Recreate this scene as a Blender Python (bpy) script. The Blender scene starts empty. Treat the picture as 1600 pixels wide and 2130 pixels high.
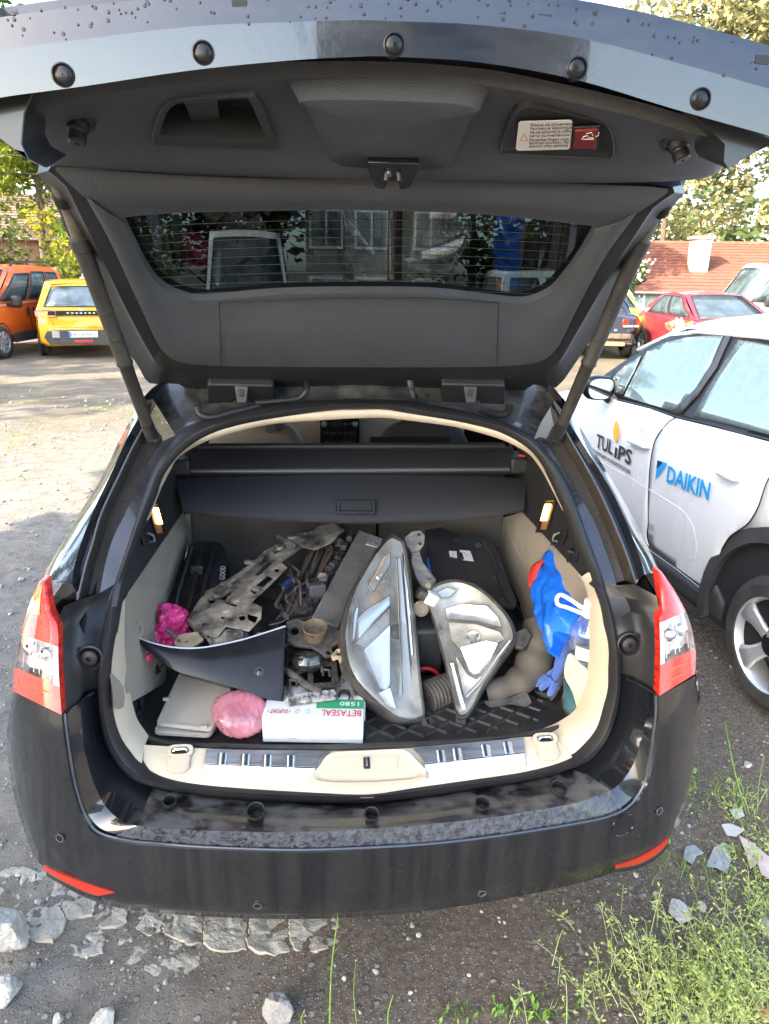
import bpy, bmesh, math, random
from mathutils import Vector, Matrix, noise
from mathutils.geometry import tessellate_polygon
R = math.radians
V = Vector
SC = bpy.context.scene
COL = SC.collection
random.seed(7)

# ------------------------------------------------------------ camera, sky, sun, exposure
PW, PH, PF = 1600.0, 2130.0, 1518.926
CAM = V((-0.1033, -1.3154, 1.7621))
YAW, PIT, ROL = R(5.078), R(-18.263), R(1.013)
FWD = V((math.sin(YAW)*math.cos(PIT), math.cos(YAW)*math.cos(PIT), math.sin(PIT)))
_r = V((math.cos(YAW), -math.sin(YAW), 0)); _u = _r.cross(FWD)
RGT = _r*math.cos(ROL)+_u*math.sin(ROL); UPV = _u*math.cos(ROL)-_r*math.sin(ROL)
cd = bpy.data.cameras.new('camera'); cam = bpy.data.objects.new('camera', cd); COL.objects.link(cam)
cd.sensor_fit = 'VERTICAL'; cd.sensor_height = 36.0; cd.lens = 36.0*PF/PH
cd.clip_start = 0.02; cd.clip_end = 2000
m3 = Matrix((RGT, UPV, -FWD)).transposed().to_4x4(); m3.translation = CAM
cam.matrix_world = m3
SC.camera = cam
SUN_AZ, SUN_EL = R(237), R(33)          # compass style: 0 = +y, 90 = +x
wd = bpy.data.worlds.new('World'); SC.world = wd; wd.use_nodes = True
wn = wd.node_tree.nodes; bg = wn['Background']
sk = wn.new('ShaderNodeTexSky'); sk.sky_type = 'NISHITA'; sk.sun_disc = False
sk.sun_elevation = SUN_EL; sk.sun_rotation = SUN_AZ; sk.air_density = 0.7; sk.dust_density = 1.6; sk.ozone_density = 0.4
wd.node_tree.links.new(sk.outputs[0], bg.inputs[0]); bg.inputs[1].default_value = 0.15
sl = bpy.data.lights.new('sun', 'SUN'); so = bpy.data.objects.new('sun', sl); COL.objects.link(so)
sl.energy = 2.0; sl.angle = R(0.55); sl.color = (1.0, 0.93, 0.80)
sdir = V((math.sin(SUN_AZ)*math.cos(SUN_EL), math.cos(SUN_AZ)*math.cos(SUN_EL), math.sin(SUN_EL)))
so.rotation_euler = sdir.to_track_quat('Z', 'Y').to_euler(); so.location = sdir*40
SC.view_settings.view_transform = 'Standard'; SC.view_settings.look = 'None'
SC.view_settings.exposure = 3.35; SC.view_settings.gamma = 1.0; SC.view_settings.use_curve_mapping = False
SC.view_settings.use_white_balance = True; SC.view_settings.white_balance_temperature = 7200; SC.view_settings.white_balance_tint = 6
SC.render.engine = 'CYCLES'; SC.cycles.use_denoising = True
SC.cycles.max_bounces = 10; SC.cycles.transparent_max_bounces = 24; SC.cycles.transmission_bounces = 8; SC.cycles.glossy_bounces = 5
SC.cycles.caustics_reflective = False; SC.cycles.caustics_refractive = False

# ------------------------------------------------------------ from a photo pixel to a place at a known depth
def ray(px, py): return FWD+RGT*((px-PW/2)/PF)+UPV*((PH/2-py)/PF)
def Uz(px, py, z): d = ray(px, py); return CAM+d*((z-CAM.z)/d.z)
def Uy(px, py, y): d = ray(px, py); return CAM+d*((y-CAM.y)/d.y)
def Ux(px, py, x): d = ray(px, py); return CAM+d*((x-CAM.x)/d.x)
def Upl(px, py, p, n): d = ray(px, py); return CAM+d*((V(p)-CAM).dot(n)/d.dot(n))
def Us(px, py, S, off=0.0):             # surface y = S(x, z); a ray that only grazes it takes the nearest point
    d = ray(px, py); d = d/d.y
    best, bt, a, b = -9, .4, None, None
    for i in range(130):
        t = .4+i*.025; p = CAM+d*t; q = p.y-S(p.x, p.z)-off
        if q > 0: a, b = t-.025, t; break
        if q > best: best, bt = q, t
        elif q < best-.004 and best > -.12: return CAM+d*bt
    if a is None: return CAM+d*bt
    for _ in range(30):
        t = (a+b)/2; p = CAM+d*t
        if p.y-S(p.x, p.z)-off > 0: b = t
        else: a = t
    return CAM+d*b
def proj(p):
    d = V(p)-CAM; z = d.dot(FWD); return PW/2+PF*d.dot(RGT)/z, PH/2-PF*d.dot(UPV)/z
def inpoly(x, y, L):
    r = False; j = len(L)-1
    for i in range(len(L)):
        if (L[i][1] > y) != (L[j][1] > y) and x < (L[j][0]-L[i][0])*(y-L[i][1])/(L[j][1]-L[i][1])+L[i][0]: r = not r
        j = i
    return r
class Pl:                               # plane through three photo points of known depth y
    def __init__(s, *a):
        if len(a) == 3:
            q = [Uy(*t) for t in a]; s.p = q[0]; s.n = (q[1]-q[0]).cross(q[2]-q[0]).normalized()
            if s.n.dot(ray(a[0][0], a[0][1])) > 0: s.n = -s.n
        else: s.p, s.n = V(a[0]), V(a[1]).normalized()
    def __call__(s, px, py, off=0.0): return Upl(px, py, s.p+s.n*off, s.n)
def lerp(a, b, t): return a+(b-a)*t
def itp(x, tab):
    if x <= tab[0][0]: return tab[0][1]
    for (a, fa), (b, fb) in zip(tab, tab[1:]):
        if x <= b: return fa+(fb-fa)*(x-a)/(b-a)
    return tab[-1][1]
def rs(pts, k=4, closed=False):         # Catmull-Rom, k steps for each span
    P = [V(p) for p in pts]; n = len(P); out = []
    for i in range(n if closed else n-1):
        if closed: p0, p1, p2, p3 = P[i-1], P[i], P[(i+1) % n], P[(i+2) % n]
        else: p0, p1, p2, p3 = P[max(i-1, 0)], P[i], P[i+1], P[min(i+2, n-1)]
        for j in range(k):
            t = j/k
            out.append(0.5*((2*p1)+(p2-p0)*t+(2*p0-5*p1+4*p2-p3)*t*t+(3*p1-p0-3*p2+p3)*t*t*t))
    if not closed: out.append(P[-1])
    return out
def even(pts, n, closed=False):         # n points evenly along a line
    P = [V(p) for p in pts]
    if closed: P = P+[P[0]]
    L = [0.0]
    for a, b in zip(P, P[1:]): L.append(L[-1]+(b-a).length)
    out = []; m = n if closed else n-1
    for i in range(n):
        s = L[-1]*i/m; j = 0
        while j < len(L)-2 and L[j+1] < s: j += 1
        d = L[j+1]-L[j]; out.append(P[j].lerp(P[j+1], (s-L[j])/d if d else 0))
    return out

# ------------------------------------------------------------ materials
MT = {}
def mat(name, col=(.5, .5, .5), rough=.5, metal=0., coat=0., var=0., vs=8., bump=0., bs=60., dust=None, spec=.5, emis=None, es=1., alpha=1., trans=0., ior=1.45, stretch=None, col2=None, sheen=0., crough=.04):
    """procedural Principled; var: brightness variation, col2: second colour mixed by noise, dust=(colour, amount, scale, sharpness[, stretch])"""
    if name in MT: return MT[name]
    m = bpy.data.materials.new(name); m.use_nodes = True; MT[name] = m
    nt = m.node_tree; N = nt.nodes; L = nt.links; b = N['Principled BSDF']
    c4 = (*col, 1); b.inputs['Base Color'].default_value = c4; b.inputs['Roughness'].default_value = rough
    b.inputs['Metallic'].default_value = metal; b.inputs['Coat Weight'].default_value = coat; b.inputs['Coat Roughness'].default_value = crough
    b.inputs['Specular IOR Level'].default_value = spec; b.inputs['Transmission Weight'].default_value = trans; b.inputs['IOR'].default_value = ior
    b.inputs['Alpha'].default_value = alpha; b.inputs['Sheen Weight'].default_value = sheen
    if emis: b.inputs['Emission Color'].default_value = (*emis, 1); b.inputs['Emission Strength'].default_value = es
    if not (var or bump or dust or col2): return m
    tc = N.new('ShaderNodeTexCoord').outputs['Object']
    def mp(st):
        if not st: return tc
        q = N.new('ShaderNodeMapping'); q.inputs['Scale'].default_value = st; L.new(tc, q.inputs['Vector']); return q.outputs[0]
    def noi(scale, det=5., st=None, r=.6):
        q = N.new('ShaderNodeTexNoise'); q.inputs['Scale'].default_value = scale; q.inputs['Detail'].default_value = det; q.inputs['Roughness'].default_value = r
        L.new(mp(st), q.inputs['Vector']); return q.outputs['Fac']
    cur = None
    if var or col2:
        r = N.new('ShaderNodeValToRGB'); L.new(noi(vs, 6., stretch), r.inputs[0])
        a = col2 or tuple(min(1, x*(1+var)) for x in col); z = col if col2 else tuple(x*(1-var) for x in col)
        r.color_ramp.elements[0].position = .35; r.color_ramp.elements[1].position = .65
        r.color_ramp.elements[0].color = (*z, 1); r.color_ramp.elements[1].color = (*a, 1); cur = r.outputs[0]; L.new(cur, b.inputs['Base Color'])
    if dust:
        dc, amt, ds, sh = dust[:4]; st = dust[4] if len(dust) > 4 else None
        r = N.new('ShaderNodeMapRange'); r.inputs['From Min'].default_value = .5-sh; r.inputs['From Max'].default_value = .5+sh; r.inputs['To Max'].default_value = amt
        L.new(noi(ds, 8., st, .65), r.inputs['Value'])
        x = N.new('ShaderNodeMix'); x.data_type = 'RGBA'; L.new(r.outputs[0], x.inputs['Factor'])
        x.inputs[6].default_value = c4; x.inputs[7].default_value = (*dc, 1)
        if cur: L.new(cur, x.inputs[6])
        L.new(x.outputs[2], b.inputs['Base Color'])
        y = N.new('ShaderNodeMapRange'); y.inputs['To Min'].default_value = rough; y.inputs['To Max'].default_value = .85; L.new(r.outputs[0], y.inputs['Value']); L.new(y.outputs[0], b.inputs['Roughness'])
        if coat:
            z = N.new('ShaderNodeMapRange'); z.inputs['To Min'].default_value = coat; z.inputs['To Max'].default_value = 0; L.new(r.outputs[0], z.inputs['Value']); L.new(z.outputs[0], b.inputs['Coat Weight'])
        if metal:
            z = N.new('ShaderNodeMapRange'); z.inputs['To Min'].default_value = metal; z.inputs['To Max'].default_value = 0; L.new(r.outputs[0], z.inputs['Value']); L.new(z.outputs[0], b.inputs['Metallic'])
    if bump:
        q = N.new('ShaderNodeBump'); q.inputs['Strength'].default_value = bump; q.inputs['Distance'].default_value = .01
        L.new(noi(bs, 6., stretch), q.inputs['Height']); L.new(q.outputs[0], b.inputs['Normal'])
    return m

def thin_glass(name, tint, ior=1.45, rough=.02, haze=None):
    """one sheet of glass: tinted see-through plus mirror by Fresnel on both faces; haze=(colour, low, high, scale) adds a dull film"""
    m = bpy.data.materials.new(name); m.use_nodes = True; N = m.node_tree.nodes; L = m.node_tree.links; N.remove(N['Principled BSDF']); MT[name] = m
    t = N.new('ShaderNodeBsdfTransparent'); t.inputs[0].default_value = (*tint, 1); g = N.new('ShaderNodeBsdfGlossy'); g.inputs['Roughness'].default_value = rough
    ge = N.new('ShaderNodeNewGeometry'); r = N.new('ShaderNodeMapRange'); r.inputs['To Min'].default_value = ior; r.inputs['To Max'].default_value = 1/ior; L.new(ge.outputs['Backfacing'], r.inputs[0])
    f = N.new('ShaderNodeFresnel'); L.new(r.outputs[0], f.inputs[0]); x = N.new('ShaderNodeMixShader'); a = t.outputs[0]
    if haze:
        c, lo, hi, sc = haze; d = N.new('ShaderNodeBsdfDiffuse'); d.inputs[0].default_value = (*c, 1); n = N.new('ShaderNodeTexNoise'); n.inputs['Scale'].default_value = sc; n.inputs['Detail'].default_value = 8
        tc = N.new('ShaderNodeTexCoord'); L.new(tc.outputs['Object'], n.inputs['Vector']); q = N.new('ShaderNodeMapRange'); q.inputs['From Min'].default_value = .42; q.inputs['From Max'].default_value = .72; q.inputs['To Min'].default_value = lo; q.inputs['To Max'].default_value = hi; L.new(n.outputs[0], q.inputs[0])
        y = N.new('ShaderNodeMixShader'); L.new(q.outputs[0], y.inputs[0]); L.new(t.outputs[0], y.inputs[1]); L.new(d.outputs[0], y.inputs[2]); a = y.outputs[0]
    L.new(f.outputs[0], x.inputs[0]); L.new(a, x.inputs[1]); L.new(g.outputs[0], x.inputs[2]); L.new(x.outputs[0], N['Material Output'].inputs[0]); return m

# ------------------------------------------------------------ meshes and objects
ORG = {}
def tag(o, label=None, cat=None, group=None, kind=None):
    if label: o['label'] = label
    if cat: o['category'] = cat
    if group: o['group'] = group
    if kind: o['kind'] = kind
    return o
def root(name, loc, label, cat, group=None, rz=0., tilt=None):
    o = bpy.data.objects.new(name, None); COL.objects.link(o); o.location = loc; o.empty_display_size = .1
    if rz or tilt: o.rotation_euler = (*(tilt or (0, 0)), rz)
    ORG[o.name] = V((0, 0, 0)) if rz or tilt else V(loc)
    return tag(o, label, cat, group)
def local(name, loc, label, cat, group=None, rz=0.):   # a thing built in its own axes
    o = root(name, loc, label, cat, group, rz); o.rotation_euler = (0, 0, rz); ORG[o.name] = V((0, 0, 0)); return o
class G:                                # geometry under construction: vertices, faces and a material slot for each face
    def __init__(s): s.v = []; s.f = []; s.m = []; s.cur = 0
    def add(s, vs, fs):
        o = len(s.v); s.v += [V(v) for v in vs]; s.f += [tuple(i+o for i in f) for f in fs]; s.m += [s.cur]*len(fs); return s
    def slot(s, i): s.cur = i; return s
    def loft(s, rings, closed=False, cap=False):
        n = len(rings[0]); vs = [p for r in rings for p in r]; fs = []
        for i in range(len(rings)-1):
            for j in range(n if closed else n-1):
                k = (j+1) % n; fs.append((i*n+j, i*n+k, (i+1)*n+k, (i+1)*n+j))
        if cap: fs.append(tuple(range(n))[::-1]); fs.append(tuple((len(rings)-1)*n+j for j in range(n)))
        return s.add(vs, fs)
    def tube(s, pts, r, n=8, cap=True):
        P = [V(p) for p in pts]; rings = []; t0 = (P[1]-P[0]).normalized()
        a = t0.orthogonal().normalized()
        for i, p in enumerate(P):
            t = (P[min(i+1, len(P)-1)]-P[max(i-1, 0)]).normalized()
            a = (a-t*a.dot(t)).normalized(); b = t.cross(a); rr = r[i] if isinstance(r, (list, tuple)) else r
            rings.append([p+(a*math.cos(2*math.pi*k/n)+b*math.sin(2*math.pi*k/n))*rr for k in range(n)])
        return s.loft(rings, True, cap)
    def lathe(s, o, ax, prof, n=20, cap=True):   # prof: (radius, height along ax)
        o = V(o); ax = V(ax).normalized(); a = ax.orthogonal().normalized(); b = ax.cross(a)
        return s.loft([[o+ax*h+(a*math.cos(2*math.pi*k/n)+b*math.sin(2*math.pi*k/n))*r for k in range(n)] for r, h in prof], True, cap)
    def prism(s, pts, ext, inset=0.):    # closed polygon pushed along ext
        P = [V(p) for p in pts]; n = len(P); e = V(ext)
        if inset:
            c = sum(P, V())/n; Q = [p+(c-p).normalized()*inset+e for p in P]; P2 = [p+e*.6 for p in P]
            rings = [P, P2, Q]
        else: rings = [P, [p+e for p in P]]
        vs = [p for r in rings for p in r]; fs = []
        for i in range(len(rings)-1):
            for j in range(n): k = (j+1) % n; fs.append((i*n+j, i*n+k, (i+1)*n+k, (i+1)*n+j))
        t = tessellate_polygon([P]); base = (len(rings)-1)*n
        fs += [tuple(q) for q in t]; fs += [tuple(base+i for i in q)[::-1] for q in t]
        return s.add(vs, fs)
    def box(s, c, sz, rot=None):
        c = V(c); x, y, z = [q/2 for q in sz]; vs = [V((i*x, j*y, k*z)) for i in (-1, 1) for j in (-1, 1) for k in (-1, 1)]
        if rot is not None: vs = [rot @ v for v in vs]
        return s.add([c+v for v in vs], [(0, 1, 3, 2), (4, 6, 7, 5), (0, 4, 5, 1), (2, 3, 7, 6), (0, 2, 6, 4), (1, 5, 7, 3)])
def M(name, g, m, parent=None, smooth=True, bevel=0., solid=0., sub=0, label=None, cat=None, group=None, kind=None, loc=None, ang=35., seg=2, soff=-1):
    """one mesh object from G"""
    o0 = ORG[parent.name] if parent else V(loc) if loc is not None else V((0, 0, 0))
    me = bpy.data.meshes.new(name); me.from_pydata([v-o0 for v in g.v], [], g.f)
    ms = m if isinstance(m, (list, tuple)) else [m]
    for q in ms: me.materials.append(q)
    if len(ms) > 1:
        for p, i in zip(me.polygons, g.m): p.material_index = i
    bm = bmesh.new(); bm.from_mesh(me); bmesh.ops.remove_doubles(bm, verts=bm.verts, dist=1e-6)
    bmesh.ops.recalc_face_normals(bm, faces=bm.faces); bm.to_mesh(me); bm.free()
    o = bpy.data.objects.new(name, me); COL.objects.link(o)
    if parent: o.parent = parent
    elif loc is not None: o.location = loc
    ORG[o.name] = o0
    if solid: q = o.modifiers.new('solid', 'SOLIDIFY'); q.thickness = solid; q.offset = soff
    if bevel: q = o.modifiers.new('bevel', 'BEVEL'); q.width = bevel; q.segments = seg; q.limit_method = 'ANGLE'; q.angle_limit = R(30)
    if sub: q = o.modifiers.new('sub', 'SUBSURF'); q.levels = sub; q.render_levels = sub
    if smooth:
        me.polygons.foreach_set('use_smooth', [True]*len(me.polygons))
        if not sub: me.set_sharp_from_angle(angle=R(ang))
    return tag(o, label, cat, group, kind)
def text(name, s, size, o, xa, ya, m, parent, ext=.0006, shear=0., sx=1., bold=0., maxw=None):
    """flat lettering on a surface: o origin (lower left), xa / ya axes of the surface"""
    cu = bpy.data.curves.new(name, 'FONT'); cu.body = s; cu.size = size; cu.extrude = ext; cu.shear = shear; cu.offset = bold; cu.resolution_u = 2
    t = bpy.data.objects.new(name, cu); COL.objects.link(t)
    me = bpy.data.meshes.new_from_object(t); bpy.data.objects.remove(t); bpy.data.curves.remove(cu)
    w_ = max(v.co.x for v in me.vertices)*sx
    if maxw and w_ > maxw: sx *= maxw/w_
    xa = V(xa).normalized(); ya = V(ya).normalized(); za = xa.cross(ya)
    for v in me.vertices: c = v.co.copy(); v.co = V(o)+xa*c.x*sx+ya*c.y+za*c.z-ORG[parent.name]
    me.materials.clear(); me.materials.append(m)
    ob = bpy.data.objects.new(name, me); COL.objects.link(ob); ob.parent = parent; ORG[ob.name] = ORG[parent.name]
    return ob
def copy_tree(o, parent=None):
    c = o.copy(); COL.objects.link(c); c.parent = parent; ORG[c.name] = ORG[o.name]
    for ch in o.children: copy_tree(ch, c)
    return c
def nz(p, s=1.): return noise.noise(V(p)*s)
# ------------------------------------------------------------ materials used widely
PAINT = mat('black_paint', (.006, .007, .010), .16, 0, .9, dust=((.16, .145, .125), .02, 7., .25), crough=.03)
PAINTD = mat('dirty_black_paint', (.006, .007, .009), .14, 0, 1., dust=((.22, .20, .17), .05, 1., .10, (30, 30, 2.)), crough=.02)
PLAS = mat('black_plastic', (.019, .019, .021), .48, bump=.15, bs=300, var=.2, vs=3.)
TRIM = mat('grained_grey_trim', (.056, .063, .074), .52, bump=.45, bs=420, var=.10, vs=4., dust=((.16, .155, .15), .05, 5., .3))
RUB = mat('rubber', (.012, .012, .013), .45, bump=.1, bs=90, dust=((.12, .11, .10), .06, 12., .25))
CREAM = mat('cream_plastic', (.50, .42, .31), .45, var=.05, vs=4., bump=.12, bs=400, dust=((.33, .27, .2), .18, 6., .25))
CARPET = mat('cream_carpet', (.245, .185, .115), .95, var=.12, vs=7., bump=.7, bs=500, sheen=.3, dust=((.26, .21, .15), .35, 4., .3))
CHROME = mat('brushed_steel', (.74, .74, .74), .22, 1., var=.06, vs=30., stretch=(.3, 8, 8))
DARKM = mat('dark_metal', (.05, .05, .052), .4, .8, dust=((.15, .13, .11), .4, 30., .2))
SILV = mat('silver_plastic', (.55, .56, .57), .3, .75)
WHITE = mat('white_print', (.78, .78, .76), .6)
CGL = mat('car_glass', (.10, .13, .14), .03, 0, .0, spec=.9, var=.4, vs=3.)
CGLB = mat('bright_car_glass', (.06, .08, .09), .05, .1, .0, spec=.6, var=.35, vs=2.5)
CBK = mat('car_black_trim', (.016, .016, .017), .5); CCL = mat('cladding', (.028, .029, .031), .6, dust=((.16, .145, .13), .3, 6., .25))
BLACKP = mat('black_print', (.015, .015, .016), .6)

# ------------------------------------------------------------ ground
def gmat():
    m = bpy.data.materials.new('lot_ground'); m.use_nodes = True; nt = m.node_tree; N = nt.nodes; L = nt.links; b = N['Principled BSDF']
    tc = N.new('ShaderNodeTexCoord').outputs['Object']
    def noi(s, d=6., r=.6):
        q = N.new('ShaderNodeTexNoise'); q.inputs['Scale'].default_value = s; q.inputs['Detail'].default_value = d; q.inputs['Roughness'].default_value = r; L.new(tc, q.inputs['Vector']); return q.outputs['Fac']
    def rng(v, a, z):
        q = N.new('ShaderNodeMapRange'); q.inputs['From Min'].default_value = a; q.inputs['From Max'].default_value = z; L.new(v, q.inputs['Value']); return q.outputs[0]
    def mix(f, a, z):
        q = N.new('ShaderNodeMix'); q.data_type = 'RGBA'; L.new(f, q.inputs['Factor'])
        for i, c in ((6, a), (7, z)):
            if isinstance(c, tuple): q.inputs[i].default_value = (*c, 1)
            else: L.new(c, q.inputs[i])
        return q.outputs[2]
    # damp dark soil near the car, pale dry gravel to the left and ahead
    sep = N.new('ShaderNodeSeparateXYZ'); L.new(tc, sep.inputs[0])
    md = N.new('ShaderNodeMath'); md.operation = 'MULTIPLY_ADD'; L.new(sep.outputs['X'], md.inputs[0]); md.inputs[1].default_value = -.55; md.inputs[2].default_value = -.05
    md2 = N.new('ShaderNodeMath'); md2.operation = 'MULTIPLY_ADD'; L.new(sep.outputs['Y'], md2.inputs[0]); md2.inputs[1].default_value = .16; L.new(md.outputs[0], md2.inputs[2])
    md3 = N.new('ShaderNodeMath'); md3.operation = 'MULTIPLY_ADD'; L.new(noi(2.2), md3.inputs[0]); md3.inputs[1].default_value = 1.1; L.new(md2.outputs[0], md3.inputs[2])
    dry = rng(md3.outputs[0], .62, 1.15)
    soil = mix(rng(noi(55., 9., .7), .38, .62), (.105, .079, .057), (.215, .168, .126))
    grav = mix(rng(noi(9., 9., .7), .36, .64), (.165, .145, .122), (.30, .268, .228))
    c = mix(dry, soil, grav)
    vo = N.new('ShaderNodeTexVoronoi'); vo.inputs['Scale'].default_value = 150.; L.new(tc, vo.inputs['Vector'])
    vo2 = N.new('ShaderNodeTexVoronoi'); vo2.inputs['Scale'].default_value = 42.; L.new(tc, vo2.inputs['Vector'])
    sepc = N.new('ShaderNodeSeparateColor'); L.new(vo.outputs['Color'], sepc.inputs[0])
    stone = N.new('ShaderNodeMath'); stone.operation = 'MULTIPLY'; L.new(rng(sepc.outputs[0], .60, .64), stone.inputs[0]); L.new(rng(vo.outputs['Distance'], .5, .3), stone.inputs[1])
    c = mix(stone.outputs[0], c, mix(sepc.outputs[1], (.15, .145, .135), (.45, .43, .40)))
    sepd = N.new('ShaderNodeSeparateColor'); L.new(vo2.outputs['Color'], sepd.inputs[0])
    st2 = N.new('ShaderNodeMath'); st2.operation = 'MULTIPLY'; L.new(rng(sepd.outputs[0], .82, .86), st2.inputs[0]); L.new(rng(vo2.outputs['Distance'], .45, .25), st2.inputs[1])
    c = mix(st2.outputs[0], c, mix(sepd.outputs[1], (.12, .115, .10), (.40, .38, .35)))
    # dry grass colour in patches farther off
    far = rng(sep.outputs['Y'], 4., 9.)
    gp = N.new('ShaderNodeMath'); gp.operation = 'MULTIPLY'; L.new(far, gp.inputs[0]); L.new(rng(noi(.8, 8.), .5, .62), gp.inputs[1])
    c = mix(gp.outputs[0], c, (.15, .125, .06))
    fd = N.new('ShaderNodeMath'); fd.operation = 'MULTIPLY'; L.new(far, fd.inputs[0]); fd.inputs[1].default_value = .75
    c = mix(fd.outputs[0], c, mix(rng(noi(1.3, 8.), .35, .65), (.095, .078, .057), (.185, .15, .105)))
    L.new(c, b.inputs['Base Color']); b.inputs['Roughness'].default_value = .95; b.inputs['Specular IOR Level'].default_value = .25
    ad = N.new('ShaderNodeMath'); ad.operation = 'ADD'; L.new(st2.outputs[0], ad.inputs[0]); L.new(stone.outputs[0], ad.inputs[1])
    ad2 = N.new('ShaderNodeMath'); ad2.operation = 'MULTIPLY_ADD'; L.new(noi(230., 8., .75), ad2.inputs[0]); ad2.inputs[1].default_value = .8; L.new(ad.outputs[0], ad2.inputs[2])
    bp = N.new('ShaderNodeBump'); bp.inputs['Strength'].default_value = .9; bp.inputs['Distance'].default_value = .012; L.new(ad2.outputs[0], bp.inputs['Height']); L.new(bp.outputs[0], b.inputs['Normal'])
    return m
def gz(x, y):                            # gentle unevenness, flat under the wheels
    h = .025*nz((x, y, 0), .9)+.012*nz((x, y, 5), 3.1)+.004*nz((x, y, 9), 11)
    return h-.02
GR = gmat()
g = G()
def axis(lo, hi, fine0, fine1, fs):
    out = []; x = fine0
    while x < fine1: out.append(x); x += fs
    s = fs; x = fine1
    while x < hi: out.append(x); s *= 1.22; x += s
    out.append(hi); s = fs; x = fine0
    while x > lo: s *= 1.22; x -= s; out.append(max(x, lo))
    return sorted(set(out))
gx = axis(-400, 400, -2.6, 2.6, .035); gy = axis(-60, 900, -.35, 3.2, .035)
g.add([(x, y, gz(x, y)) for y in gy for x in gx], [(j*len(gx)+i, j*len(gx)+i+1, (j+1)*len(gx)+i+1, (j+1)*len(gx)+i) for j in range(len(gy)-1) for i in range(len(gx)-1)])
M('ground', g, GR, kind='structure', ang=180)
# ------------------------------------------------------------ the black estate car, tail towards the camera
def Y0(z): return itp(z, [(.28, .03), (.34, 0), (.40, -.012), (.52, -.01), (.58, 0), (.80, .02), (.95, .07), (1.05, .14), (1.2, .33), (1.45, .70), (1.6, .9)])
def bow(x): a = abs(x); return .2*x*x+3.2*max(0, a-.70)**2
def SB(x, z): return Y0(z)+bow(x)
def SA(x, z): return itp(z, [(.50, .155), (.60, .165), (.90, .185), (1.05, .33), (1.405, .765), (1.6, 1.0)])+.10*x*x
WAG = root('black_estate_car', (0, 0, 0), 'dusty black estate car with its tailgate wide open and boot full of car parts', 'car')
BL = [(744, 852), (687, 854), (575, 869), (481, 888), (425, 909), (380, 939), (342, 987), (324, 1032), (303, 1083), (286, 1130), (261, 1204), (250, 1256), (239, 1324), (231, 1380), (230, 1440), (237, 1496), (250, 1537), (269, 1567), (295, 1594), (332, 1611), (419, 1624), (540, 1631), (644, 1635), (763, 1636)]
CL = [(744, 834), (670, 836), (570, 845), (470, 865), (410, 880), (365, 906), (324, 965), (303, 1017), (282, 1081), (262, 1143), (238, 1215), (224, 1262), (213, 1310), (207, 1370), (203, 1430), (207, 1492), (216, 1537), (231, 1571), (257, 1605), (295, 1631), (400, 1652), (540, 1666), (640, 1670), (763, 1671)]
BR = [(744, 852), (800, 852), (852, 860), (965, 879), (1040, 899), (1096, 931), (1130, 969), (1152, 1010), (1182, 1077), (1201, 1130), (1227, 1190), (1241, 1230), (1254, 1275), (1264, 1331), (1267, 1380), (1266, 1432), (1256, 1477), (1241, 1519), (1215, 1554), (1177, 1579), (1095, 1597), (952, 1616), (860, 1626), (763, 1636)]
CR = [(744, 834), (815, 835), (870, 840), (980, 861), (1060, 883), (1111, 912), (1145, 950), (1175, 995), (1201, 1055), (1224, 1119), (1250, 1190), (1262, 1232), (1274, 1272), (1286, 1330), (1292, 1380), (1290, 1444), (1282, 1489), (1267, 1530), (1237, 1575), (1196, 1597), (1121, 1620), (990, 1642), (870, 1660), (763, 1671)]
Bl = BL+BR[-2:0:-1]; Cl = CL+CR[-2:0:-1]
def ring(px, S, off=0., k=4): return rs([Us(x, y, S, off) for x, y in px], k, True)
Cr = ring(Cl, SA); Br = ring(Bl, SA, .012)
# seal: a fat rounded lip that runs all the way round
g = G(); n = len(Cr); rings = []
for a in range(9):
    t = a/8; h = .018*math.sin(math.pi*t)+(.006 if .55 < t < .8 else 0)
    rings.append([Cr[i].lerp(Br[i], t)+V((0, -h, h*.4)) for i in range(n)])
rings.append([p+V((0, .03, 0)) for p in Br])
rings = [[p+V((0, .03, 0)) for p in Cr]]+rings
g.loft(rings, True); SEAL = M('door_seal', g, RUB, WAG, ang=80)
def rows(a, b, n, S=None, sag=0., k=4, offs=None):
    """loft between two pixel curves; intermediate rows drop onto the surface S, sag pushes the middle inwards"""
    out = []
    for i in range(n+1):
        t = i/n; r = []
        for (ax, ay), (bx, by) in zip(a, b):
            p = Us(lerp(ax, bx, t), lerp(ay, by, t), S, (offs(t) if offs else 0)); r.append(p)
        out.append(rs(r, k))
    return out
LIP = [(128, 1488), (133, 1530), (140, 1580), (152, 1640), (172, 1700), (200, 1736), (262, 1753), (330, 1760), (420, 1767), (600, 1773), (750, 1769), (900, 1760), (1050, 1742), (1200, 1718), (1270, 1703), (1315, 1680), (1343, 1640), (1358, 1590), (1366, 1530), (1371, 1490), (1371, 1449)]
OUT = [(30, 1437), (17, 1500), (15, 1560), (26, 1640), (48, 1720), (82, 1795), (150, 1853), (245, 1888), (400, 1905), (600, 1912), (750, 1907), (900, 1893), (1050, 1870), (1200, 1838), (1300, 1806), (1380, 1762), (1425, 1690), (1448, 1610), (1457, 1530), (1457, 1455), (1449, 1405)]
g = G(); rr = rows(LIP, OUT, 10, SB)
def fwd(r, dy, dz=0., sx=1.):            # carry an edge on round the corner, forward along the body
    o = []
    for p in r: w = min(1, max(0, (abs(p.x)-.62)/.2)); o.append(V((p.x*lerp(.97, sx, w), p.y+lerp(.10, dy, w), p.z+lerp(-.03, dz, w))))
    return o
rr.append(fwd(rr[-1], .25, 0, 1.012)); rr.append(fwd(rr[-1], .5, 0, 1.01))
lipin = [p+V((-.012*p.x, .012, -.004)) for p in rr[0]]
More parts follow.
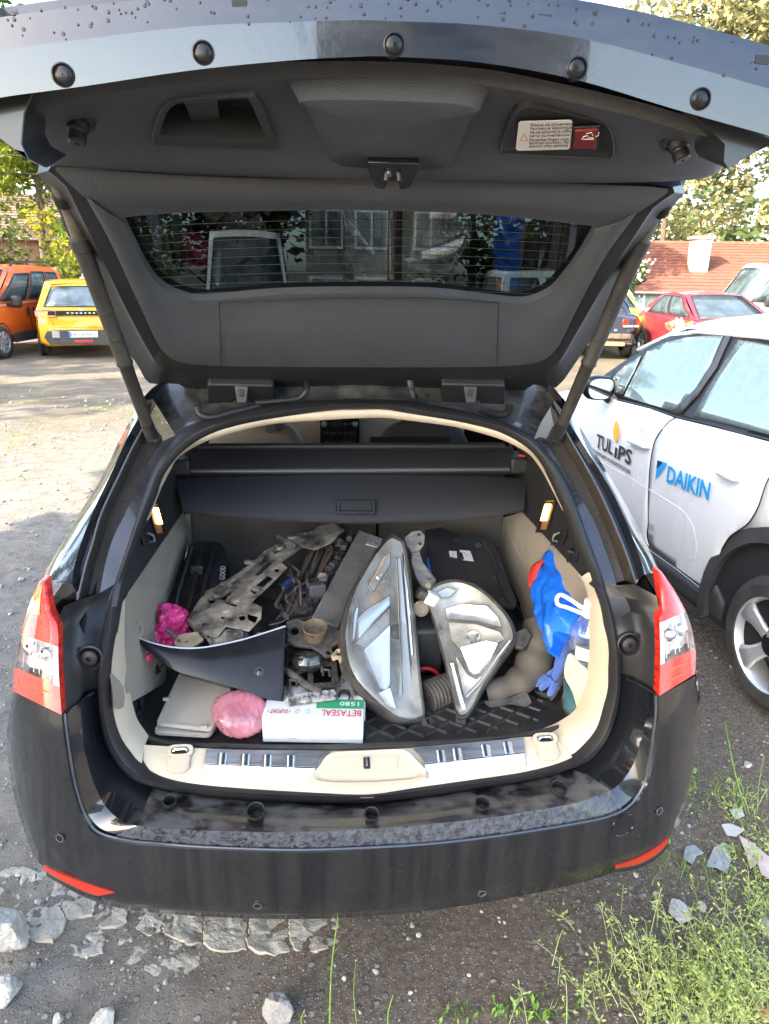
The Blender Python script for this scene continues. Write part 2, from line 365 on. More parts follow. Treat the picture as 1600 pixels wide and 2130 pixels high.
rr = [lipin]+rr; g.loft(rr); BUMP = M('rear_bumper', g, PAINTD, WAG, ang=60)
g = G(); g.tube([p.lerp(q, .5)+V((0, .001, .002)) for p, q in zip(rr[0], rr[1])], .0032, 8); M('bumper_lip', g, mat('lip_highlight', (.05, .056, .066), .25, 0, .6), WAG)  # paler bead along the lip: its sky highlight is put into the colour
# bumper top: dusty ledge behind, pitted strip in front
TOPL = [(203, 1430), (207, 1492), (216, 1537), (231, 1571), (257, 1605), (295, 1631), (345, 1645), (400, 1652), (470, 1660), (600, 1669), (763, 1671), (900, 1656), (1020, 1638), (1121, 1620), (1165, 1608), (1196, 1597), (1237, 1575), (1267, 1530), (1282, 1489), (1290, 1444), (1292, 1400)]
MID = [(160, 1466), (166, 1515), (178, 1570), (196, 1630), (222, 1680), (262, 1712), (310, 1720), (360, 1724), (440, 1728), (600, 1731), (763, 1724), (900, 1714), (1040, 1698), (1180, 1674), (1235, 1658), (1280, 1638), (1312, 1600), (1330, 1555), (1342, 1505), (1350, 1470), (1350, 1430)]
def onC(px, off=0.): return rs([Us(x, y, SA, off) for x, y in px], 4)
def ledge(px, zc):                       # z on the ledge: flat in the middle, rising at the side walls
    o = []
    for x, y in px:
        p = Uz(x, y, zc); q = Us(x, y, SB, .035); w = min(1, max(0, (abs(p.x)-.50)/.12)); o.append(p.lerp(q, w))
    return rs(o, 4)
top_c = onC(TOPL, .012); top_m = ledge(MID, .572); lip0 = rs([Us(x, y, SB) for x, y in LIP], 4)
lip1 = [p+V((-.012*p.x, .012, -.004)) for p in lip0]
LEDGE = mat('dusty_ledge', (.012, .012, .013), .3, 0, .5, dust=((.15, .137, .12), .7, 11., .07), bump=.25, bs=40)
PIT = mat('pitted_paint', (.009, .013, .021), .2, 0, .7, dust=((.16, .17, .19), .42, 70., .12), bump=.8, bs=110, var=.5, vs=9.)
def mid3(a, b, dy, dz=0.): return [p.lerp(q, .5)+V((0, dy, dz)) for p, q in zip(a, b)]
seg = slice(12, 69)                       # the flat length of the ledge
g = G(); tm_ = mid3(top_c, top_m, .02, 0)
for i0, i1, sl_i in ((0, 22, 1), (22, 59, 0), (59, 80, 1)): g.slot(sl_i).loft([q[i0:i1+1] for q in (top_c, tm_, top_m)])
M('bumper_ledge', g, [LEDGE, PAINT], WAG, ang=60)
g = G(); tm_ = mid3(top_m, lip1, .0, .004)
for i0, i1, sl_i in ((0, 22, 1), (22, 59, 0), (59, 80, 1)): g.slot(sl_i).loft([q[i0:i1+1] for q in (top_m, tm_, lip1)])
M('bumper_edge_strip', g, [PIT, PAINT], WAG, ang=60)
# plug holes with torn rims on the ledge
for x, y, r in ((353, 1667, .016), (532, 1688, .022), (773, 1694, .017), (1003, 1672, .018), (1163, 1639, .02)):
    c = Uz(x, y, .578); g = G(); g.lathe(c+V((0, 0, .004)), (0, -.3, 1), [(r*1.05, -.006), (r*.98, .0005), (r*.86, -.0005), (r*.82, -.03), (.001, -.031)], 18, False)
    M('plug_hole', g, RUB, WAG)
for p, q in (((128, 1487), (195, 1441)), ((1371, 1448), (1303, 1412))):   # panel joint below each lamp
    a = Us(*p, SB, -.001); b = Us(*q, SA, -.006); g = G(); g.tube([a, a.lerp(b, .5)+V((0, .012, 0)), b], .0022, 6); M('panel_joint', g, RUB, WAG)
# side of the opening beside the lamps, then the rain channel up the pillars
PANL = [[(203, 1430), (207, 1370), (213, 1310), (224, 1262), (238, 1215)], [(176, 1440), (174, 1370), (178, 1300), (188, 1262), (205, 1235)], [(160, 1466), (150, 1390), (146, 1310), (150, 1278), (160, 1249)], [(128, 1488), (122, 1420), (119, 1340), (119, 1300), (132, 1262)]]
PANR = [[(1292, 1400), (1286, 1330), (1274, 1272), (1262, 1232), (1252, 1207)], [(1315, 1408), (1319, 1330), (1310, 1265), (1298, 1240), (1284, 1218)], [(1350, 1430), (1348, 1350), (1340, 1280), (1336, 1250), (1320, 1215)], [(1371, 1449), (1372, 1390), (1373, 1320), (1372, 1278), (1366, 1240)]]
PLASP = mat('satin_black_panel', (.013, .013, .014), .32, var=.25, vs=5., dust=((.11, .10, .085), .05, 6., .25, (3, 3, .5)))
for pn in (PANL, PANR):
    g = G(); r0 = rs([Us(x, y, SA, .012) for x, y in pn[0]], 4); r1 = rs([Us(x, y, SA, -.01) for x, y in pn[1]], 4)
    r2 = rs([Us(x, y, SB, .045) for x, y in pn[2]], 4); r3 = rs([Us(x, y, SB, .004) for x, y in pn[3]], 4)
    g.loft([r0, r1, r2, r3]); M('lamp_side_panel', g, PLASP, WAG, ang=60)
GL = dict(C=[(365, 906), (324, 965), (303, 1017), (282, 1081), (262, 1143), (238, 1215), (224, 1262)], K=[(338, 918), (300, 975), (282, 1020), (260, 1070), (236, 1118), (218, 1178), (207, 1240)],
          D=[(306, 880), (279, 928), (247, 994), (212, 1070), (194, 1131), (178, 1183), (163, 1249)], E=[(296, 858), (266, 908), (229, 990), (197, 1057), (171, 1123), (154, 1180), (150, 1215)],
          Z=[(318, 806), (253, 934), (210, 1018), (163, 1078), (126, 1136), (100, 1180), (88, 1206)])
GRR = dict(C=[(1111, 912), (1145, 950), (1175, 995), (1201, 1055), (1224, 1119), (1250, 1190), (1262, 1232)], K=[(1140, 925), (1165, 965), (1192, 1010), (1219, 1052), (1243, 1100), (1272, 1180), (1284, 1222)],
           D=[(1165, 880), (1193, 929), (1217, 970), (1248, 1028), (1281, 1102), (1304, 1160), (1322, 1215)], E=[(1178, 868), (1205, 912), (1242, 970), (1276, 1027), (1307, 1095), (1332, 1161), (1341, 1195)],
           Z=[(1152, 806), (1209, 909), (1252, 985), (1290, 1050), (1330, 1118), (1357, 1160), (1373, 1188)])
SG = lambda x, z: SA(x, z)-.015
STRIP = mat('channel_strip_paint', (.010, .012, .018), .12, 0, .9, dust=((.16, .15, .14), .18, 9., .2), crough=.02)
CHANM = mat('muddy_channel', (.010, .009, .009), .35, 0, .5, dust=((.13, .105, .08), .55, 26., .18, (9, 9, .9)))
for s, q in ((-1, GL), (1, GRR)):
    c = [Us(x, y, SA, .012) for x, y in q['C']]; kk = [Us(x, y, SA, .004) for x, y in q['K']]
    d = [Us(x, y, SG, -.015) for x, y in q['D']]; e = [Us(x, y, SG, -.02) for x, y in q['E']]
    kb = [a.lerp(b, .25)+V((0, .045, -.01)) for a, b in zip(kk, d)]; kb2 = [a.lerp(b, .85)+V((0, .05, -.01)) for a, b in zip(kk, d)]
    z = [Uy(x, y, p.y+.10) for (x, y), p in zip(q['Z'], e)]; z2 = [V((p.x+(p.x-CAM.x)*.10-.05*s, p.y+.30, p.z+.0)) for p in z]
    R4 = lambda a: rs(a, 4)
    g = G(); g.loft([R4(c), R4(kk)]); M('opening_flange', g, STRIP, WAG, ang=60)
    g = G(); g.loft([R4(kk), R4(kb), R4(kb2), R4(d)]); M('rain_channel', g, CHANM, WAG, ang=60)
    dd = [p+V((0, -.006, .004)) for p in d]; em = [a.lerp(b, .5)+V((0, .008, -.004)) for a, b in zip(d, e)]
    g = G(); g.loft([R4(d), R4(dd), R4(em), R4(e)]); M('pillar_flange', g, PAINT, WAG, ang=60)
    g = G(); m1 = [a.lerp(b, .5)+V((.012*s, -.01, .006)) for a, b in zip(e, z)]; g.loft([R4(e), R4(m1), R4(z), R4(z2)]); M('rear_pillar', g, PAINT, WAG, ang=60)
    g = G(); g.tube(R4([p+V((0, -.004, .003)) for p in d]), .0028, 6); M('channel_ridge_bead', g, mat('ridge_highlight', (.07, .07, .075), .35, 0, .3), WAG)  # pale bead along the ridge, a highlight painted into its colour
# roof end above the opening, and the rest of the body forward of it
TC = [(365, 906), (410, 880), (470, 865), (570, 845), (670, 836), (744, 834), (815, 835), (870, 840), (980, 861), (1060, 883), (1111, 912)]
TU = [(318, 830), (375, 812), (450, 806), (570, 802), (670, 799), (744, 798), (815, 799), (880, 801), (1000, 806), (1070, 812), (1155, 830)]
c = [Us(x, y, SA, .012) for x, y in TC]; u = [Uy(x, y, .90+.05*abs(i-5)/5) for i, (x, y) in enumerate(TU)]
mm = [a.lerp(b, .45)+V((0, .035, -.02)) for a, b in zip(c, u)]
g = G(); g.loft([rs(c, 4), rs(mm, 4), rs(u, 4), rs([p+V((0, .06, .03)) for p in u], 4)]); M('roof_end_channel', g, mat('dirty_channel_paint', (.02, .02, .023), .35, 0, .4, dust=((.2, .18, .15), .5, 22., .15)), WAG, ang=60)
# ------------------------------------------------------------ boot interior
WL = Pl((-.585, .4, 1.05), (1, 0, .12)); WR = Pl((.585, .4, 1.05), (-1, 0, .12))
CL2 = Pl((-.60, .4, .85), (1, 0, .10)); CR2 = Pl((.60, .4, .85), (-1, 0, .10))
HEADA = [(307, 1083), (329, 1025), (350, 984), (365, 958), (395, 935), (440, 914), (500, 896), (575, 881), (687, 873), (744, 870), (800, 869), (852, 875), (946, 888), (1021, 907), (1070, 926), (1107, 950), (1134, 984), (1156, 1025), (1179, 1070)]
HEADB = [(303, 1083), (324, 1032), (342, 987), (357, 961), (380, 939), (425, 909), (481, 888), (575, 869), (687, 854), (744, 852), (800, 852), (852, 860), (965, 879), (1040, 899), (1075, 916), (1105, 938), (1130, 969), (1152, 1010), (1182, 1077)]
def strip(name, A, B, dA, dB, m, par=WAG, roll=.006):
    a = rs([Us(x, y, SA, dA) for x, y in A], 4); b = rs([Us(x, y, SA, dB) for x, y in B], 4)
    g = G(); g.loft([[p+V((0, .02, 0)) for p in b], b, [p.lerp(q, .5)+V((0, -roll, roll)) for p, q in zip(a, b)], a, [p+V((0, .04, 0)) for p in a]]); return M(name, g, m, par, ang=80)
strip('header_trim', HEADA, HEADB, .05, .016, CREAM)
strip('aperture_trim', [(252, 1258), (250, 1324), (252, 1380), (257, 1425), (265, 1470), (276, 1511), (287, 1530), (302, 1551)], [(250, 1256), (239, 1324), (231, 1380), (230, 1440), (237, 1496), (250, 1537), (269, 1567), (295, 1594)], .07, .016, CREAM)
strip('aperture_trim', [(1209, 1200), (1230, 1237), (1237, 1290), (1238, 1340), (1234, 1406), (1213, 1485), (1177, 1517), (1140, 1534)], [(1227, 1190), (1241, 1230), (1257, 1285), (1265, 1340), (1267, 1410), (1256, 1477), (1225, 1545), (1185, 1576)], .07, .016, CREAM)
# sill: cream base, brushed plates, latch recess, lashing eyes
ST = [(296, 1549), (360, 1553), (430, 1557), (580, 1561), (763, 1557), (900, 1549), (1010, 1541), (1080, 1534), (1150, 1530)]
SBm = [(290, 1594), (345, 1613), (419, 1624), (580, 1633), (763, 1636), (900, 1622), (1010, 1609), (1095, 1597), (1190, 1574)]
PSI = Pl((0, .2, .607), (0, -.42, .9))   # plane of the sill top, tipped towards the tail
st = rs([PSI(x, y) for x, y in ST], 4); sb = rs([PSI(x, y, -.006) for x, y in SBm], 4)
g = G(); g.loft([[p+V((0, .03, -.06)) for p in st], st, [p.lerp(q, .45)+V((0, 0, .004)) for p, q in zip(st, sb)], sb, [p+V((0, -.004, -.03)) for p in sb]]); SILL = M('sill_trim', g, CREAM, WAG, ang=60)
for pol, spl, rib in (([(429, 1560), (690, 1563), (668, 1578), (655, 1600), (644, 1631), (423, 1621)], ((425, 1590), (657, 1598)), [(462, 1580), (510, 1582), (556, 1584), (604, 1585)]),
                 ([(857, 1556), (1088, 1536), (1095, 1594), (893, 1621), (884, 1600), (872, 1572)], ((882, 1590), (1092, 1566)), [(918, 1574), (952, 1570), (1012, 1562), (1058, 1556)])):
    a, b = spl; up = [q for q in pol if q[1] < lerp(a[1], b[1], (q[0]-a[0])/(b[0]-a[0]))]; lo = [q for q in pol if q not in up]
    g = G()
    f = lambda q, o: PSI(q[0], q[1], o)
    if pol[0][0] < 700: upp = [(429, 1560), (560, 1562), (690, 1563), (668, 1580), b, a]; low = [a, b, (644, 1631), (560, 1628), (423, 1621)]
    else: upp = [(857, 1556), (980, 1546), (1088, 1536), b, a, (872, 1572)]; low = [a, b, (1095, 1594), (1000, 1608), (893, 1621)]
    g.prism([f(q, .004) for q in upp], PSI.n*.005); M('scuff_plate', g, mat('dark_mirror_steel', (.36, .36, .37), .3, 1., var=.25, vs=14., stretch=(.4, 6, 6), dust=((.05, .05, .05), .35, 9., .2)), SILL, bevel=.001)  # same steel darkened: the upper half's dark reflection is put into the colour
    A_, B_2 = f(a, .009), f(b, .009); n2 = (B_2-A_).cross(V((0, .71, .70))).normalized(); n2 = n2 if n2.z > 0 else -n2; g = G(); g.prism([Upl(q[0], q[1], A_, n2) for q in low], n2*-.006); M('scuff_plate', g, CHROME, SILL, bevel=.001)
    for x, y in rib:
        c = PSI(x, y, .010); ry = V((0, .9, .42)); g = G(); rx = V((1, 0, 0)); o = []
        for k in range(4):
            w = (.012, .010, .006, .004)[k]; h = (0, .002, .004, .0045)[k]; o.append([c+rx*w*sx+ry*l+PSI.n*h for sx, l in ((-1, -.016), (-1, .016), (1, .016), (1, -.016))])
        g.loft(o, True, True); M('grip_rib', g, CHROME, SILL, ang=60)
rc = [(648, 1628), (664, 1592), (676, 1575), (700, 1567), (763, 1564), (830, 1561), (850, 1566), (868, 1582), (890, 1620), (763, 1633)]
g = G(); r0 = rs([PSI(x, y, .004) for x, y in rc], 3, True); cc = sum(r0, V())/len(r0)
r1 = [p.lerp(cc, .05)+PSI.n*.009 for p in r0]; r2 = [p.lerp(cc, .17)+PSI.n*.002 for p in r0]
g.loft([r0, r1, r2], True); g.prism(r2, PSI.n*-.002); M('latch_recess', g, CREAM, SILL, ang=50)
g = G(); g.prism(rs([PSI(x, y, .0045) for x, y in [(700, 1584), (704, 1576), (820, 1573), (828, 1580), (826, 1596), (820, 1601), (706, 1604), (700, 1597)]], 3, True), PSI.n*.003); LP = M('latch_plate', g, CREAM, SILL, bevel=.001)
c = PSI(763, 1587, .0085); g = G(); g.box(c, (.016, .030, .004), Matrix.Rotation(R(25), 3, 'X')); M('latch_slot', g, BLACKP, SILL, bevel=.001)
g = G(); g.box(c+V((0, 0, .004)), (.004, .022, .004), Matrix.Rotation(R(25), 3, 'X')); M('striker', g, CHROME, SILL, bevel=.001)
for x, y in ((375, 1562), (1134, 1537)):
    c = PSI(x, y, .006); g = G(); ex = V((1, .02*x/800, 0)).normalized(); ey = PSI.n.cross(ex)
    oval = lambda a, b, h: [c+ex*a*math.copysign(abs(math.cos(t))**.6, math.cos(t))+ey*b*math.copysign(abs(math.sin(t))**.6, math.sin(t))+PSI.n*h for t in [2*math.pi*k/24 for k in range(24)]]
    g.loft([oval(.032, .017, 0), oval(.031, .016, .004), oval(.022, .010, .004), oval(.020, .008, -.008)], True, False); EYE = M('lashing_eye', g, CREAM, SILL)
    g = G(); g.prism(oval(.021, .009, -.006), PSI.n*.002); M('eye_pocket', g, BLACKP, EYE)
    g = G(); g.tube([c+ex*-.016+PSI.n*-.001, c+ex*-.012+PSI.n*.004+ey*.003, c+ex*.012+PSI.n*.004+ey*.003, c+ex*.016+PSI.n*-.001], .0035, 8); M('eye_bar', g, CHROME, EYE)
    g = G(); c2 = c-ey*.035; g.loft([[c2+ex*a*wx+ey*b+PSI.n*h for wx, b in ((-1, .02), (-1.0, -.012), (-.5, -.024), (.5, -.024), (1, -.012), (1, .02))] for a, h in ((.027, -.003), (.026, .002), (.024, .003))], True, True); M('eye_cover', g, CREAM, SILL, bevel=.0015)
# side walls: dark upper trim with lamp and hook, cream carpet below, floor, seat backs
for s, W, C2, dk, cp, lamp, hk in ((-1, WL, CL2, [(362, 955), (342, 990), (322, 1032), (300, 1083), (280, 1130), (255, 1204), (244, 1262), (268, 1232), (383, 1062), (372, 1010), (430, 985), (400, 948)],
                   [(268, 1230), (383, 1062), (392, 1110), (386, 1160), (350, 1290), (345, 1420), (240, 1480), (228, 1400), (240, 1290)], (327, 1079), (307, 1118)),
                  (1, WR, CR2, [(1085, 930), (1125, 960), (1156, 1010), (1186, 1077), (1206, 1130), (1232, 1190), (1248, 1235), (1225, 1215), (1085, 1064), (1088, 1010), (1050, 985), (1060, 945)],
                   [(1236, 1222), (1087, 1065), (1042, 1078), (1036, 1160), (1080, 1250), (1120, 1400), (1160, 1424), (1180, 1370), (1196, 1300), (1216, 1256)], (1136, 1072), (1163, 1117))):
    g = G(); g.prism([W(x, y) for x, y in dk], -W.n*.015); UT = M('upper_side_trim', g, PLAS, WAG, bevel=.002)
    g = G(); pts = [C2(x, y) for x, y in cp]; gp = even(pts, 60, True); ce = sum(gp, V())/60
    rr = [gp]
    for t in (.25, .5, .75): rr.append([p.lerp(ce, t)+C2.n*(.01*math.sin(t*3)+.006*nz((p.y*3, p.z*3, s), 2)) for p in gp])
    g.loft(rr+[[ce+C2.n*.006]*60], True); M('side_carpet', g, CARPET, WAG, ang=80)
    # bezel, lit lamp and hook pocket
    def frm(cx, cy, w, h, off, sk): return [W(cx+a*w+b*h*sk, cy+b*h, off) for a, b in ((-1, -1), (1, -1), (1, 1), (-1, 1))]
    k = -s*.28; q = rs(frm(*lamp, 20*.55, 30, .001, k), 2, True); g = G()
    g.loft([frm(*lamp, 13, 36, .0, k), frm(*lamp, 12, 35, .005, k), frm(*lamp, 9, 30, .005, k), frm(*lamp, 8, 28, -.004, k)], True, False); LB = M('lamp_bezel', g, PLAS, UT, bevel=.001)
    g = G(); g.prism(frm(lamp[0]+1*s, lamp[1]-6, 6, 17, -.002, k), W.n*.006, .003); M('boot_lamp', g, mat('lit_lamp', (.8, .5, .2), .3, emis=(1., .50, .10), es=3.2), LB)
    g = G(); g.prism(frm(lamp[0], lamp[1]+21, 7, 9, -.003, k), W.n*.004); M('lamp_reflector', g, mat('amber_plate', (.30, .14, .05), .35), LB)
    g = G(); g.loft([frm(*hk, 14, 17, .0, k), frm(*hk, 13, 16, .006, k), frm(*hk, 10, 12, .006, k), frm(*hk, 9, 11, -.006, k)], True, False); g.prism(frm(*hk, 9, 11, -.006, k), W.n*.001); HP = M('hook_pocket', g, PLAS, UT, bevel=.001)
    c = W(hk[0], hk[1], .004); g = G(); g.tube([c+V((0, 0, .014)), c+V((-s*.016, 0, .006)), c+V((-s*.018, 0, -.010)), c+V((-s*.004, 0, -.014))], .004, 8); M('bag_hook', g, mat('grey_plastic', (.10, .10, .105), .45), HP)
    if s > 0:
        g = G(); g.loft([frm(1194, 1150, 11, 20, .0, k), frm(1194, 1150, 10, 19, .005, k), frm(1194, 1150, 7, 14, .005, k), frm(1194, 1150, 7, 14, -.004, k)], True, False); g.prism(frm(1194, 1150, 7, 14, -.004, k), W.n*.001); SK = M('power_socket', g, PLAS, UT, bevel=.001)
        c = W(1192, 1146, .003); g = G(); g.tube([c+V((0, -.012, 0)), c+V((-.012, 0, 0)), c+V((0, .012, 0))], .004, 8); M('socket_cap', g, PLAS, SK)
# black box to close the body round the boot, floor and seat backs
g = G()
for s in (-1, 1):
    w_ = .66 if s < 0 else .73; g.add([(s*w_, .26, .50), (s*w_, 1.35, .50), (s*w_, 1.35, 1.16), (s*w_, .9, 1.2), (s*w_, .26, .98)], [(0, 1, 2, 3, 4)])
g.add([(-.72, .2, .555), (.72, .2, .555), (.72, 1.5, .555), (-.72, 1.5, .555)], [(0, 1, 2, 3)])
M('inner_shell', g, mat('felt_black', (.012, .012, .013), .95), WAG)
SEATF = mat('seat_fabric', (.135, .115, .095), .9, var=.15, vs=6., bump=.5, bs=420)
for x0, x1 in ((-.60, .10), (.11, .60)):
    g = G(); rr = []
    for i in range(9):
        x = lerp(x0, x1, i/8); e = .015 if i in (0, 8) else 0
        rr.append([V((x, y+e, z)) for y, z in ((1.30, .57), (1.31, .75), (1.33, .95), (1.36, 1.08), (1.42, 1.13), (1.50, 1.10), (1.50, .57))])
    g.loft(rr, True, True); SBK = M('rear_seat_back', g, SEATF, WAG, bevel=.006)
    g = G(); g.box(((x0+x1)/2-.02, 1.313, .93), (.07, .008, .05)); g.box(((x0+x1)/2-.02, 1.312, .93), (.055, .014, .036)); M('seat_release', g, SEATF, SBK, bevel=.002)
# luggage cover: cassette, two bars, fabric, handle
CAS = mat('cassette_plastic', (.020, .020, .022), .42)
g = G(); prof = [(1.20, 1.145), (1.19, 1.172), (1.165, 1.178), (1.14, 1.165), (1.12, 1.150), (1.085, 1.128), (1.075, 1.112), (1.085, 1.100), (1.12, 1.09), (1.18, 1.10)]
g.loft([[V((x, y, z)) for y, z in prof] for x in (-.57, -.2, .2, .57)], True, True); CASS = M('cover_cassette', g, CAS, WAG, bevel=.003)
g = G(); g.tube([(-.555, 1.165, 1.182), (.54, 1.165, 1.182)], .012, 12); M('cassette_roller', g, PLAS, CASS)
g = G(); g.tube([(-.54, 1.085, 1.117), (.54, 1.085, 1.117)], .0085, 10); M('cassette_bar', g, mat('satin_grey', (.075, .078, .085), .35), CASS)
for s in (-1, 1):
    g = G(); g.box((s*.572, 1.13, 1.132), (.06, .12, .055)); M('cassette_end', g, PLAS, CASS, bevel=.008)
    g = G(); g.tube([(s*.555, 1.16, 1.185), (s*.575, 1.15, 1.20), (s*.57, 1.12, 1.19)], .006, 6); M('end_clip', g, PLAS, CASS)
g = G(); g.box((.585, 1.10, 1.163), (.022, .012, .006)); M('red_lock_tab', g, mat('red_tab', (.5, .04, .03), .5), CASS, bevel=.001)
TOPc = [(366, 996), (450, 993), (560, 990), (740, 988), (920, 989), (1010, 991), (1096, 996)]
BOTc = [(381, 1062), (450, 1070), (560, 1077), (740, 1084), (900, 1080), (1000, 1073), (1090, 1060)]
COVM = mat('cover_fabric', (.019, .020, .024), .72, var=.12, vs=3., bump=.25, bs=200)
g = G(); rr = []
for i in range(9):
    t = i/8; r = []
    for (ax, ay), (bx, by) in zip(TOPc, BOTc): r.append(Uy(lerp(ax, bx, t), lerp(ay, by, t), 1.082-.14*t-.02*math.sin(math.pi*t)))
    rr.append(rs(r, 4))
rr.append([p+V((0, .004, -.010)) for p in rr[-1]]); rr.append([p+V((0, .03, 0)) for p in rr[-1]])
g.loft(rr); COV = M('cover_sheet', g, COVM, CASS, ang=60)
PCV = Pl((700, 1030, .990), (790, 1030, .990), (740, 1075, .942))
def quad(P, x0, y0, x1, y1, o): return [P(x0, y0, o), P(x1, y0, o), P(x1, y1, o), P(x0, y1, o)]
g = G(); g.loft([quad(PCV, 700, 1040, 782, 1070, 0), quad(PCV, 701, 1041, 781, 1069, .010), quad(PCV, 707, 1045, 775, 1063, .010), quad(PCV, 708, 1046, 774, 1062, .002)], True, False); g.prism(quad(PCV, 708, 1046, 774, 1062, .001), PCV.n*.002); M('cover_handle', g, PLAS, COV, bevel=.001)
# cabin seen through the opening: front seats, dashboard, gear lever, roof lining
LEA = mat('beige_seat', (.24, .20, .155), .7, var=.08, vs=4., bump=.2, bs=250)
def seat(x0, x1, m, y0, top, nm):
    g = G(); rr = []
    for i in range(11):
        t = i/10; x = lerp(x0, x1, t); sh = math.sin(math.pi*t)**.35; h = lerp(.78*top, top, sh)
        rr.append([V((x, y0+.05*(1-sh), .45)), V((x, y0+.03*(1-sh), .7)), V((x, y0+.05, h-.12)), V((x, y0+.09, h-.02)), V((x, y0+.15, h)), V((x, y0+.21, h-.04)), V((x, y0+.22, .45))])
    g.loft(rr, True, True); return M(nm, g, m, WAG, sub=1)
FS = seat(-.72, -.16, LEA, 2.25, 1.06, 'front_seat'); FS2 = seat(.13, .70, mat('dark_seat', (.06, .052, .045), .8, var=.1, vs=5.), 2.25, 1.06, 'front_seat')
for x, f in ((-.43, FS), (.41, FS2)):
    g = G(); g.box((x, 2.37, 1.16), (.27, .10, .17)); M('headrest', g, LEA if x < 0 else mat('pale_headrest', (.36, .33, .27), .7), f, bevel=.04, seg=4)
g = G(); g.lathe((-.36, 2.295, 1.02), (0, -1, .1), [(.035, 0), (.035, .006), (.02, .01), (.018, .004), (.001, .004)], 16); M('seat_knob', g, mat('grey_plastic'), FS)
g = G(); g.prism([(x, y, z) for x, y, z in ((.14, 2.225, .62), (.52, 2.235, .62), (.54, 2.25, .98), (.13, 2.25, .98))], (0, -.03, 0)); JK = M('seat_back_cover', g, mat('black_cloth', (.012, .012, .013), .85, bump=.8, bs=25), FS2, bevel=.012)
for i, (x, z) in enumerate(((.22, .9), (.32, .88), (.43, .86))):
    g = G(); g.box((x, 2.19, z), (.06, .02, .09)); g.box((x, 2.185, z+.03), (.075, .02, .02)); M('strap_buckle', g, PLAS, JK, bevel=.006)
DASH = mat('dash_cream', (.42, .37, .29), .5); g = G()
g.loft([[V((x, y, z)) for y, z in ((2.95, .5), (2.93, .82), (2.98, 1.0), (3.1, 1.06), (3.5, 1.02), (3.5, .5))] for x in (-.75, -.3, 0, .3, .75)], True, True); DB = M('dashboard', g, DASH, WAG, bevel=.02)
g = G(); g.box((-.0, 2.915, .86), (.23, .03, .26)); RAD = M('centre_console', g, mat('gloss_black', (.01, .01, .011), .2), DB, bevel=.01)
for j in range(3):
    for i in range(5): g = G(); g.box((-.076+i*.038, 2.897, .80+j*.055), (.028, .008, .016)); M('radio_key', g, mat('key_grey', (.06, .06, .065), .4), RAD, bevel=.002)
for x in (-.09, .09): g = G(); g.lathe((x, 2.90, .91), (0, -1, 0), [(.015, 0), (.015, .014), (.012, .018), (.001, .018)], 18); M('radio_knob', g, SILV, RAD)
g = G(); g.box((0, 2.905, .955), (.20, .012, .035)); M('display', g, mat('dark_display', (.02, .03, .035), .15), RAD, bevel=.002)
g = G(); g.lathe((.005, 2.55, .60), (0, -.05, 1), [(.05, 0), (.045, .05), (.018, .08), (.016, .19), (.026, .22), (.026, .25), (.014, .275), (.001, .277)], 16); M('gear_lever', g, CHROME, DB)
g = G(); g.box((0, 2.5, .55), (.24, .9, .12)); M('tunnel', g, mat('dash_dark', (.03, .03, .03), .6), WAG, bevel=.02)
# ------------------------------------------------------------ the rest of the estate car's body, wheels and lamps
def ribbon(fn, ys): return [[V(p) for p in fn(y)] for y in ys]
def side(s):
    def f(y):
        w = itp(y, [(.45, .86), (1.0, .90), (2.6, .925), (3.6, .90), (4.4, .78), (4.72, .55)])
        lo = itp(y, [(.45, .30), (1., .22), (4.0, .20), (4.72, .28)]); be = itp(y, [(.45, 1.0), (1.3, 1.0), (3.3, .95), (4.2, .84), (4.72, .66)])
        return [(s*w*.96, y, lo), (s*w, y, lo+.12), (s*(w+.012), y, .62), (s*w*.965, y, be-.10), (s*w*.885, y, be)]
    return f
for s in (-1, 1):
    g = G(); g.loft(ribbon(side(s), [.45, .7, 1., 1.4, 2.0, 2.6, 3.2, 3.6, 4.0, 4.4, 4.6, 4.72])); M('side_panel', g, PAINT, WAG, ang=50)
    g = G(); g.loft([[V((s*.80, y, .99)), V((s*itp(y, [(.9, .62), (2.9, .66), (3.5, .78)]), y+(.0 if y > .8 else .35), itp(y, [(.5, 1.28), (1., 1.40), (1.8, 1.44), (2.8, 1.43), (3.3, 1.18), (3.6, .97)])))] for y in (.5, 1., 1.6, 2.2, 2.8, 3.3, 3.6)]); M('side_window', g, mat('privacy_glass', (.02, .025, .03), .03, 0, 0, alpha=.75), WAG)
g = G(); rr = []
for y, z, w in ((.95, 1.415, .58), (1.3, 1.45, .63), (2.0, 1.465, .69), (2.7, 1.45, .69), (3.05, 1.40, .68)): rr.append([V((x*w, y, z-.05*abs(x)**3)) for x in (-1, -.8, -.4, 0, .4, .8, 1)])
g.loft(rr); M('roof', g, [PAINT], WAG, solid=.02)
g = G(); rr = []
for y, z, w in ((3.55, .99, .80), (3.9, .95, .78), (4.3, .87, .72), (4.6, .76, .62), (4.74, .62, .5)): rr.append([V((x*w, y-.08*abs(x)**2, z-.03*abs(x)**3)) for x in (-1, -.6, 0, .6, 1)])
g.loft(rr); M('bonnet', g, PAINT, WAG)
g = G(); g.loft([[V((x*.68, 3.05, 1.40-.03*x*x)) for x in (-1, 0, 1)], [V((x*.8, 3.6, .99)) for x in (-1, 0, 1)]]); M('windscreen', g, mat('clear_glass', (.6, .7, .7), .02, alpha=.15), WAG)
g = G(); g.add([(-.8, .5, .26), (.8, .5, .26), (.8, 4.5, .26), (-.8, 4.5, .26)], [(0, 1, 2, 3)]); M('underbody', g, mat('underseal', (.01, .01, .01), .9), WAG)
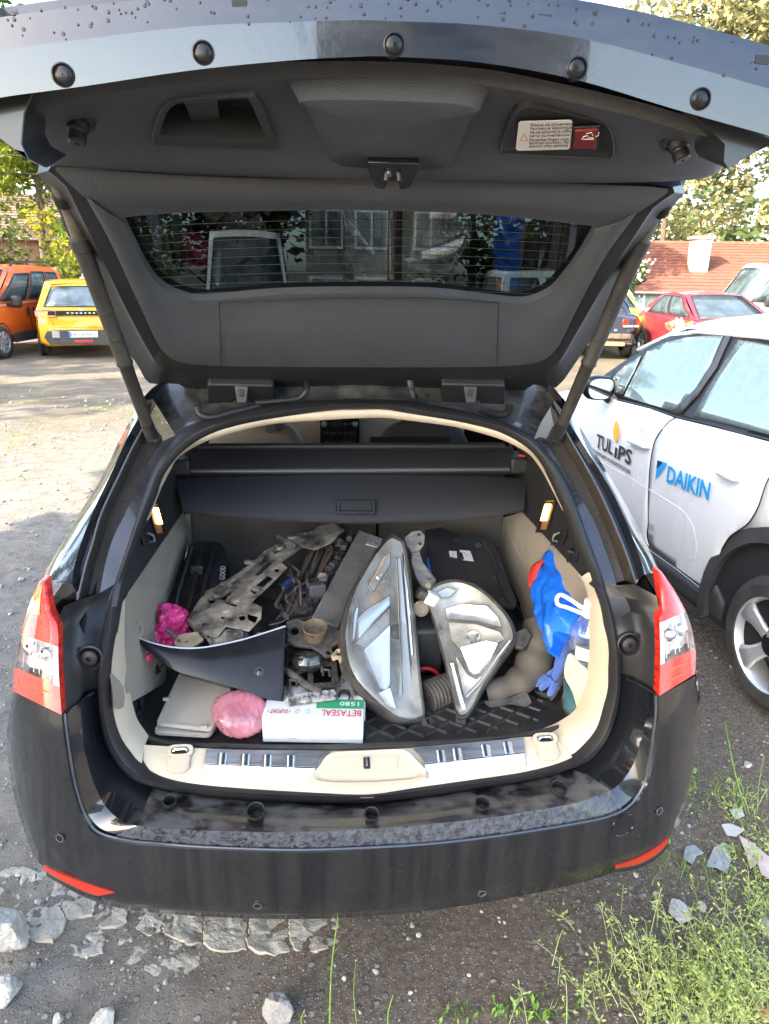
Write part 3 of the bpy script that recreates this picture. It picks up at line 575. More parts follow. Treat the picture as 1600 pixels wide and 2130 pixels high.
g = G(); g.add([(-.6, .16, .33), (.6, .16, .33), (.6, .3, .58), (-.6, .3, .58)], [(0, 1, 2, 3)]); M('bumper_core', g, mat('underseal'), WAG)
TYRE = mat('tyre_rubber', (.017, .017, .017), .8, bump=.3, bs=80, dust=((.16, .14, .12), .35, 9., .25))
RIM = mat('alloy', (.50, .51, .52), .32, .85, dust=((.2, .18, .16), .2, 12., .2))
def wheel(par, c, ax, r, w, spokes=5, rim=None, hub=None, detail=True):
    """tyre, dished rim with spokes, hub cap; ax points outwards"""
    c = V(c); ax = V(ax).normalized(); rim = rim or RIM
    g = G(); pr = [(r*.66, w*.42), (r*.70, w*.5), (r*.86, w*.5), (r*.96, w*.38), (r, w*.22), (r, -w*.22), (r*.96, -w*.38), (r*.86, -w*.5), (r*.66, -w*.45)]
    g.lathe(c, ax, pr, 40, False); WH = M('wheel', g, TYRE, par)
    if detail:
        g = G()
        for k in range(46):
            a = 2*math.pi*k/46; e = ax.orthogonal().normalized(); f = ax.cross(e); d = e*math.cos(a)+f*math.sin(a); t = ax.cross(d)
            g.prism([c+d*r*.985+ax*-w*.3+t*-.010*r, c+d*r*.985+ax*w*.3+t*-.03*r, c+d*r*.985+ax*w*.3+t*.0*r, c+d*r*.985+ax*-w*.3+t*.02*r], d*r*.028)
        M('tread', g, TYRE, WH, kind='stuff')
    g = G(); g.lathe(c, ax, [(r*.71, w*.42), (r*.72, w*.47), (r*.68, w*.47), (r*.64, w*.38), (r*.62, w*.05), (r*.60, -w*.2)], 40, False); RM = M('rim', g, rim, WH)
    g = G(); g.lathe(c, ax, [(r*.61, -w*.05), (.001, -w*.05)], 30, False); M('brake_disc', g, mat('wheel_dark', (.02, .02, .02), .6, .3), WH)
    e = ax.orthogonal().normalized(); f = ax.cross(e)
    for k in range(spokes):
        a = 2*math.pi*k/spokes+.3; d = e*math.cos(a)+f*math.sin(a); t = ax.cross(d); g = G()
        sec = lambda q, hw, h: [c+d*r*q+t*r*hw*sx+ax*(w*h+dz) for sx, dz in ((-1, -.012), (-.6, 0), (.6, 0), (1, -.012))]
        g.loft([sec(.08, .13, .36), sec(.25, .11, .37), sec(.45, .13, .40), sec(.64, .20, .44)]); M('spoke', g, rim, WH, solid=.012, soff=-1)
    g = G(); g.lathe(c, ax, [(r*.17, w*.34), (r*.16, w*.40), (r*.10, w*.42), (.001, w*.42)], 20, False); M('hub_cap', g, hub or rim, WH)
    return WH
for s in (-1, 1):
    for y in (1.10, 3.92): wheel(WAG, (s*.80, y, .31), (s, 0, 0), .325, .21, detail=False)
# tail lamps: red top with amber pane, clear middle, red foot
LRED = mat('red_lens', (.56, .026, .014), .15, 0, .8, var=.45, vs=26., stretch=(1, 1, 4), bump=.3, bs=150); LAMB = mat('amber_lens', (.80, .20, .05), .15, 0, .6, var=.2, vs=40.)
LCLR = thin_glass('clear_lens', (.93, .92, .92), 1.5, .04, ((.62, .56, .55), .05, .30, 30)); LINN = mat('lamp_inner', (.66, .61, .60), .3, .25, var=.3, vs=40., bump=.4, bs=60); REFB = mat('bulb_chrome', (.85, .82, .80), .15, 1.)
LWHT = mat('lamp_white_strip', (.62, .60, .60), .2, 0, .6)
SL = lambda x, z: SB(x, z)-.022
def lamp(s, outer, inner, cut1, cut2, strip_, nm):
    """outer and inner edges from top to bottom in the photo; cut1, cut2 row fractions for red / clear / red"""
    a = even(rs([V((x, y, 0)) for x, y in outer], 6), 25); b = even(rs([V((x, y, 0)) for x, y in inner], 6), 25); grid = []
    for i in range(25):
        r = []
        for j in range(9):
            t = j/8; x = lerp(b[i].x, a[i].x, t); y = lerp(b[i].y, a[i].y, t)
            r.append(Us(x, y, SL, .018*(1-math.sin(math.pi*min(1, max(0, t*.8+.1)))**.5)))
        grid.append(r)
    e = [[p+V((-s*.0, .03, 0)) for p in r] for r in grid]
    body = G(); body.loft([[grid[i][0] for i in range(25)], [e[i][0] for i in range(25)]]); body.loft([grid[0], e[0]]); body.loft([grid[24], e[24]]); body.loft([[r[8] for r in grid], [r[8]+V((s*.01, .08, 0)) for r in grid]])
    T = M(nm, body, LRED, WAG, ang=60)
    def pane(n, i0, i1, j0, j1, m, o=0.):
        g = G(); g.loft([[p+V((0, -o, 0)) for p in grid[i][j0:j1+1]] for i in range(i0, i1+1)]); return M(n, g, m, T, ang=60)
    c1, c2 = int(cut1*24), int(cut2*24)
    pane('red_pane', 0, c1, 0, 8, LRED); CP = pane('clear_pane', c1, c2, 1, 8, LCLR); pane('white_strip', c1, c2, 0, 1, LWHT, .001); pane('red_pane', c2, 24, 0, 8, LRED)
    g = G(); g.loft([[grid[i][j]+V((0, .022+.010*math.sin(j*1.1)**2, 0)) for j in range(1, 9)] for i in range(c1, c2+1)]); M('lamp_reflector', g, LINN, CP, ang=60)
    for j in (3, 6):
        c = grid[(c1+c2)//2][j]+V((0, .016, 0)); g = G(); g.lathe(c, (0, -1, .1), [(.016, -.004), (.014, .006), (.009, .010), (.006, .012), (.001, .013)], 18, False); M('bulb_bowl', g, REFB, CP)
    for j in (2, 4, 5, 7):
        g = G(); g.tube([grid[i][j]+V((0, .012, 0)) for i in range(c1, c2+1)], .0012, 5, False); M('lamp_divider', g, LWHT, CP)
    if s < 0: pane('amber_pane', 1, c1-5, 4, 8, LAMB, .0015)
    for i in range(c1+3, c2-1, 2):
        g = G(); g.tube([p+V((0, -.0008, 0)) for p in grid[i][1:6]], .0016, 5, False); M('lens_rib', g, LCLR, T)
    for i in range(c2+2, 23, 2):
        g = G(); g.tube([p+V((0, -.0008, 0)) for p in grid[i][2:6]], .0011, 5, False); M('lens_rib', g, mat('orange_rib', (.75, .16, .03), .2), T)
    return T
lamp(-1, [(84, 1207), (60, 1262), (42, 1330), (30, 1395), (28, 1438)], [(97, 1208), (106, 1275), (120, 1304), (122, 1390), (128, 1487)], .52, .80, 0, 'tail_lamp')
lamp(1, [(1376, 1188), (1408, 1236), (1434, 1290), (1447, 1350), (1446, 1400), (1446, 1402)], [(1368, 1190), (1378, 1268), (1372, 1285), (1374, 1360), (1371, 1448)], .44, .78, 0, 'tail_lamp')
# bumper reflectors, parking sensors, tow cover
RREF = mat('reflector_red', (.44, .026, .012), .25, 0, .5, bump=.3, bs=200)
def onb(px, off=-.004): return [Us(x, y, SB, off) for x, y in px]
for up, lo in (([(88, 1803), (130, 1820), (185, 1840), (238, 1857)], [(96, 1812), (130, 1832), (180, 1856), (210, 1863), ]), ([(1390, 1745), (1360, 1770), (1320, 1790), (1280, 1802)], [(1391, 1752), (1362, 1780), (1322, 1799), (1281, 1806)])):
    a = rs(onb(up), 4); b = rs(onb(lo), 4); g = G(); g.loft([[p+V((0, .02, 0)) for p in a], a, b, [p+V((0, .02, 0)) for p in b]]); RF = M('bumper_reflector', g, RREF, WAG, ang=40)
    lo2 = [(x+(6 if x > 800 else -6)*0, y+9) for x, y in lo]; c = rs(onb(lo2, .002), 4); g = G(); g.loft([b, c]); M('reflector_trim', g, PLAS, RF, solid=.004)
for x, y, r in ((125, 1743, .0095), (536, 1884, .0095), (1003, 1858, .0095), (1372, 1687, .0095), (1297, 1718, .030)):
    c = Us(x, y, SB, -.001); d = 2e-2; nx = (Us(x+8, y, SB)-Us(x-8, y, SB)); nyy = (Us(x, y-8, SB)-Us(x, y+8, SB)); n = nx.cross(nyy).normalized()
    if n.y > 0: n = -n
    g = G(); g.lathe(c, n, [(r*1.1, -.002), (r*1.08, .0012), (r*.98, .0012), (r*.95, -.001), (.001, .0005)], 26, False); M('parking_sensor' if r < .02 else 'tow_eye_cover', g, [PAINT], WAG)
    if r < .02: g = G(); g.tube([c+n*.0012+(n.orthogonal().normalized()*math.cos(t)+n.cross(n.orthogonal().normalized())*math.sin(t))*r for t in [2*math.pi*k/24 for k in range(25)]], .0008, 5); M('sensor_ring', g, mat('worn_ring', (.11, .11, .11), .5), WAG)
# rubber stops on the pillar panels
for x, y, off in ((188, 1367, 0), (1307, 1339, 0)):
    c = Us(x, y, SA, -.014); g = G(); g.lathe(c, (0, -1, .12), [(.030, -.006), (.030, .004), (.026, .006), (.022, -.004), (.019, -.006), (.018, .010), (.012, .014), (.006, .014), (.004, .006), (.001, .006)], 24, False); M('rubber_stop', g, RUB, WAG)
# ------------------------------------------------------------ tailgate, standing open
PGn = V((0, .527, .66)).normalized()
PG = Pl((0, .88, 1.40), PGn)
def pg(px, py, off=0.): return Upl(px, py, PG.p+PGn*off, PGn)
F1 = [(118, 347), (156, 375), (196, 442), (231, 506), (266, 582), (301, 658), (327, 713), (348, 739), (377, 754), (450, 761), (560, 763), (744, 764), (930, 764), (1040, 762), (1118, 754), (1156, 728), (1182, 681), (1220, 605), (1264, 527), (1307, 468), (1345, 419), (1388, 392), (1200, 383), (1000, 378), (744, 374), (500, 370), (300, 360)]
F2 = [(255, 453), (258, 464), (270, 490), (284, 518), (300, 550), (318, 578), (336, 597), (355, 609), (380, 619), (423, 626), (580, 613), (744, 610), (900, 612), (1010, 624), (1077, 631), (1112, 626), (1147, 608), (1176, 576), (1206, 535), (1225, 503), (1238, 480), (1242, 474), (1200, 466), (1000, 446), (744, 437), (500, 440), (350, 444)]
F0 = [(88, 346), (112, 408), (140, 486), (180, 572), (222, 660), (256, 716), (288, 762), (312, 797), (372, 799), (420, 826), (560, 827), (744, 821), (930, 827), (1064, 826), (1110, 800), (1157, 806), (1206, 742), (1264, 655), (1312, 576), (1341, 522), (1380, 452), (1418, 385), (1200, 380), (1000, 376), (744, 372), (500, 368), (300, 356)]
TG = G(); f1 = [pg(x, y) for x, y in F1]; f2 = [pg(x, y, .012) for x, y in F2]
def R3(a): return rs(a, 3, True)
a, b = R3(f1), R3(f2); rr = [a]
for t in (.12, .4, .7, .9): rr.append([p.lerp(q, t)-PGn*(.012*math.sin(math.pi*min(1, t*1.1))) for p, q in zip(a, b)])
rr += [b, [q+PGn*.03 for q in b]]
TG.loft(rr, True); GATE = M('tailgate', TG, TRIM, WAG, ang=70)
GLASS = thin_glass('tinted_glass', (.020, .027, .030), 1.6)
g = G(); gl = [q+PGn*.02 for q in b]; gl = [p+(p-sum(gl, V())/len(gl)).normalized()*.01 for p in gl]
tt = tessellate_polygon([gl]); g.add(gl, tt); M('rear_window', g, GLASS, GATE)
for k in range(9):                        # heating wires
    y0 = 462+k*18; L = [(x, y0+(-4+((x-744)/480)**2*16)*1.0) for x in range(int(262+k*9), int(1236-k*7), 60)]
    g = G(); g.tube([pg(x, y, .031) for x, y in L], .0007, 4, False); M('heating_wire', g, BLACKP, GATE)
g = G(); r1 = [q+PGn*.0315 for q in b]; ce = sum(r1, V())/len(r1); g.loft([[p+(p-ce).normalized()*.02 for p in r1], [p.lerp(ce, .018) for p in r1]], True); M('glass_border', g, BLACKP, GATE)
# seams in the trim under the glass
for L in ([(456, 628), (459, 700), (460, 757)], [(1037, 630), (1035, 700), (1033, 757)]):
    g = G(); g.tube([pg(x, y, -.0095) for x, y in L], .0013, 5); M('trim_seam', g, BLACKP, GATE)
for L in ([(456, 629), (600, 622), (744, 619), (900, 621), (1037, 630)], ):
    g = G(); g.tube(rs([pg(x, y, -.004) for x, y in L], 4), .0022, 6); M('trim_seam', g, PLAS, GATE)
# outer frame of the gate round the trim
f0 = R3([pg(x, y, .055) for x, y in F0]); fm = R3([pg(lerp(x, u, .4), lerp(y, v, .4), .004) for (x, y), (u, v) in zip(F1, F0)]); fm2 = R3([pg(lerp(x, u, .5), lerp(y, v, .5), .03) for (x, y), (u, v) in zip(F1, F0)])
g = G(); g.loft([[p+PGn*.006 for p in a], fm, fm2, f0, [p+PGn*.03 for p in f0]], True); M('gate_frame', g, PLAS, GATE, ang=40)
# lower part: grained panel, recessed strip, painted band
PTOP = [(28, 250), (60, 236), (130, 217), (220, 195), (350, 178), (500, 167), (610, 163), (820, 163), (1010, 178), (1150, 204), (1300, 238), (1430, 274), (1490, 288), (1513, 300)]
PBOT = [(46, 318), (66, 334), (130, 345), (220, 352), (350, 359), (500, 366), (610, 371), (820, 376), (1010, 379), (1150, 381), (1300, 380), (1430, 375), (1484, 364), (1506, 345)]
def pan(t): return itp(t, [(0, -.12), (.5, .02), (.92, .13), (1, .165)])
g = G(); rr = []
for i in range(37):
    t = i/36; r = [Uy(lerp(p[0], q[0], t), lerp(p[1], q[1], t), pan(t)) for p, q in zip(PTOP, PBOT)]; rr.append(rs(r, 9))
rr = [[p+V((0, -.004, .02)) for p in rr[0]]]+rr+[[p+V((0, .035, .02)) for p in rr[-1]], [p+V((0, .12, .05)) for p in rr[-1]], [p+V((0, .16, -.02)) for p in rr[-1]]]
POCK = [(325, 280), (333, 250), (344, 223), (363, 210), (395, 206), (506, 199), (527, 206), (542, 236), (562, 286), (558, 296), (538, 297), (345, 290), (330, 287)]
g.loft(rr)
keep = [f for f in g.f if not inpoly(*proj(sum((g.v[i] for i in f), V())/4), POCK)]; g.f = keep; g.m = [0]*len(keep)   # opening of the grip pocket
for e in (0, -1):                          # turned-up ends of the panel
    col = [r[e] for r in rr]; s = -1 if e == 0 else 1; g.loft([col, [p+V((s*.012, .01, .02)) for p in col], [p+V((s*.012, .02, .09)) for p in col]])
PAN = M('lower_trim_panel', g, TRIM, GATE, ang=50)
PP = Pl(Uy(820, 163, -.12), V((0, .285, -.0)).cross(V((1, 0, 0))))
_a, _b = Uy(820, 190, pan(.13)), Uy(820, 340, pan(.83)); PPn = (_b-_a).cross(V((1, 0, 0))).normalized()
if PPn.z > 0: PPn = -PPn
def _yx(L, x):
    return itp(x, L)
def pp(px, py, off=0.):                    # on the curved panel itself
    t = min(1, max(0, (py-_yx(PTOP, px))/(_yx(PBOT, px)-_yx(PTOP, px)))); return Uy(px, py, pan(t))+PPn*off
BANDL = [(-140, 232), (0, 203), (170, 180), (400, 146), (600, 126), (740, 118), (820, 118), (1000, 130), (1200, 166), (1400, 226), (1600, 282), (1660, 300)]
BANDU = [(-140, 62), (0, 36), (200, 9), (400, -8), (600, -16), (744, -18), (820, -16), (1000, -6), (1200, 17), (1400, 58), (1600, 112), (1660, 132)]
BM_ = [(-140, 130), (0, 105), (170, 82), (400, 55), (600, 46), (740, 42), (820, 44), (1000, 52), (1200, 78), (1400, 128), (1600, 185), (1660, 205)]
PAINTB = mat('tailgate_paint', (.008, .010, .016), .10, 0, 1., dust=((.22, .21, .20), .10, 9., .2, (1, 3, 3)), crough=.02, bump=.22, bs=3.5)
bl, bm_, bu = [rs([Uy(x, y, d) for x, y in q], 4) for q, d in ((BANDL, -.2050), (BM_, -.2065), (BANDU, -.1985))]
g = G(); g.loft([[p+V((0, .03, .012)) for p in bl], bl, bm_, bu, [p+V((0, .006, .012)) for p in bu], [p+V((0, .08, .03)) for p in bu], [V((p.x, .25, p.z-.02)) for p in bu]]); BAND = M('gate_lower_band', g, PAINTB, GATE, ang=8)
pt = rs([Uy(x, y, -.115) for x, y in PTOP], 4); n1, n2 = len(pt), len(bl)
e1 = even([p+V((0, .02, .03)) for p in bl], 60); e2 = even([p+V((0, .012, .02)) for p in pt], 60); e2[0] += V((-.06, 0, .02)); e2[-1] += V((.06, 0, .02))
g = G(); g.loft([e1, [p.lerp(q, .5)+V((0, .012, .012)) for p, q in zip(e1, e2)], e2, [p+V((0, .25, .02)) for p in e2]]); M('gate_seal_strip', g, mat('gate_inner_paint', (.022, .024, .028), .3, 0, .3), GATE, ang=60)
g = G(); rn_ = random.Random(2)
for k in range(150):                       # dried drips and specks along the band
    i = rn_.randrange(4, len(bu)-4); t = rn_.random()**2.2; p = bu[i].lerp(bm_[i], t); r = rn_.uniform(.0010, .0028); g.lathe(p+V((rn_.uniform(-.012, .012), -.0006, 0)), (0, -1, 0), [(r, 0), (r*.8, .0008), (.0001, .001)], 7, False)
M('drips', g, mat('drip', (.02, .02, .022), .15), BAND, kind='stuff')
for pol in ([(-90, 222), (0, 201), (70, 190), (52, 236), (46, 300), (60, 330), (98, 350), (60, 336), (0, 290), (-60, 262)], [(1440, 236), (1600, 280), (1656, 296), (1610, 300), (1560, 322), (1516, 352), (1506, 336), (1508, 300)]):   # rounded lower corners of the gate
    g = G(); g.prism([Uy(x, y, -.165) for x, y in pol], (0, .10, .03)); M('gate_corner', g, mat('gate_inner_paint'), GATE, bevel=.008, seg=3)
# latch housing in the middle
base = [(604, 166), (720, 163), (900, 168), (1014, 182), (1000, 205), (955, 318), (940, 346), (900, 356), (740, 352), (690, 340), (672, 312), (620, 190)]
face = [(628, 172), (720, 169), (900, 174), (992, 188), (978, 210), (900, 284), (885, 292), (840, 294), (760, 292), (722, 284), (704, 270), (640, 190)]
b0 = R3([pp(x, y, -.012) for x, y in base]); b1 = R3([pp(x, y, .028) for x, y in face]); ce = sum(b1, V())/len(b1)
g = G(); g.loft([b0, [p.lerp(q, .12)+PPn*.010 for p, q in zip(b0, b1)], [p.lerp(q, .88)+PPn*.0 for p, q in zip(b0, b1)], b1, [p.lerp(ce, .08)+PPn*.002 for p in b1], [p.lerp(ce, .6)+PPn*.003 for p in b1], [ce+PPn*.003]*len(b1)], True); LH = M('latch_housing', g, TRIM, PAN, ang=60)
def box_px(name, pol, o0, o1, m, par, bv=.003, f=pp): g = G(); g.prism([f(x, y, o0) for x, y in pol], (PPn if f is pp else SWn)*(o1-o0)); return M(name, g, m, par, bevel=bv)
LB_ = box_px('latch_body', [(764, 296), (872, 300), (866, 322), (852, 352), (832, 356), (826, 336), (806, 334), (800, 355), (782, 352), (766, 318)], .012, .036, mat('latch_black', (.012, .012, .013), .25, .3), LH)
c = pp(816, 318, .036); g = G(); g.tube([c+V((-.012, 0, -.012)), c+V((-.009, 0, .006)), c+V((0, 0, .012)), c+V((.009, 0, .006)), c+V((.012, 0, -.012))], .004, 8); M('latch_claw', g, DARKM, LB_)
g = G(); g.lathe(pp(808, 318, .03), PPn, [(.006, 0), (.006, .010), (.001, .010)], 12); M('latch_rivet', g, CHROME, LB_)
# grip pocket on the left
po = [(316, 284), (324, 250), (336, 218), (356, 204), (390, 200), (510, 192), (534, 200), (552, 235), (572, 288), (568, 302), (545, 305), (340, 297), (322, 294)]
pi_ = [(333, 276), (341, 250), (352, 228), (370, 216), (400, 212), (503, 205), (520, 212), (532, 238), (553, 284), (548, 290), (530, 290), (350, 283), (338, 281)]
q3 = [pp(320, 285), pp(568, 298), pp(440, 200)]; GPn = (q3[1]-q3[0]).cross(q3[2]-q3[0]).normalized(); GPn = GPn if GPn.z < 0 else -GPn
gp_ = lambda x, y, o=0.: Upl(x, y, q3[0]+GPn*(o+.002), GPn)
o_ = R3([gp_(x, y, 0) for x, y in po]); i_ = R3([gp_(x, y, .004) for x, y in pi_]); deep = [p-PPn*.055+V((0, .012, 0)) for p in i_]; cd_ = sum(deep, V())/len(deep)
g = G(); g.loft([[p-PPn*.01 for p in o_], [p+PPn*.004 for p in o_], [p.lerp(q, .2)+PPn*.005 for p, q in zip(o_, i_)], i_, [p.lerp(q, .5) for p, q in zip(i_, deep)], [p.lerp(cd_, .06) for p in deep], [p.lerp(cd_, .2) for p in deep], [cd_]*len(deep)], True); PK = M('grip_pocket', g, mat('pocket_grey', (.034, .036, .040), .55, bump=.15, bs=400), PAN, ang=60)
g = G(); g.prism([gp_(x, y, o) for x, y, o in ((384, 212, .002), (452, 205, .002), (458, 245, -.032), (400, 252, -.032))], -PPn*-.003); M('pocket_lid', g, mat('pocket_grey'), PK, bevel=.001)
# switch plate on the right: warning label and red push button
s3 = [pp(1050, 300), pp(1268, 308), pp(1160, 232)]; SWn = (s3[1]-s3[0]).cross(s3[2]-s3[0]).normalized(); SWn = SWn if SWn.z < 0 else -SWn
def sw(px, py, off=0.): return Upl(px, py, s3[0]+SWn*(off+.004), SWn)
po = [(1038, 304), (1050, 268), (1068, 232), (1086, 220), (1112, 216), (1180, 230), (1250, 248), (1270, 262), (1278, 290), (1279, 314), (1272, 324), (1250, 326), (1056, 318), (1042, 314)]
o_ = R3([sw(x, y, -.002) for x, y in po]); ce = sum(o_, V())/len(o_)
g = G(); g.loft([[p-PPn*.012 for p in o_], [p+PPn*.004 for p in o_], [p.lerp(ce, .03)+PPn*.005 for p in o_], [p.lerp(ce, .05)+PPn*.003 for p in o_], [ce+PPn*.003]*len(o_)], True); SW = M('switch_plate', g, mat('plate_black', (.022, .023, .026), .5, bump=.1, bs=400), PAN, ang=50)
LBQ = [(1079, 256), (1083, 252), (1187, 249), (1191, 253), (1186, 306), (1182, 310), (1078, 313), (1073, 309)]
LBL = box_px('warning_label', LBQ, .005, .0056, mat('sticker_white', (.74, .74, .73), .5), SW, 0, sw)
RB0 = [(1197, 266), (1244, 263), (1239, 303), (1192, 302)]
box_px('button_frame', [(1193, 262), (1248, 259), (1243, 307), (1188, 306)], .003, .0065, mat('plate_black'), SW, .001, sw)
BTN = box_px('red_button', RB0, .004, .010, mat('button_red', (.20, .018, .022), .45), SW, .0015, sw)
lo = sw(1079, 308, .0058); lx = (sw(1184, 305, .0058)-lo).normalized(); ly = (sw(1084, 254, .0058)-lo); ly = (ly-lx*ly.dot(lx)).normalized()
lw = (sw(1184, 305, .0058)-lo).length; lh = (sw(1084, 254, .0058)-lo).length
INK = mat('label_ink', (.20, .18, .17), .7)
for i, s_ in enumerate(('Risque de pincement', 'Fermeture électrique', 'Ne pas actionner le coffre', 'sans surveillance.')): text('label_text', s_, lh*.145, lo+lx*lw*.20+ly*lh*(.84-.135*i), lx, ly, INK, LBL, maxw=lw*.78)
for i, s_ in enumerate(('Potential finger trap.', 'Electrical operation. Pay', 'attention when operating.')): text('label_text', s_, lh*.145, lo+lx*lw*.20+ly*lh*(.27-.125*i), lx, ly, INK, LBL, maxw=lw*.78)
g = G(); q = [lo+lx*lw*a+ly*lh*b for a, b in ((.02, .30), (.17, .30), (.095, .56))]; g.tube(q+[q[0]], .0007, 4); M('warning_triangle', g, mat('ink_orange', (.55, .25, .05), .6), LBL)
bo = sw(1196, 299, .0103); bx_ = (sw(1240, 300, .0103)-bo).normalized(); by_ = (sw(1198, 268, .0103)-bo); by_ = (by_-bx_*by_.dot(bx_)).normalized(); bw = (sw(1240, 300, .0103)-bo).length; bh = (sw(1198, 268, .0103)-bo).length
WINK = mat('symbol_white', (.75, .72, .70), .5); g = G(); B_ = lambda u, v: bo+bx_*bw*u+by_*bh*v
g.tube([B_(.22, .35), B_(.24, .5), B_(.4, .56), B_(.5, .42), B_(.72, .42), B_(.76, .34), B_(.22, .33)], .0008, 4); M('button_symbol', g, WINK, BTN)
g = G(); g.tube([B_(.30, .66), B_(.5, .78), B_(.66, .55)], .0008, 4); M('button_symbol', g, WINK, BTN)
g = G(); g.tube([B_(.82, .8), B_(.9, .6), B_(.80, .52)], .0008, 4); M('button_symbol', g, WINK, BTN)
# rubber buffers
for bx, by, tx, ty in ((163, 256, 161, 300), (1407, 298, 1420, 334)):
    p0 = pp(bx, by, -.006); p1 = Uy(tx, ty, p0.y-.012); ax = p1-p0; L = ax.length
    g = G(); g.lathe(p0, PPn, [(.026, 0), (.025, .008), (.018, .009)], 20, False); BF = M('gate_buffer', g, PLAS, PAN)
    g = G(); g.lathe(p0, ax, [(.016, 0), (.016, L*.45), (.013, L*.5), (.0125, L*.58), (.0135, L*.62), (.0135, L*.92), (.011, L), (.004, L), (.003, L*.9), (.001, L*.9)], 20, False); M('buffer_tip', g, RUB, BF)
# blanking plugs and slots in the painted band
for x, y in ((132, 156), (423, 110), (820, 93), (1200, 142), (1457, 206)):
    c = Uy(x, y, -.205); c2 = Uy(x, y-20, -.192); n = V((0, -.998, -.06)); g = G(); g.lathe(c, n, [(.0150, -.01), (.0145, .003), (.0128, .0035), (.012, .001), (.0115, .0015), (.007, .0028), (.001, .003)], 28, False); M('blanking_plug', g, mat('plug_gloss', (.008, .008, .010), .22, 0, 0, spec=.35), BAND)
for x, y in ((499, 12), (1132, 41), (1584, 125)):
    c = Uy(x, y, -.199); g = G(); g.prism([c+V((a*.010, -.001, b*.006)) for a, b in ((-1, -1), (1, -1), (1, 1), (-1, 1))], (0, -.002, 0)); M('band_slot', g, BLACKP, BAND, bevel=.001)
# hinge covers, hinge arms and cable sleeves along the roof edge
for x0, x1, hx in ((433, 571, 502), (916, 1048, 979)):
    pol = [(x0, 777), (x0+3, 772), (x1-3, 775), (x1, 780), (x1-2, 826), (x1-50, 824), (hx+16, 806), (hx-16, 804), (x0+46, 822), (x0+2, 822)]
    g = G(); g.prism([pg(x, y, .03) for x, y in pol], -PGn*.045); HC = M('hinge_cover', g, PLAS, GATE, bevel=.005)
    a0 = Uy(hx-12, 800, .80); g = G(); pol = [(hx-14, 802), (hx+14, 804), (hx+11, 838), (hx-9, 838)]; g.prism([Uy(x, y, .80) for x, y in pol], (0, .012, 0)); HA = M('hinge_arm', g, mat('hinge_grey', (.06, .06, .065), .4, .5), HC, bevel=.002)
    g = G(); g.box(Uy(hx, 818, .797), (.013, .006, .020)); M('hinge_slot', g, BLACKP, HA, bevel=.001)
def sleeve(pts, r, nm='cable_sleeve', par=None, m=None):
    P = even(rs(pts, 8), 70); g = G(); g.tube(P, [r*(1.12 if k % 2 else .90) for k in range(70)], 10); return M(nm, g, m or RUB, par or GATE, ang=80)
sleeve([pg(640, 790, .02), Uy(637, 812, .80), Uy(622, 828, .80), Uy(580, 834, .79), Uy(530, 838, .78)], .0085)
sleeve([pg(853, 792, .02), Uy(856, 812, .80), Uy(866, 828, .80), Uy(885, 838, .79)], .0085)
sleeve([Uy(412, 846, .74), Uy(416, 862, .73), Uy(440, 868, .73), Uy(480, 858, .75), Uy(530, 846, .78), Uy(540, 842, .79)], .010)
sleeve([Uy(1060, 842, .76), Uy(1056, 858, .75), Uy(1035, 862, .75), Uy(1000, 852, .78)], .010)
# gas struts
STM = mat('strut_sleeve', (.017, .017, .017), .5, dust=((.17, .14, .11), .18, 16., .22, (2, 2, .6)))
def strut(a, b, e, ya, yb, r):
    A = Uy(*a, ya); B = Uy(*b, yb); g = G(); d = B-A; P = [A+d*t for t in (0, .04, .12, .3, .55, .56, .57, .8, .90)]
    g.tube(P, [r*1.0, r*1.05, r*1.02, r, r, r*1.12, r*.92, r*.88, r*.84], 18); S = M('tailgate_strut', g, STM, WAG, ang=60)
    sleeve([A+d*.895, A+d*.93, A+d*.985], r*.80, 'strut_boot', S, STM)
    g = G(); g.tube([B-V((.012, 0, 0)), B+V((.012, .0, 0))], .012, 14); g.tube([A+d*.97, B], .009, 10); M('ball_joint', g, DARKM, S, ang=60)
    g = G(); E_ = Uy(*e, ya-.10); g.tube([A+d*.02, A.lerp(E_, .5)+PGn*.004, E_], [r*.8, r*.78, r*.95], 12); M('strut_rod', g, mat('dusty_rod', (.09, .075, .06), .5, .3, dust=((.25, .21, .16), .5, 20., .2)), S)
    sleeve([A.lerp(E_, .62), A.lerp(E_, .78)], r*1.0, 'strut_boot', S, STM)
    g = G(); g.lathe(A-d.normalized()*.01, d, [(r*.7, 0), (r*1.18, .004), (r*1.18, .03), (r*1.0, .034)], 18); M('strut_collar', g, STM, S)
    for t in (.18, .3, .43):
        g = G(); g.lathe(A+d*t, d, [(r*1.0, -.004), (r*1.06, 0), (r*1.0, .004)], 18, False); M('strut_clip', g, STM, S)
strut((166, 500), (318, 914), (118, 372), .42, .685, .019)
strut((1333, 505), (1156, 914), (1392, 400), .42, .685, .019)
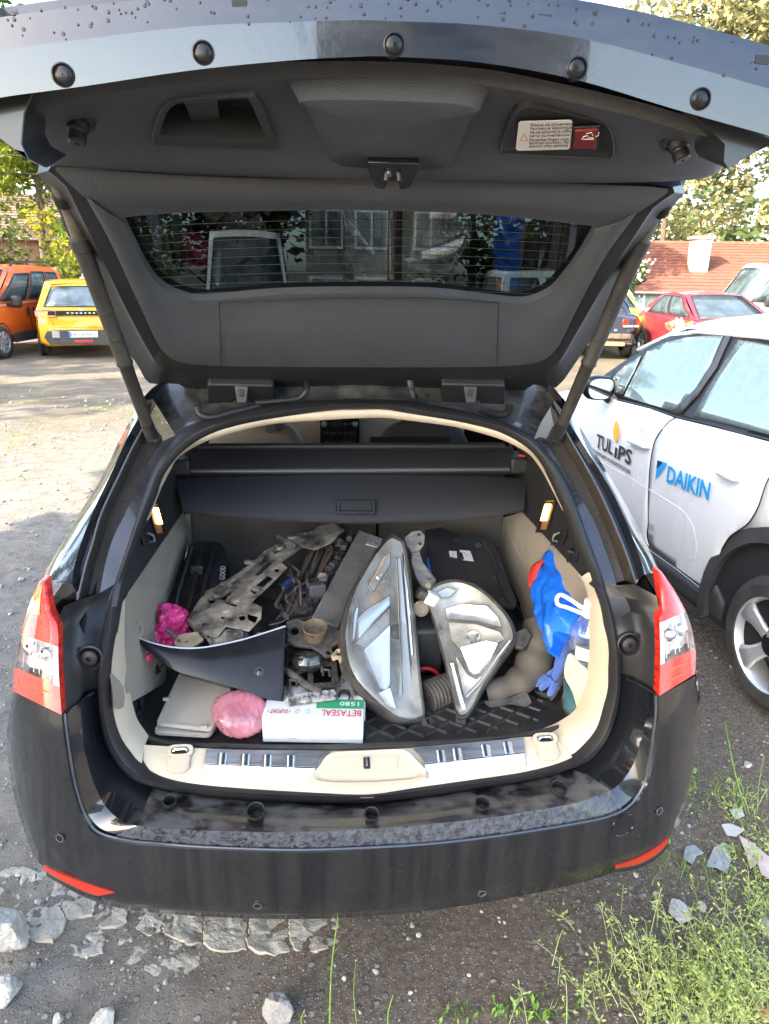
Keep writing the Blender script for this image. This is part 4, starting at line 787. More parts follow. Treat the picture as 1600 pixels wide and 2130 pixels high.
# ------------------------------------------------------------ trees, shrubs, houses around the lot
BARK = mat('bark', (.10, .075, .055), .9, var=.4, vs=9., bump=1., bs=20, stretch=(3, 3, .5))
def leafmat(nm, c, tr=.35):
    if nm in MT: return MT[nm]
    m = bpy.data.materials.new(nm); m.use_nodes = True; MT[nm] = m; N = m.node_tree.nodes; L = m.node_tree.links; N.remove(N['Principled BSDF'])
    gi = N.new('ShaderNodeNewGeometry'); r = N.new('ShaderNodeValToRGB'); L.new(gi.outputs['Random Per Island'], r.inputs[0])
    r.color_ramp.elements[0].color = (*[x*.55 for x in c], 1); r.color_ramp.elements[1].color = (*[min(1, x*1.35) for x in c], 1)
    d = N.new('ShaderNodeBsdfDiffuse'); t = N.new('ShaderNodeBsdfTranslucent'); x = N.new('ShaderNodeMixShader'); x.inputs[0].default_value = tr
    L.new(r.outputs[0], d.inputs[0]); L.new(r.outputs[0], t.inputs[0]); L.new(d.outputs[0], x.inputs[1]); L.new(t.outputs[0], x.inputs[2]); L.new(x.outputs[0], N['Material Output'].inputs[0]); return m
def leafcloud(blobs, n, size, rnd, asp=.55):
    g = G(); vs = []; fs = []; tot = sum(b[3]**2 for b in blobs)
    for bx_, by_, bz_, br, *sq in blobs:
        k = int(n*br*br/tot); sqz = sq[0] if sq else .8
        for _ in range(k):
            while True:
                p = V((rnd.uniform(-1, 1), rnd.uniform(-1, 1), rnd.uniform(-1, 1)))
                if .25 < p.length < 1: break
            p = p.normalized()*(p.length**.45)
            if nz(p*br+V((bx_, by_, bz_)), 1.3/max(br, .5)*1.6) < -.2 and rnd.random() < .8: continue
            c = V((bx_+p.x*br, by_+p.y*br, bz_+p.z*br*sqz)); s = size*rnd.uniform(.6, 1.4)
            a = V((rnd.gauss(0, 1), rnd.gauss(0, 1), rnd.gauss(0, .6))).normalized(); b = a.orthogonal().normalized(); b = (b*math.cos(rnd.random()*6.28)+a.cross(b)*math.sin(rnd.random()*6.28))
            o = len(vs); vs += [c-a*s, c+b*s*asp+a*s*.1, c+a*s, c-b*s*asp+a*s*.1]; fs.append((o, o+1, o+2, o+3))
    g.add(vs, fs); return g
def limbs(base, h, r, crown_z, spread, nb, rnd, lean=(0, 0)):
    g = G(); b = V(base); top = b+V((lean[0], lean[1], h)); P = [b+V((0, 0, -.1)), b.lerp(top, .3)+V((rnd.uniform(-.1, .1), rnd.uniform(-.1, .1), 0)), b.lerp(top, .65)+V((rnd.uniform(-.2, .2), rnd.uniform(-.2, .2), 0)), top]
    P = rs(P, 4); g.tube(P, [r*(1.25 if i == 0 else 1)*(1-.75*i/len(P)) for i in range(len(P))], 8)
    for k in range(nb):
        t = rnd.uniform(crown_z/h*.8, .95); i = int(t*(len(P)-1)); p = P[i]; a = rnd.random()*6.28; d = V((math.cos(a)*spread, math.sin(a)*spread, rnd.uniform(.3, 1.)*spread*.8))
        q = [p, p+d*.4+V((0, 0, -.05)), p+d]; rr = r*.45*(1-.6*t); g.tube(rs(q, 3), [rr*(1-.8*j/6) for j in range(7)], 5)
    return g
def tree(nm, loc, h, cr, label, col, n, leaf, seed, cz=None, r=.16, group=None, blobs=None, flat=.8, tr=.35, nb=7):
    rnd = random.Random(seed); T = root(nm, loc, label, 'tree', group); x, y, z = loc; cz = cz if cz is not None else h*.45
    M('trunk', limbs(loc, h*.9, r, cz, cr*.75, nb, rnd), BARK, T)
    if blobs is None:
        blobs = [(x, y, z+h-cr*.7, cr*.75, flat)]
        for k in range(7): a = rnd.random()*6.28; q = rnd.uniform(.35, .75)*cr; blobs.append((x+math.cos(a)*q, y+math.sin(a)*q, z+lerp(cz, h-cr*.4, rnd.random()), cr*rnd.uniform(.38, .6), flat))
    M('crown', leafcloud(blobs, n, leaf, rnd), leafmat(*col, tr) if len(col) == 2 else col, T, smooth=False, kind='stuff'); return T
GRN = ('leaf_green', (.075, .13, .025)); YGR = ('leaf_yellow_green', (.17, .20, .035)); OLV = ('leaf_olive', (.11, .125, .045)); AUT = ('leaf_pale_gold', (.25, .24, .12)); DKG = ('leaf_dark', (.035, .06, .02))
tree('tall_tree', (-9.8, 27, 0), 9.5, 2.6, 'sunlit bright green tree above the brown shed at the far left', YGR, 6000, .12, 1, group='trees round the lot')
tree('tall_tree', (-12.8, 30, 0), 12, 3.2, 'taller green tree at the left edge, beyond the brown shed', GRN, 5000, .14, 2, group='trees round the lot')
tree('tall_tree', (-7.6, 33, 0), 8, 2.2, 'pale green tree half hidden by the left tailgate strut', YGR, 2000, .18, 22, group='trees round the lot')
tree('tall_tree', (14.6, 31, 0), 13.5, 4.4, 'big pale golden tree beyond the red roof at the right edge', AUT, 20000, .14, 3, group='trees round the lot', cz=3.2)
tree('tall_tree', (11.2, 36, 0), 11, 3.4, 'yellow-green tree left of the big golden tree', ('leaf_bright', (.27, .26, .05)), 14000, .14, 4, group='trees round the lot', cz=2.5)
tree('tall_tree', (19.5, 27, 0), 12.5, 3.6, 'golden tree cut off by the right edge of the photo', AUT, 12000, .14, 5, group='trees round the lot', cz=3.)
tree('tall_tree', (4.2, 30, 0), 14, 3.0, 'feathery tree whose tip shows above the raised tailgate', GRN, 2600, .2, 33, group='trees round the lot', cz=6.)
tree('shade_tree', (-3.6, 26, 0), 8, 3.0, 'dark tree seen through the left end of the tailgate window', DKG, 8000, .11, 6, group='trees behind the car', cz=1.5)
tree('shade_tree', (-6.2, 24.5, 0), 7, 2.2, 'leafy tree at the left corner of the tailgate window', GRN, 6500, .10, 7, group='trees behind the car', cz=1.3)
tree('shade_tree', (5.6, 27, 0), 9, 3.0, 'dark leafy tree right of the pale building, seen through the tailgate window', DKG, 9000, .11, 8, group='trees behind the car', cz=1.4)
tree('shade_tree', (8.2, 25.5, 0), 7, 2.2, 'olive tree at the right corner of the tailgate window', OLV, 6500, .10, 9, group='trees behind the car', cz=1.2)
tree('bare_trunk_tree', (1.95, 20.2, 0), 9, 2.4, 'tree with a thick dark trunk standing before the pale building', DKG, 4000, .12, 10, group='trees behind the car', cz=5.2, r=.26)
def shrub(nm, loc, w, h, label, col, n, leaf, seed, group='shrubs along the lot edge'):
    rnd = random.Random(seed); x, y, z = loc; T = root(nm, loc, label, 'shrub', group); g = G()
    for k in range(6): a = rnd.random()*6.28; g.tube(rs([V(loc), V(loc)+V((math.cos(a)*w*.3, math.sin(a)*w*.3, h*.5)), V(loc)+V((math.cos(a)*w*.55, math.sin(a)*w*.55, h*.9))], 3), [.03, .026, .022, .018, .014, .01, .008], 5)
    M('stems', g, BARK, T)
    bl = [(x+rnd.uniform(-.6, .6)*w, y+rnd.uniform(-.3, .3)*w, z+rnd.uniform(.25, .8)*h, rnd.uniform(.3, .5)*min(w, h), .9) for _ in range(9)]
    M('foliage', leafcloud(bl, n, leaf, rnd), leafmat(*col), T, smooth=False, kind='stuff'); return T
shrub('lot_shrub', (-8.9, 20.5, 0), 1.6, 2.9, 'grey-green shrub behind the orange van at the left edge', OLV, 3000, .085, 11)
shrub('lot_shrub', (-7.2, 21.5, 0), 1.7, 2.4, 'shrub with yellow shoots between the orange van and the strut', YGR, 2800, .085, 12)
shrub('lot_shrub', (-6.3, 23, 0), 1.6, 2.0, 'dry golden shrub behind the yellow hatchback', AUT, 2600, .085, 13)
shrub('lot_shrub', (-8.0, 23.5, 0), 1.2, 4.0, 'slim upright yellow-leaved shrub before the brown shed', ('leaf_shoot', (.30, .28, .03)), 1100, .08, 14)
fs_ = shrub('flowering_shrub', (9.1, 21.8, 0), 1.0, 2.55, 'green shrub with white blossom before the red roof', ('leaf_mid', (.10, .14, .05)), 2600, .075, 15)
rnd = random.Random(16); M('blossom', leafcloud([(9.1+rnd.uniform(-.6, .6), 21.6+rnd.uniform(-.3, .3), rnd.uniform(.9, 2.2), .45, .9) for _ in range(8)], 420, .07, rnd), leafmat('blossom_white', (.62, .60, .50)), fs_, smooth=False, kind='stuff')
rnd = random.Random(77); bl = []
for k in range(46): x = -60+k*2.7+rnd.uniform(-1, 1); bl.append((x, 50+rnd.uniform(-4, 6)+abs(x)*.1, rnd.uniform(2.5, 5.), rnd.uniform(2.2, 4.2), 1.1))
M('far_wood', leafcloud(bl, 15000, .42, rnd), leafmat('leaf_far', (.10, .13, .05)), smooth=False, kind='stuff')
# houses
PLST = mat('cream_plaster', (.50, .45, .36), .9, var=.12, vs=1.5, bump=.3, bs=30, dust=((.32, .27, .2), .25, 2., .25))
TILE = mat('red_roof', (.20, .065, .042), .8, var=.3, vs=5., dust=((.16, .09, .07), .5, 3., .25))
BRWN = mat('brown_wall', (.20, .115, .085), .9, var=.2, vs=2., bump=.3, bs=30)
def gable(nm, loc, rz, L, D, he, hr, label, wm, rm, ov=.4):
    h = local(nm, loc, label, 'house', rz=rz); g = G()
    g.add([(-L/2, -D/2, -.2), (L/2, -D/2, -.2), (L/2, D/2, -.2), (-L/2, D/2, -.2), (-L/2, -D/2, he), (L/2, -D/2, he), (L/2, D/2, he), (-L/2, D/2, he), (-L/2, 0, hr-.1), (L/2, 0, hr-.1)], [(0, 1, 5, 4), (2, 3, 7, 6), (1, 2, 6, 9, 5), (3, 0, 4, 8, 7)]); M('wall', g, wm, h)
    sl = (hr-he)/(D/2)
    for s in (-1, 1):
        g = G(); rows_ = 16; y0, y1 = s*(D/2+ov), 0; z0, z1 = he-sl*ov, hr; n = V((0, s*sl, 1)).normalized()
        rr = []
        for i in range(rows_+1):
            t = i/rows_; p = V((0, lerp(y0, y1, t), lerp(z0, z1, t)))
            rr.append([p+V((x, 0, 0))+n*.05 for x in (-L/2-ov, L/2+ov)])
            if i < rows_: t2 = (i+1)/rows_; q = V((0, lerp(y0, y1, t2), lerp(z0, z1, t2))); rr.append([q+V((x, 0, 0))+n*.015 for x in (-L/2-ov, L/2+ov)])
        g.loft(rr); RF = M('roof', g, rm, h, smooth=False, solid=.05)
        g = G(); g.tube([(-L/2-ov, y0-s*.04, z0), (L/2+ov, y0-s*.04, z0)], .06, 8); M('gutter', g, mat('gutter_zinc', (.42, .40, .38), .5, .4), h)
    g = G(); g.tube([(-L/2-ov, 0, hr+.04), (L/2+ov, 0, hr+.04)], .09, 8); M('ridge', g, rm, h); return h
rh = gable('red_roofed_house', (15.6, 29, -1.0), R(-14), 16, 8.5, 2.35, 4.0, 'low house with a red tiled roof and a pale chimney, right of the car', mat('green_plaster', (.33, .40, .34), .9, var=.15, vs=1.5), TILE)
g = G(); g.box((-.9, -2.5, 3.35), (.62, .8, 1.5)); CH = M('chimney', g, mat('chimney_plaster', (.52, .46, .37), .9, var=.25, vs=3.), rh, bevel=.02)
g = G(); g.box((-.9, -2.5, 4.13), (.8, 1.0, .1)); M('chimney_cap', g, mat('chimney_plaster'), CH, bevel=.02)
for x in (-6, -3, 0): g = G(); g.box((x, -4.32, 1.55), (.08, .08, 1.4)); M('porch_post', g, WHITE, rh)
for x in (-7, -4.5, -1.5): g = G(); g.box((x, -4.27, 1.5), (1.0, .06, .9)); w = M('window', g, WHITE, rh); g = G(); g.box((x, -4.31, 1.5), (.85, .03, .75)); M('pane', g, CGLB, w)
gable('brown_shed', (-12.5, 31, 0), R(12), 9, 6, 2.9, 4.3, 'brown rendered shed with a shallow roof behind shrubs at far left', BRWN, mat('grey_roof', (.18, .13, .11), .9, var=.3, vs=3.), .5)
# pale building straight ahead, seen through the tinted tailgate window
pb = local('pale_building', (2.0, 25.5, 0), 'pale two-storey building with dark windows straight ahead, seen through the tailgate window', 'building', rz=0)
g = G(); g.box((0, 2, 3.2), (5.2, 4, 6.6)); M('wall', g, mat('shaded_plaster', (.26, .25, .22), .9, var=.15, vs=1.), pb)  # plaster darkened so that its colour carries the building's shade
g = G(); g.box((0, 2, 6.6), (5.8, 4.6, .25)); M('roof', g, mat('grey_roof'), pb, bevel=.03)
for x in (-1.9, -.35, 1.7):
    for z in (1.0, 3.1, 5.0):
        g = G(); g.box((x, -.02, z), (1.15, .10, 1.3 if z > 2 else 1.1)); W_ = M('window', g, WHITE, pb, bevel=.01)
        for s in (-1, 1): g = G(); g.box((x+s*.27, -.06, z), (.46, .05, 1.1 if z > 2 else .9)); M('pane', g, CGL, W_)
g = G(); g.tube(rs([(-14, 24, 5.2), (-9, 24, 4.9), (-3, 24, 5.1)], 5), .012, 5); tag(M('power_line', g, CBK), 'thin overhead power line at the upper left', 'cable', 'overhead lines')
g = G(); g.tube(rs([(-14, 24.4, 4.75), (-9, 24.4, 4.45), (-3, 24.4, 4.65)], 5), .012, 5); tag(M('power_line', g, CBK), 'lower of the two overhead lines at the upper left', 'cable', 'overhead lines')
# behind the camera: the trees whose shade the car stands in, and the cream wall its paint mirrors
for i, (x, y, h, cr) in enumerate(((-6.4, -3.6, 8.6, 3.1), (-8.2, -.9, 9.5, 3.0), (-10.2, -4.6, 11.5, 3.6))):
    tree('lot_tree', (x, y, 0), h, cr, ['nearest shade tree behind the photographer on the left', 'shade tree farthest left, beside the estate car', 'tall shade tree left behind the photographer', 'tallest shade tree far behind the photographer'][i], DKG, 5200, .22, 40+i, group='trees behind the photographer', cz=3.2, r=.2, tr=.25)
for i, (x, y, h, cr) in enumerate(((-13.5, 3.2, 8.5, 2.2), (-14.5, 7.0, 9.0, 2.0), (-12.2, 9.8, 7.5, 1.5))):
    tree('side_tree', (x, y, 0), h, cr, ['first', 'second', 'third'][i]+' tree along the left side, casting streaks of shade over the lot', GRN, 1700, .2, 60+i, group='trees along the left side', cz=3.0, r=.16)
cb = local('cream_building', (2.2, -13.5, 0), 'cream building behind the photographer', 'building')
g = G(); g.box((0, -2, 3.4), (4.5, 4, 6.8)); M('wall', g, PLST, cb)
for z in (1.5, 4.6): g = G(); g.box((0, .02, z), (1.3, .1, 1.4)); M('window', g, CGL, cb)
# ------------------------------------------------------------ other vehicles, each in its own axes: x forward, y left, z up
def shell(rt, paint, st, name='body'):
    g = G(); rr = []
    for x, hw, lo, sh, tp in st:
        h = [(0, lo), (hw*.84, lo), (hw*.96, lo+.06), (hw, lo+.25*(sh-lo)), (hw*1.005, lo+.62*(sh-lo)), (hw*.975, sh-.05*(sh-lo)), (hw*.93, sh), (hw*.55, lerp(sh, tp, .85)), (0, tp)]
        rr.append([V((x, -y, z)) for y, z in h]+[V((x, y, z)) for y, z in h[-2:0:-1]])
    g.loft(rr, True, True); return M(name, g, paint, rt, ang=38)
class Green:                              # greenhouse: base and top rectangles, bilinear sides
    def __init__(s, xr, xf, wb, zb, xrt, xft, wt, zt, crown=.04, zbr=None):
        zbr = zb if zbr is None else zbr
        s.b = {(0, 1): V((xr, wb, zbr)), (1, 1): V((xf, wb, zb)), (0, -1): V((xr, -wb, zbr)), (1, -1): V((xf, -wb, zb))}
        s.t = {(0, 1): V((xrt, wt, zt)), (1, 1): V((xft, wt, zt)), (0, -1): V((xrt, -wt, zt)), (1, -1): V((xft, -wt, zt))}
        s.cr = crown
    def side(s, sg, u, v, o=0.):
        p = s.b[0, sg].lerp(s.b[1, sg], u).lerp(s.t[0, sg].lerp(s.t[1, sg], u), v); return p+V((0, sg*(o+.035*math.sin(math.pi*v)), .35*o+s.cr*.5*math.sin(math.pi*u)*v))
    def end(s, f, u, v, o=0.):            # u 0..1 from right to left
        p = s.b[f, -1].lerp(s.b[f, 1], u).lerp(s.t[f, -1].lerp(s.t[f, 1], u), v); k = (1 if f else -1)
        return p+V((k*(o+.07*math.sin(math.pi*u)), 0, .5*o+s.cr*math.sin(math.pi*u)*v*.6))
    def build(s, rt, m, roofm=None):
        g = G(); N = 8
        for sg in (-1, 1): g.loft([[s.side(sg, i/N, v) for i in range(N+1)] for v in (0, .25, .5, .75, 1)])
        for f in (0, 1): g.loft([[s.end(f, i/N, v) for i in range(N+1)] for v in (0, .25, .5, .75, 1)])
        GH = M('cabin', g, m, rt, ang=30)
        g = G(); rr = []
        for i in range(N+1):
            a, b = s.side(-1, i/N, 1), s.side(1, i/N, 1); r = []
            for j in range(N+1):
                p = a.lerp(b, j/N)
                if i == 0: p = s.end(0, j/N, 1)
                if i == N: p = s.end(1, j/N, 1)
                r.append(p+V((0, 0, s.cr*.6*math.sin(math.pi*j/N)*math.sin(math.pi*i/N))))
            rr.append(r)
        g.loft(rr); return GH, M('roof', g, roofm or m, rt, ang=60)
    def pane(s, par, kind, k, ub, ut, v0, v1, m, nm='window', o=.006, frame=True):
        f = s.side if kind == 's' else s.end; pts = [[f(k, lerp(lerp(ub[0], ut[0], lerp(v0, v1, j/4)), lerp(ub[1], ut[1], lerp(v0, v1, j/4)), i/6), lerp(v0, v1, j/4), o) for i in range(7)] for j in range(5)]
        g = G(); g.loft(pts); w = M(nm, g, m, par, ang=80, solid=.004)
        if frame:
            ed = pts[0]+[r[-1] for r in pts[1:]]+pts[-1][-2::-1]+[r[0] for r in pts[-2:0:-1]]
            g = G(); g.tube(ed+[ed[0]], .011, 5); M('window_rubber', g, CBK, w)
        return w
def pl(rt, nm, pts, ext, m, bv=.01, par=None): g = G(); g.prism(pts, ext); return M(nm, g, m, par or rt, bevel=bv)
def bx(rt, nm, c, s, m, bv=.02, par=None): g = G(); g.box(c, s); return M(nm, g, m, par or rt, bevel=bv)
def arch(rt, x, y, r, s):
    g = G(); g.lathe((x, y, .31), (0, s, 0), [(r*1.18, -.03), (r*1.17, .012), (r*1.10, .012), (r*1.08, -.02), (.001, -.02)], 30, False); return M('wheel_arch', g, CBK, rt)

# yellow hatchback, tail to the camera
YE = mat('yellow_paint', (.66, .34, .012), .28, .1, .8, crough=.03)
yl = local('yellow_hatchback', (-5.02, 14.85, 0), 'bright yellow hatchback with a white licence plate, its tail towards the camera', 'car', rz=R(90+14))
shell(yl, YE, [(-.78, .66, .30, .82, .90), (-.70, .80, .24, .90, .95), (-.45, .865, .20, .95, 1.0), (.2, .875, .18, .95, 1.0), (1.6, .875, .18, .93, .98), (2.4, .86, .18, .88, .95), (2.95, .80, .22, .78, .84), (3.2, .62, .28, .66, .7)])
gh = Green(-.74, 2.3, .82, .92, -.30, 1.35, .64, 1.45, .05); _, rf = gh.build(yl, YE)
gh.pane(yl, 'e', 0, (.07, .93), (.12, .88), .12, .80, CGL, 'rear_window')
gh.pane(yl, 'e', 1, (.06, .94), (.1, .9), .1, .92, CGL, 'windscreen')
for sg in (-1, 1): gh.pane(yl, 's', sg, (.10, .52), (.12, .5), .12, .86, CGL); gh.pane(yl, 's', sg, (.56, .96), (.54, .94), .12, .86, CGL)
pl(yl, 'roof_spoiler', [(-.42, y, 1.385+.03*math.cos(y*2)) for y in (-.55, -.2, .2, .55)]+[(-.12, y, 1.44) for y in (.52, -.52)], (0, 0, .03), YE)
for sg in (-1, 1):
    T = pl(yl, 'tail_lamp', [(-.80, sg*.46, .80), (-.80, sg*.46, .92), (-.70, sg*.80, .94), (-.62, sg*.86, .90), (-.64, sg*.85, .80), (-.74, sg*.74, .79)], (-.03, 0, 0), mat('pale_red_lens', (.40, .10, .08), .2, 0, .3), .006)
bn = pl(yl, 'tail_band', [(-.80, y, z) for y, z in ((-.62, .83), (.62, .83), (.60, .91), (-.60, .91))], (-.025, 0, 0), mat('gloss_black'), .006)
for i in range(7): bx(yl, 'badge_letter', (-.83, .24-.08*i, .872), (.006, .04, .028), SILV, .003, bn)
bx(yl, 'tailgate_badge', (-.815, 0, .94), (.01, .07, .06), SILV, .01)
BMP = pl(yl, 'lower_bumper', [(-.82, y, z) for y, z in ((-.62, .27), (.62, .27), (.72, .42), (.66, .53), (.45, .55), (-.45, .55), (-.66, .53), (-.72, .42))], (-.05, 0, 0), CCL, .02)
PLT = bx(yl, 'licence_plate', (-.885, .0, .47), (.012, .54, .12), WHITE, .004)
bx(yl, 'plate_blue_strip', (-.893, .25, .47), (.004, .04, .11), mat('plate_blue', (.03, .10, .42), .5), 0, PLT)
text('plate_text', 'EA5147AK', .105, (-.8935, .225, .432), (0, -1, 0), (0, 0, 1), BLACKP, PLT, sx=.86)
bx(yl, 'fog_reflector', (-.875, 0, .335), (.012, .34, .05), mat('dull_red', (.45, .04, .03), .3), .01)
bx(yl, 'torn_tape', (-.875, .50, .47), (.012, .14, .13), mat('tape_grey', (.32, .30, .27), .6), .03)
g = G(); g.tube([(-.70, .05, 1.02), (-.72, -.15, 1.0), (-.71, -.33, 1.01)], .014, 6); M('rear_wiper', g, CBK, yl)
pl(yl, 'hatch_seam', [(-.795, y, z) for y, z in ((-.60, .80), (-.52, .60), (.52, .60), (.60, .80), (.595, .80), (.515, .606), (-.515, .606), (-.595, .80))], (-.012, 0, 0), CBK, 0)
for x in (0., 2.54):
    for sg in (-1, 1): arch(yl, x, sg*.86, .31, sg); wheel(yl, (x, sg*.80, .31), (0, sg, 0), .31, .20, 5, detail=False)

# orange van, nose to the left, its left side towards us
OR_ = mat('orange_paint', (.62, .115, .022), .32, 0, .7)
ov = local('orange_van', (-7.2, 14.1, 0), 'orange high-roofed family van with black lower sill, parked left of the yellow car', 'van', rz=R(263))
shell(ov, OR_, [(-3.15, .74, .35, 1.02, 1.05), (-3.0, .83, .26, 1.05, 1.1), (-1.2, .86, .24, 1.05, 1.1), (-.1, .86, .24, 1.02, 1.12), (.25, .84, .25, .98, 1.08), (.62, .76, .28, .84, .92), (.78, .58, .32, .72, .76)])
g2 = Green(-3.12, .05, .80, 1.03, -2.98, -.95, .66, 1.70, .06); g2.build(ov, OR_)
g2.pane(ov, 's', 1, (.63, .97), (.60, .86), .06, .80, CGLB, 'front_door_window'); g2.pane(ov, 's', 1, (.34, .60), (.33, .57), .08, .84, CGLB, 'slide_door_window'); g2.pane(ov, 's', 1, (.08, .31), (.08, .30), .12, .84, CGLB, 'quarter_window')
g2.pane(ov, 'e', 1, (.05, .95), (.08, .92), .05, .92, CGL, 'windscreen')
pl(ov, 'sill_cladding', [(-2.15, .866, .26), (-.42, .866, .26), (-.36, .866, .44), (-2.2, .866, .47)], (0, .02, 0), CCL, .008)
for x, w in ((-1.18, .012), (-2.1, .012)): pl(ov, 'door_seam', [(x, .872, .47), (x+w, .872, .47), (x+w+.03, .862, 1.0), (x+.03, .862, 1.0)], (0, .006, 0), CBK, 0)
for x in (-1.30, -1.06): bx(ov, 'door_handle', (x, .882, .84), (.05, .03, .17), CBK, .012)
for i in (0,): 
    m_ = bx(ov, 'door_mirror', (-.42, 1.0, 1.06), (.12, .22, .24), CBK, .05); bx(ov, 'mirror_foot', (-.40, .87, 1.0), (.10, .10, .06), CBK, .02, m_)
for sg in (-1, 1): g = G(); g.tube([(-2.9, sg*.60, 1.74), (-2.8, sg*.60, 1.82), (-1.3, sg*.60, 1.82), (-1.1, sg*.6, 1.74)], .022, 8); M('roof_rail', g, CBK, ov)
pl(ov, 'headlamp', [(.35, .80, .76), (.70, .68, .70), (.68, .66, .86), (.30, .80, .94)], (.02, .03, 0), mat('clear_lens'), .01)
for x in (-2.5, .02):
    for sg in (-1, 1): arch(ov, x, sg*.855, .31, sg); wheel(ov, (x, sg*.80, .31), (0, sg, 0), .31, .19, 9, mat('steel_cover', (.36, .36, .37), .4, .6), detail=False)

# grey estate with roof rails, seen between the two
ge = local('silver_estate', (-5.9, 20.0, 0), 'silver grey estate car with roof rails, behind the yellow hatchback', 'car', rz=R(100))
shell(ge, mat('silver_paint', (.35, .38, .42), .3, .6, .5), [(-.8, .7, .3, .9, .95), (-.6, .85, .24, .95, 1.0), (2.2, .87, .2, .92, .98), (3.1, .8, .25, .8, .85), (3.4, .6, .3, .66, .7)])
g3 = Green(-.7, 2.2, .8, .92, -.35, 1.3, .62, 1.46, .05); g3.build(ge, mat('silver_paint')); g3.pane(ge, 'e', 0, (.06, .94), (.1, .9), .1, .85, CGLB, 'rear_window')
for sg in (-1, 1): g3.pane(ge, 's', sg, (.08, .94), (.1, .9), .1, .85, CGLB)
for sg in (-1, 1):
    g = G(); g.tube([(-.25, sg*.56, 1.49), (-.15, sg*.56, 1.55), (1.0, sg*.56, 1.55), (1.1, sg*.56, 1.49)], .018, 8); M('roof_rail', g, SILV, ge)
    for x in (0, 2.6): arch(ge, x, sg*.85, .31, sg); wheel(ge, (x, sg*.80, .31), (0, sg, 0), .31, .2, 5, detail=False)

# red saloon with a crushed rear flank
RD = mat('red_paint', (.17, .010, .018), .3, .1, .7, dust=((.4, .2, .2), .12, 5., .3)); BROWN = mat('torn_primer', (.20, .085, .055), .6, var=.5, vs=7.)
rd = local('red_saloon', (8.15, 15.3, 0), 'dark red saloon with a torn brown gash in its flank, beyond the white hatchback', 'car', rz=R(-93))
shell(rd, RD, [(-.85, .70, .32, .90, .96), (-.6, .84, .24, .96, 1.02), (.1, .89, .2, .95, 1.0), (2.4, .89, .2, .92, 1.0), (3.1, .84, .22, .82, .93), (3.5, .66, .3, .7, .76)])
g4 = Green(-.55, 2.45, .80, .94, .25, 1.35, .62, 1.40, .06); g4.build(rd, RD)
g4.pane(rd, 'e', 1, (.05, .95), (.08, .92), .06, .93, CGLB, 'windscreen'); g4.pane(rd, 'e', 0, (.08, .92), (.12, .88), .1, .9, CGL, 'rear_window')
for sg in (-1, 1): g4.pane(rd, 's', sg, (.55, .93), (.52, .86), .1, .86, CGLB); g4.pane(rd, 's', sg, (.14, .52), (.2, .49), .1, .86, CGLB)
mi = bx(rd, 'inner_mirror', (1.45, 0, 1.33), (.06, .2, .06), CBK, .02)
random.seed(3)
for i in range(16):                        # torn sheet metal on the flank towards us
    x = 1.3+random.random()*1.9; z = .42+random.random()*.42; w = .12+random.random()*.2; pts = [(x+w*math.cos(a)*random.uniform(.5, 1.1), -.885-random.random()*.06, z+w*.7*math.sin(a)*random.uniform(.5, 1.1)) for a in [k*2*math.pi/7 for k in range(7)]]
    pl(rd, 'torn_panel', pts, (0, -.015, 0), BROWN if i % 3 else mat('pink_primer', (.42, .22, .20), .5, var=.3, vs=9.), .004)
for x in (0, 2.65):
    for sg in (-1, 1): arch(rd, x, sg*.87, .31, sg); wheel(rd, (x, sg*.81, .31), (0, sg, 0), .31, .2, 5, detail=False)
# black wreck without rear bumper
bw = local('black_wrecked_car', (6.05, 15.35, 0), 'dark car with torn off rear bumper and bare crash bar, left of the red saloon', 'car', rz=R(90-6))
shell(bw, mat('dark_blue_paint', (.015, .022, .04), .2, 0, .9), [(-.85, .68, .55, .86, .92), (-.7, .82, .5, .93, .98), (-.3, .88, .3, .95, 1.0), (2.4, .88, .22, .92, .98), (3.3, .7, .3, .75, .8)])
g5 = Green(-.3, 2.3, .78, .93, .35, 1.3, .60, 1.40, .05); g5.build(bw, mat('dark_blue_paint')); g5.pane(bw, 'e', 0, (.06, .94), (.1, .9), .08, .9, CGLB, 'rear_window')
for sg in (-1, 1):
    pl(bw, 'tail_lamp', [(-.86, sg*.42, .70), (-.86, sg*.42, .86), (-.74, sg*.80, .88), (-.70, sg*.84, .80), (-.74, sg*.80, .70)], (-.04, 0, 0), LRED, .008); pl(bw, 'lamp_white_band', [(-.905, sg*.44, .70), (-.905, sg*.44, .735), (-.80, sg*.80, .735), (-.80, sg*.8, .70)], (-.01, 0, 0), WHITE, .002)
    for x in (0, 2.6): arch(bw, x, sg*.86, .31, sg); wheel(bw, (x, sg*.80, .31), (0, sg, 0), .31, .2, 5, detail=False)
bx(bw, 'crash_bar', (-.82, 0, .50), (.07, 1.3, .12), mat('rusty_bar', (.16, .11, .08), .6, .3, var=.5, vs=9.), .015); bx(bw, 'rear_panel', (-.72, 0, .52), (.06, 1.45, .4), mat('bare_panel', (.10, .10, .10), .6, .2, var=.6, vs=10.), .01)
for y in (-.55, -.3, .3, .5): bx(bw, 'bracket', (-.80, y, .63), (.10, .09, .07), mat('bracket_grey', (.3, .28, .25), .6), .01)
bx(bw, 'lower_beam', (-.78, 0, .33), (.10, 1.1, .10), mat('tan_beam', (.25, .17, .10), .7), .02)
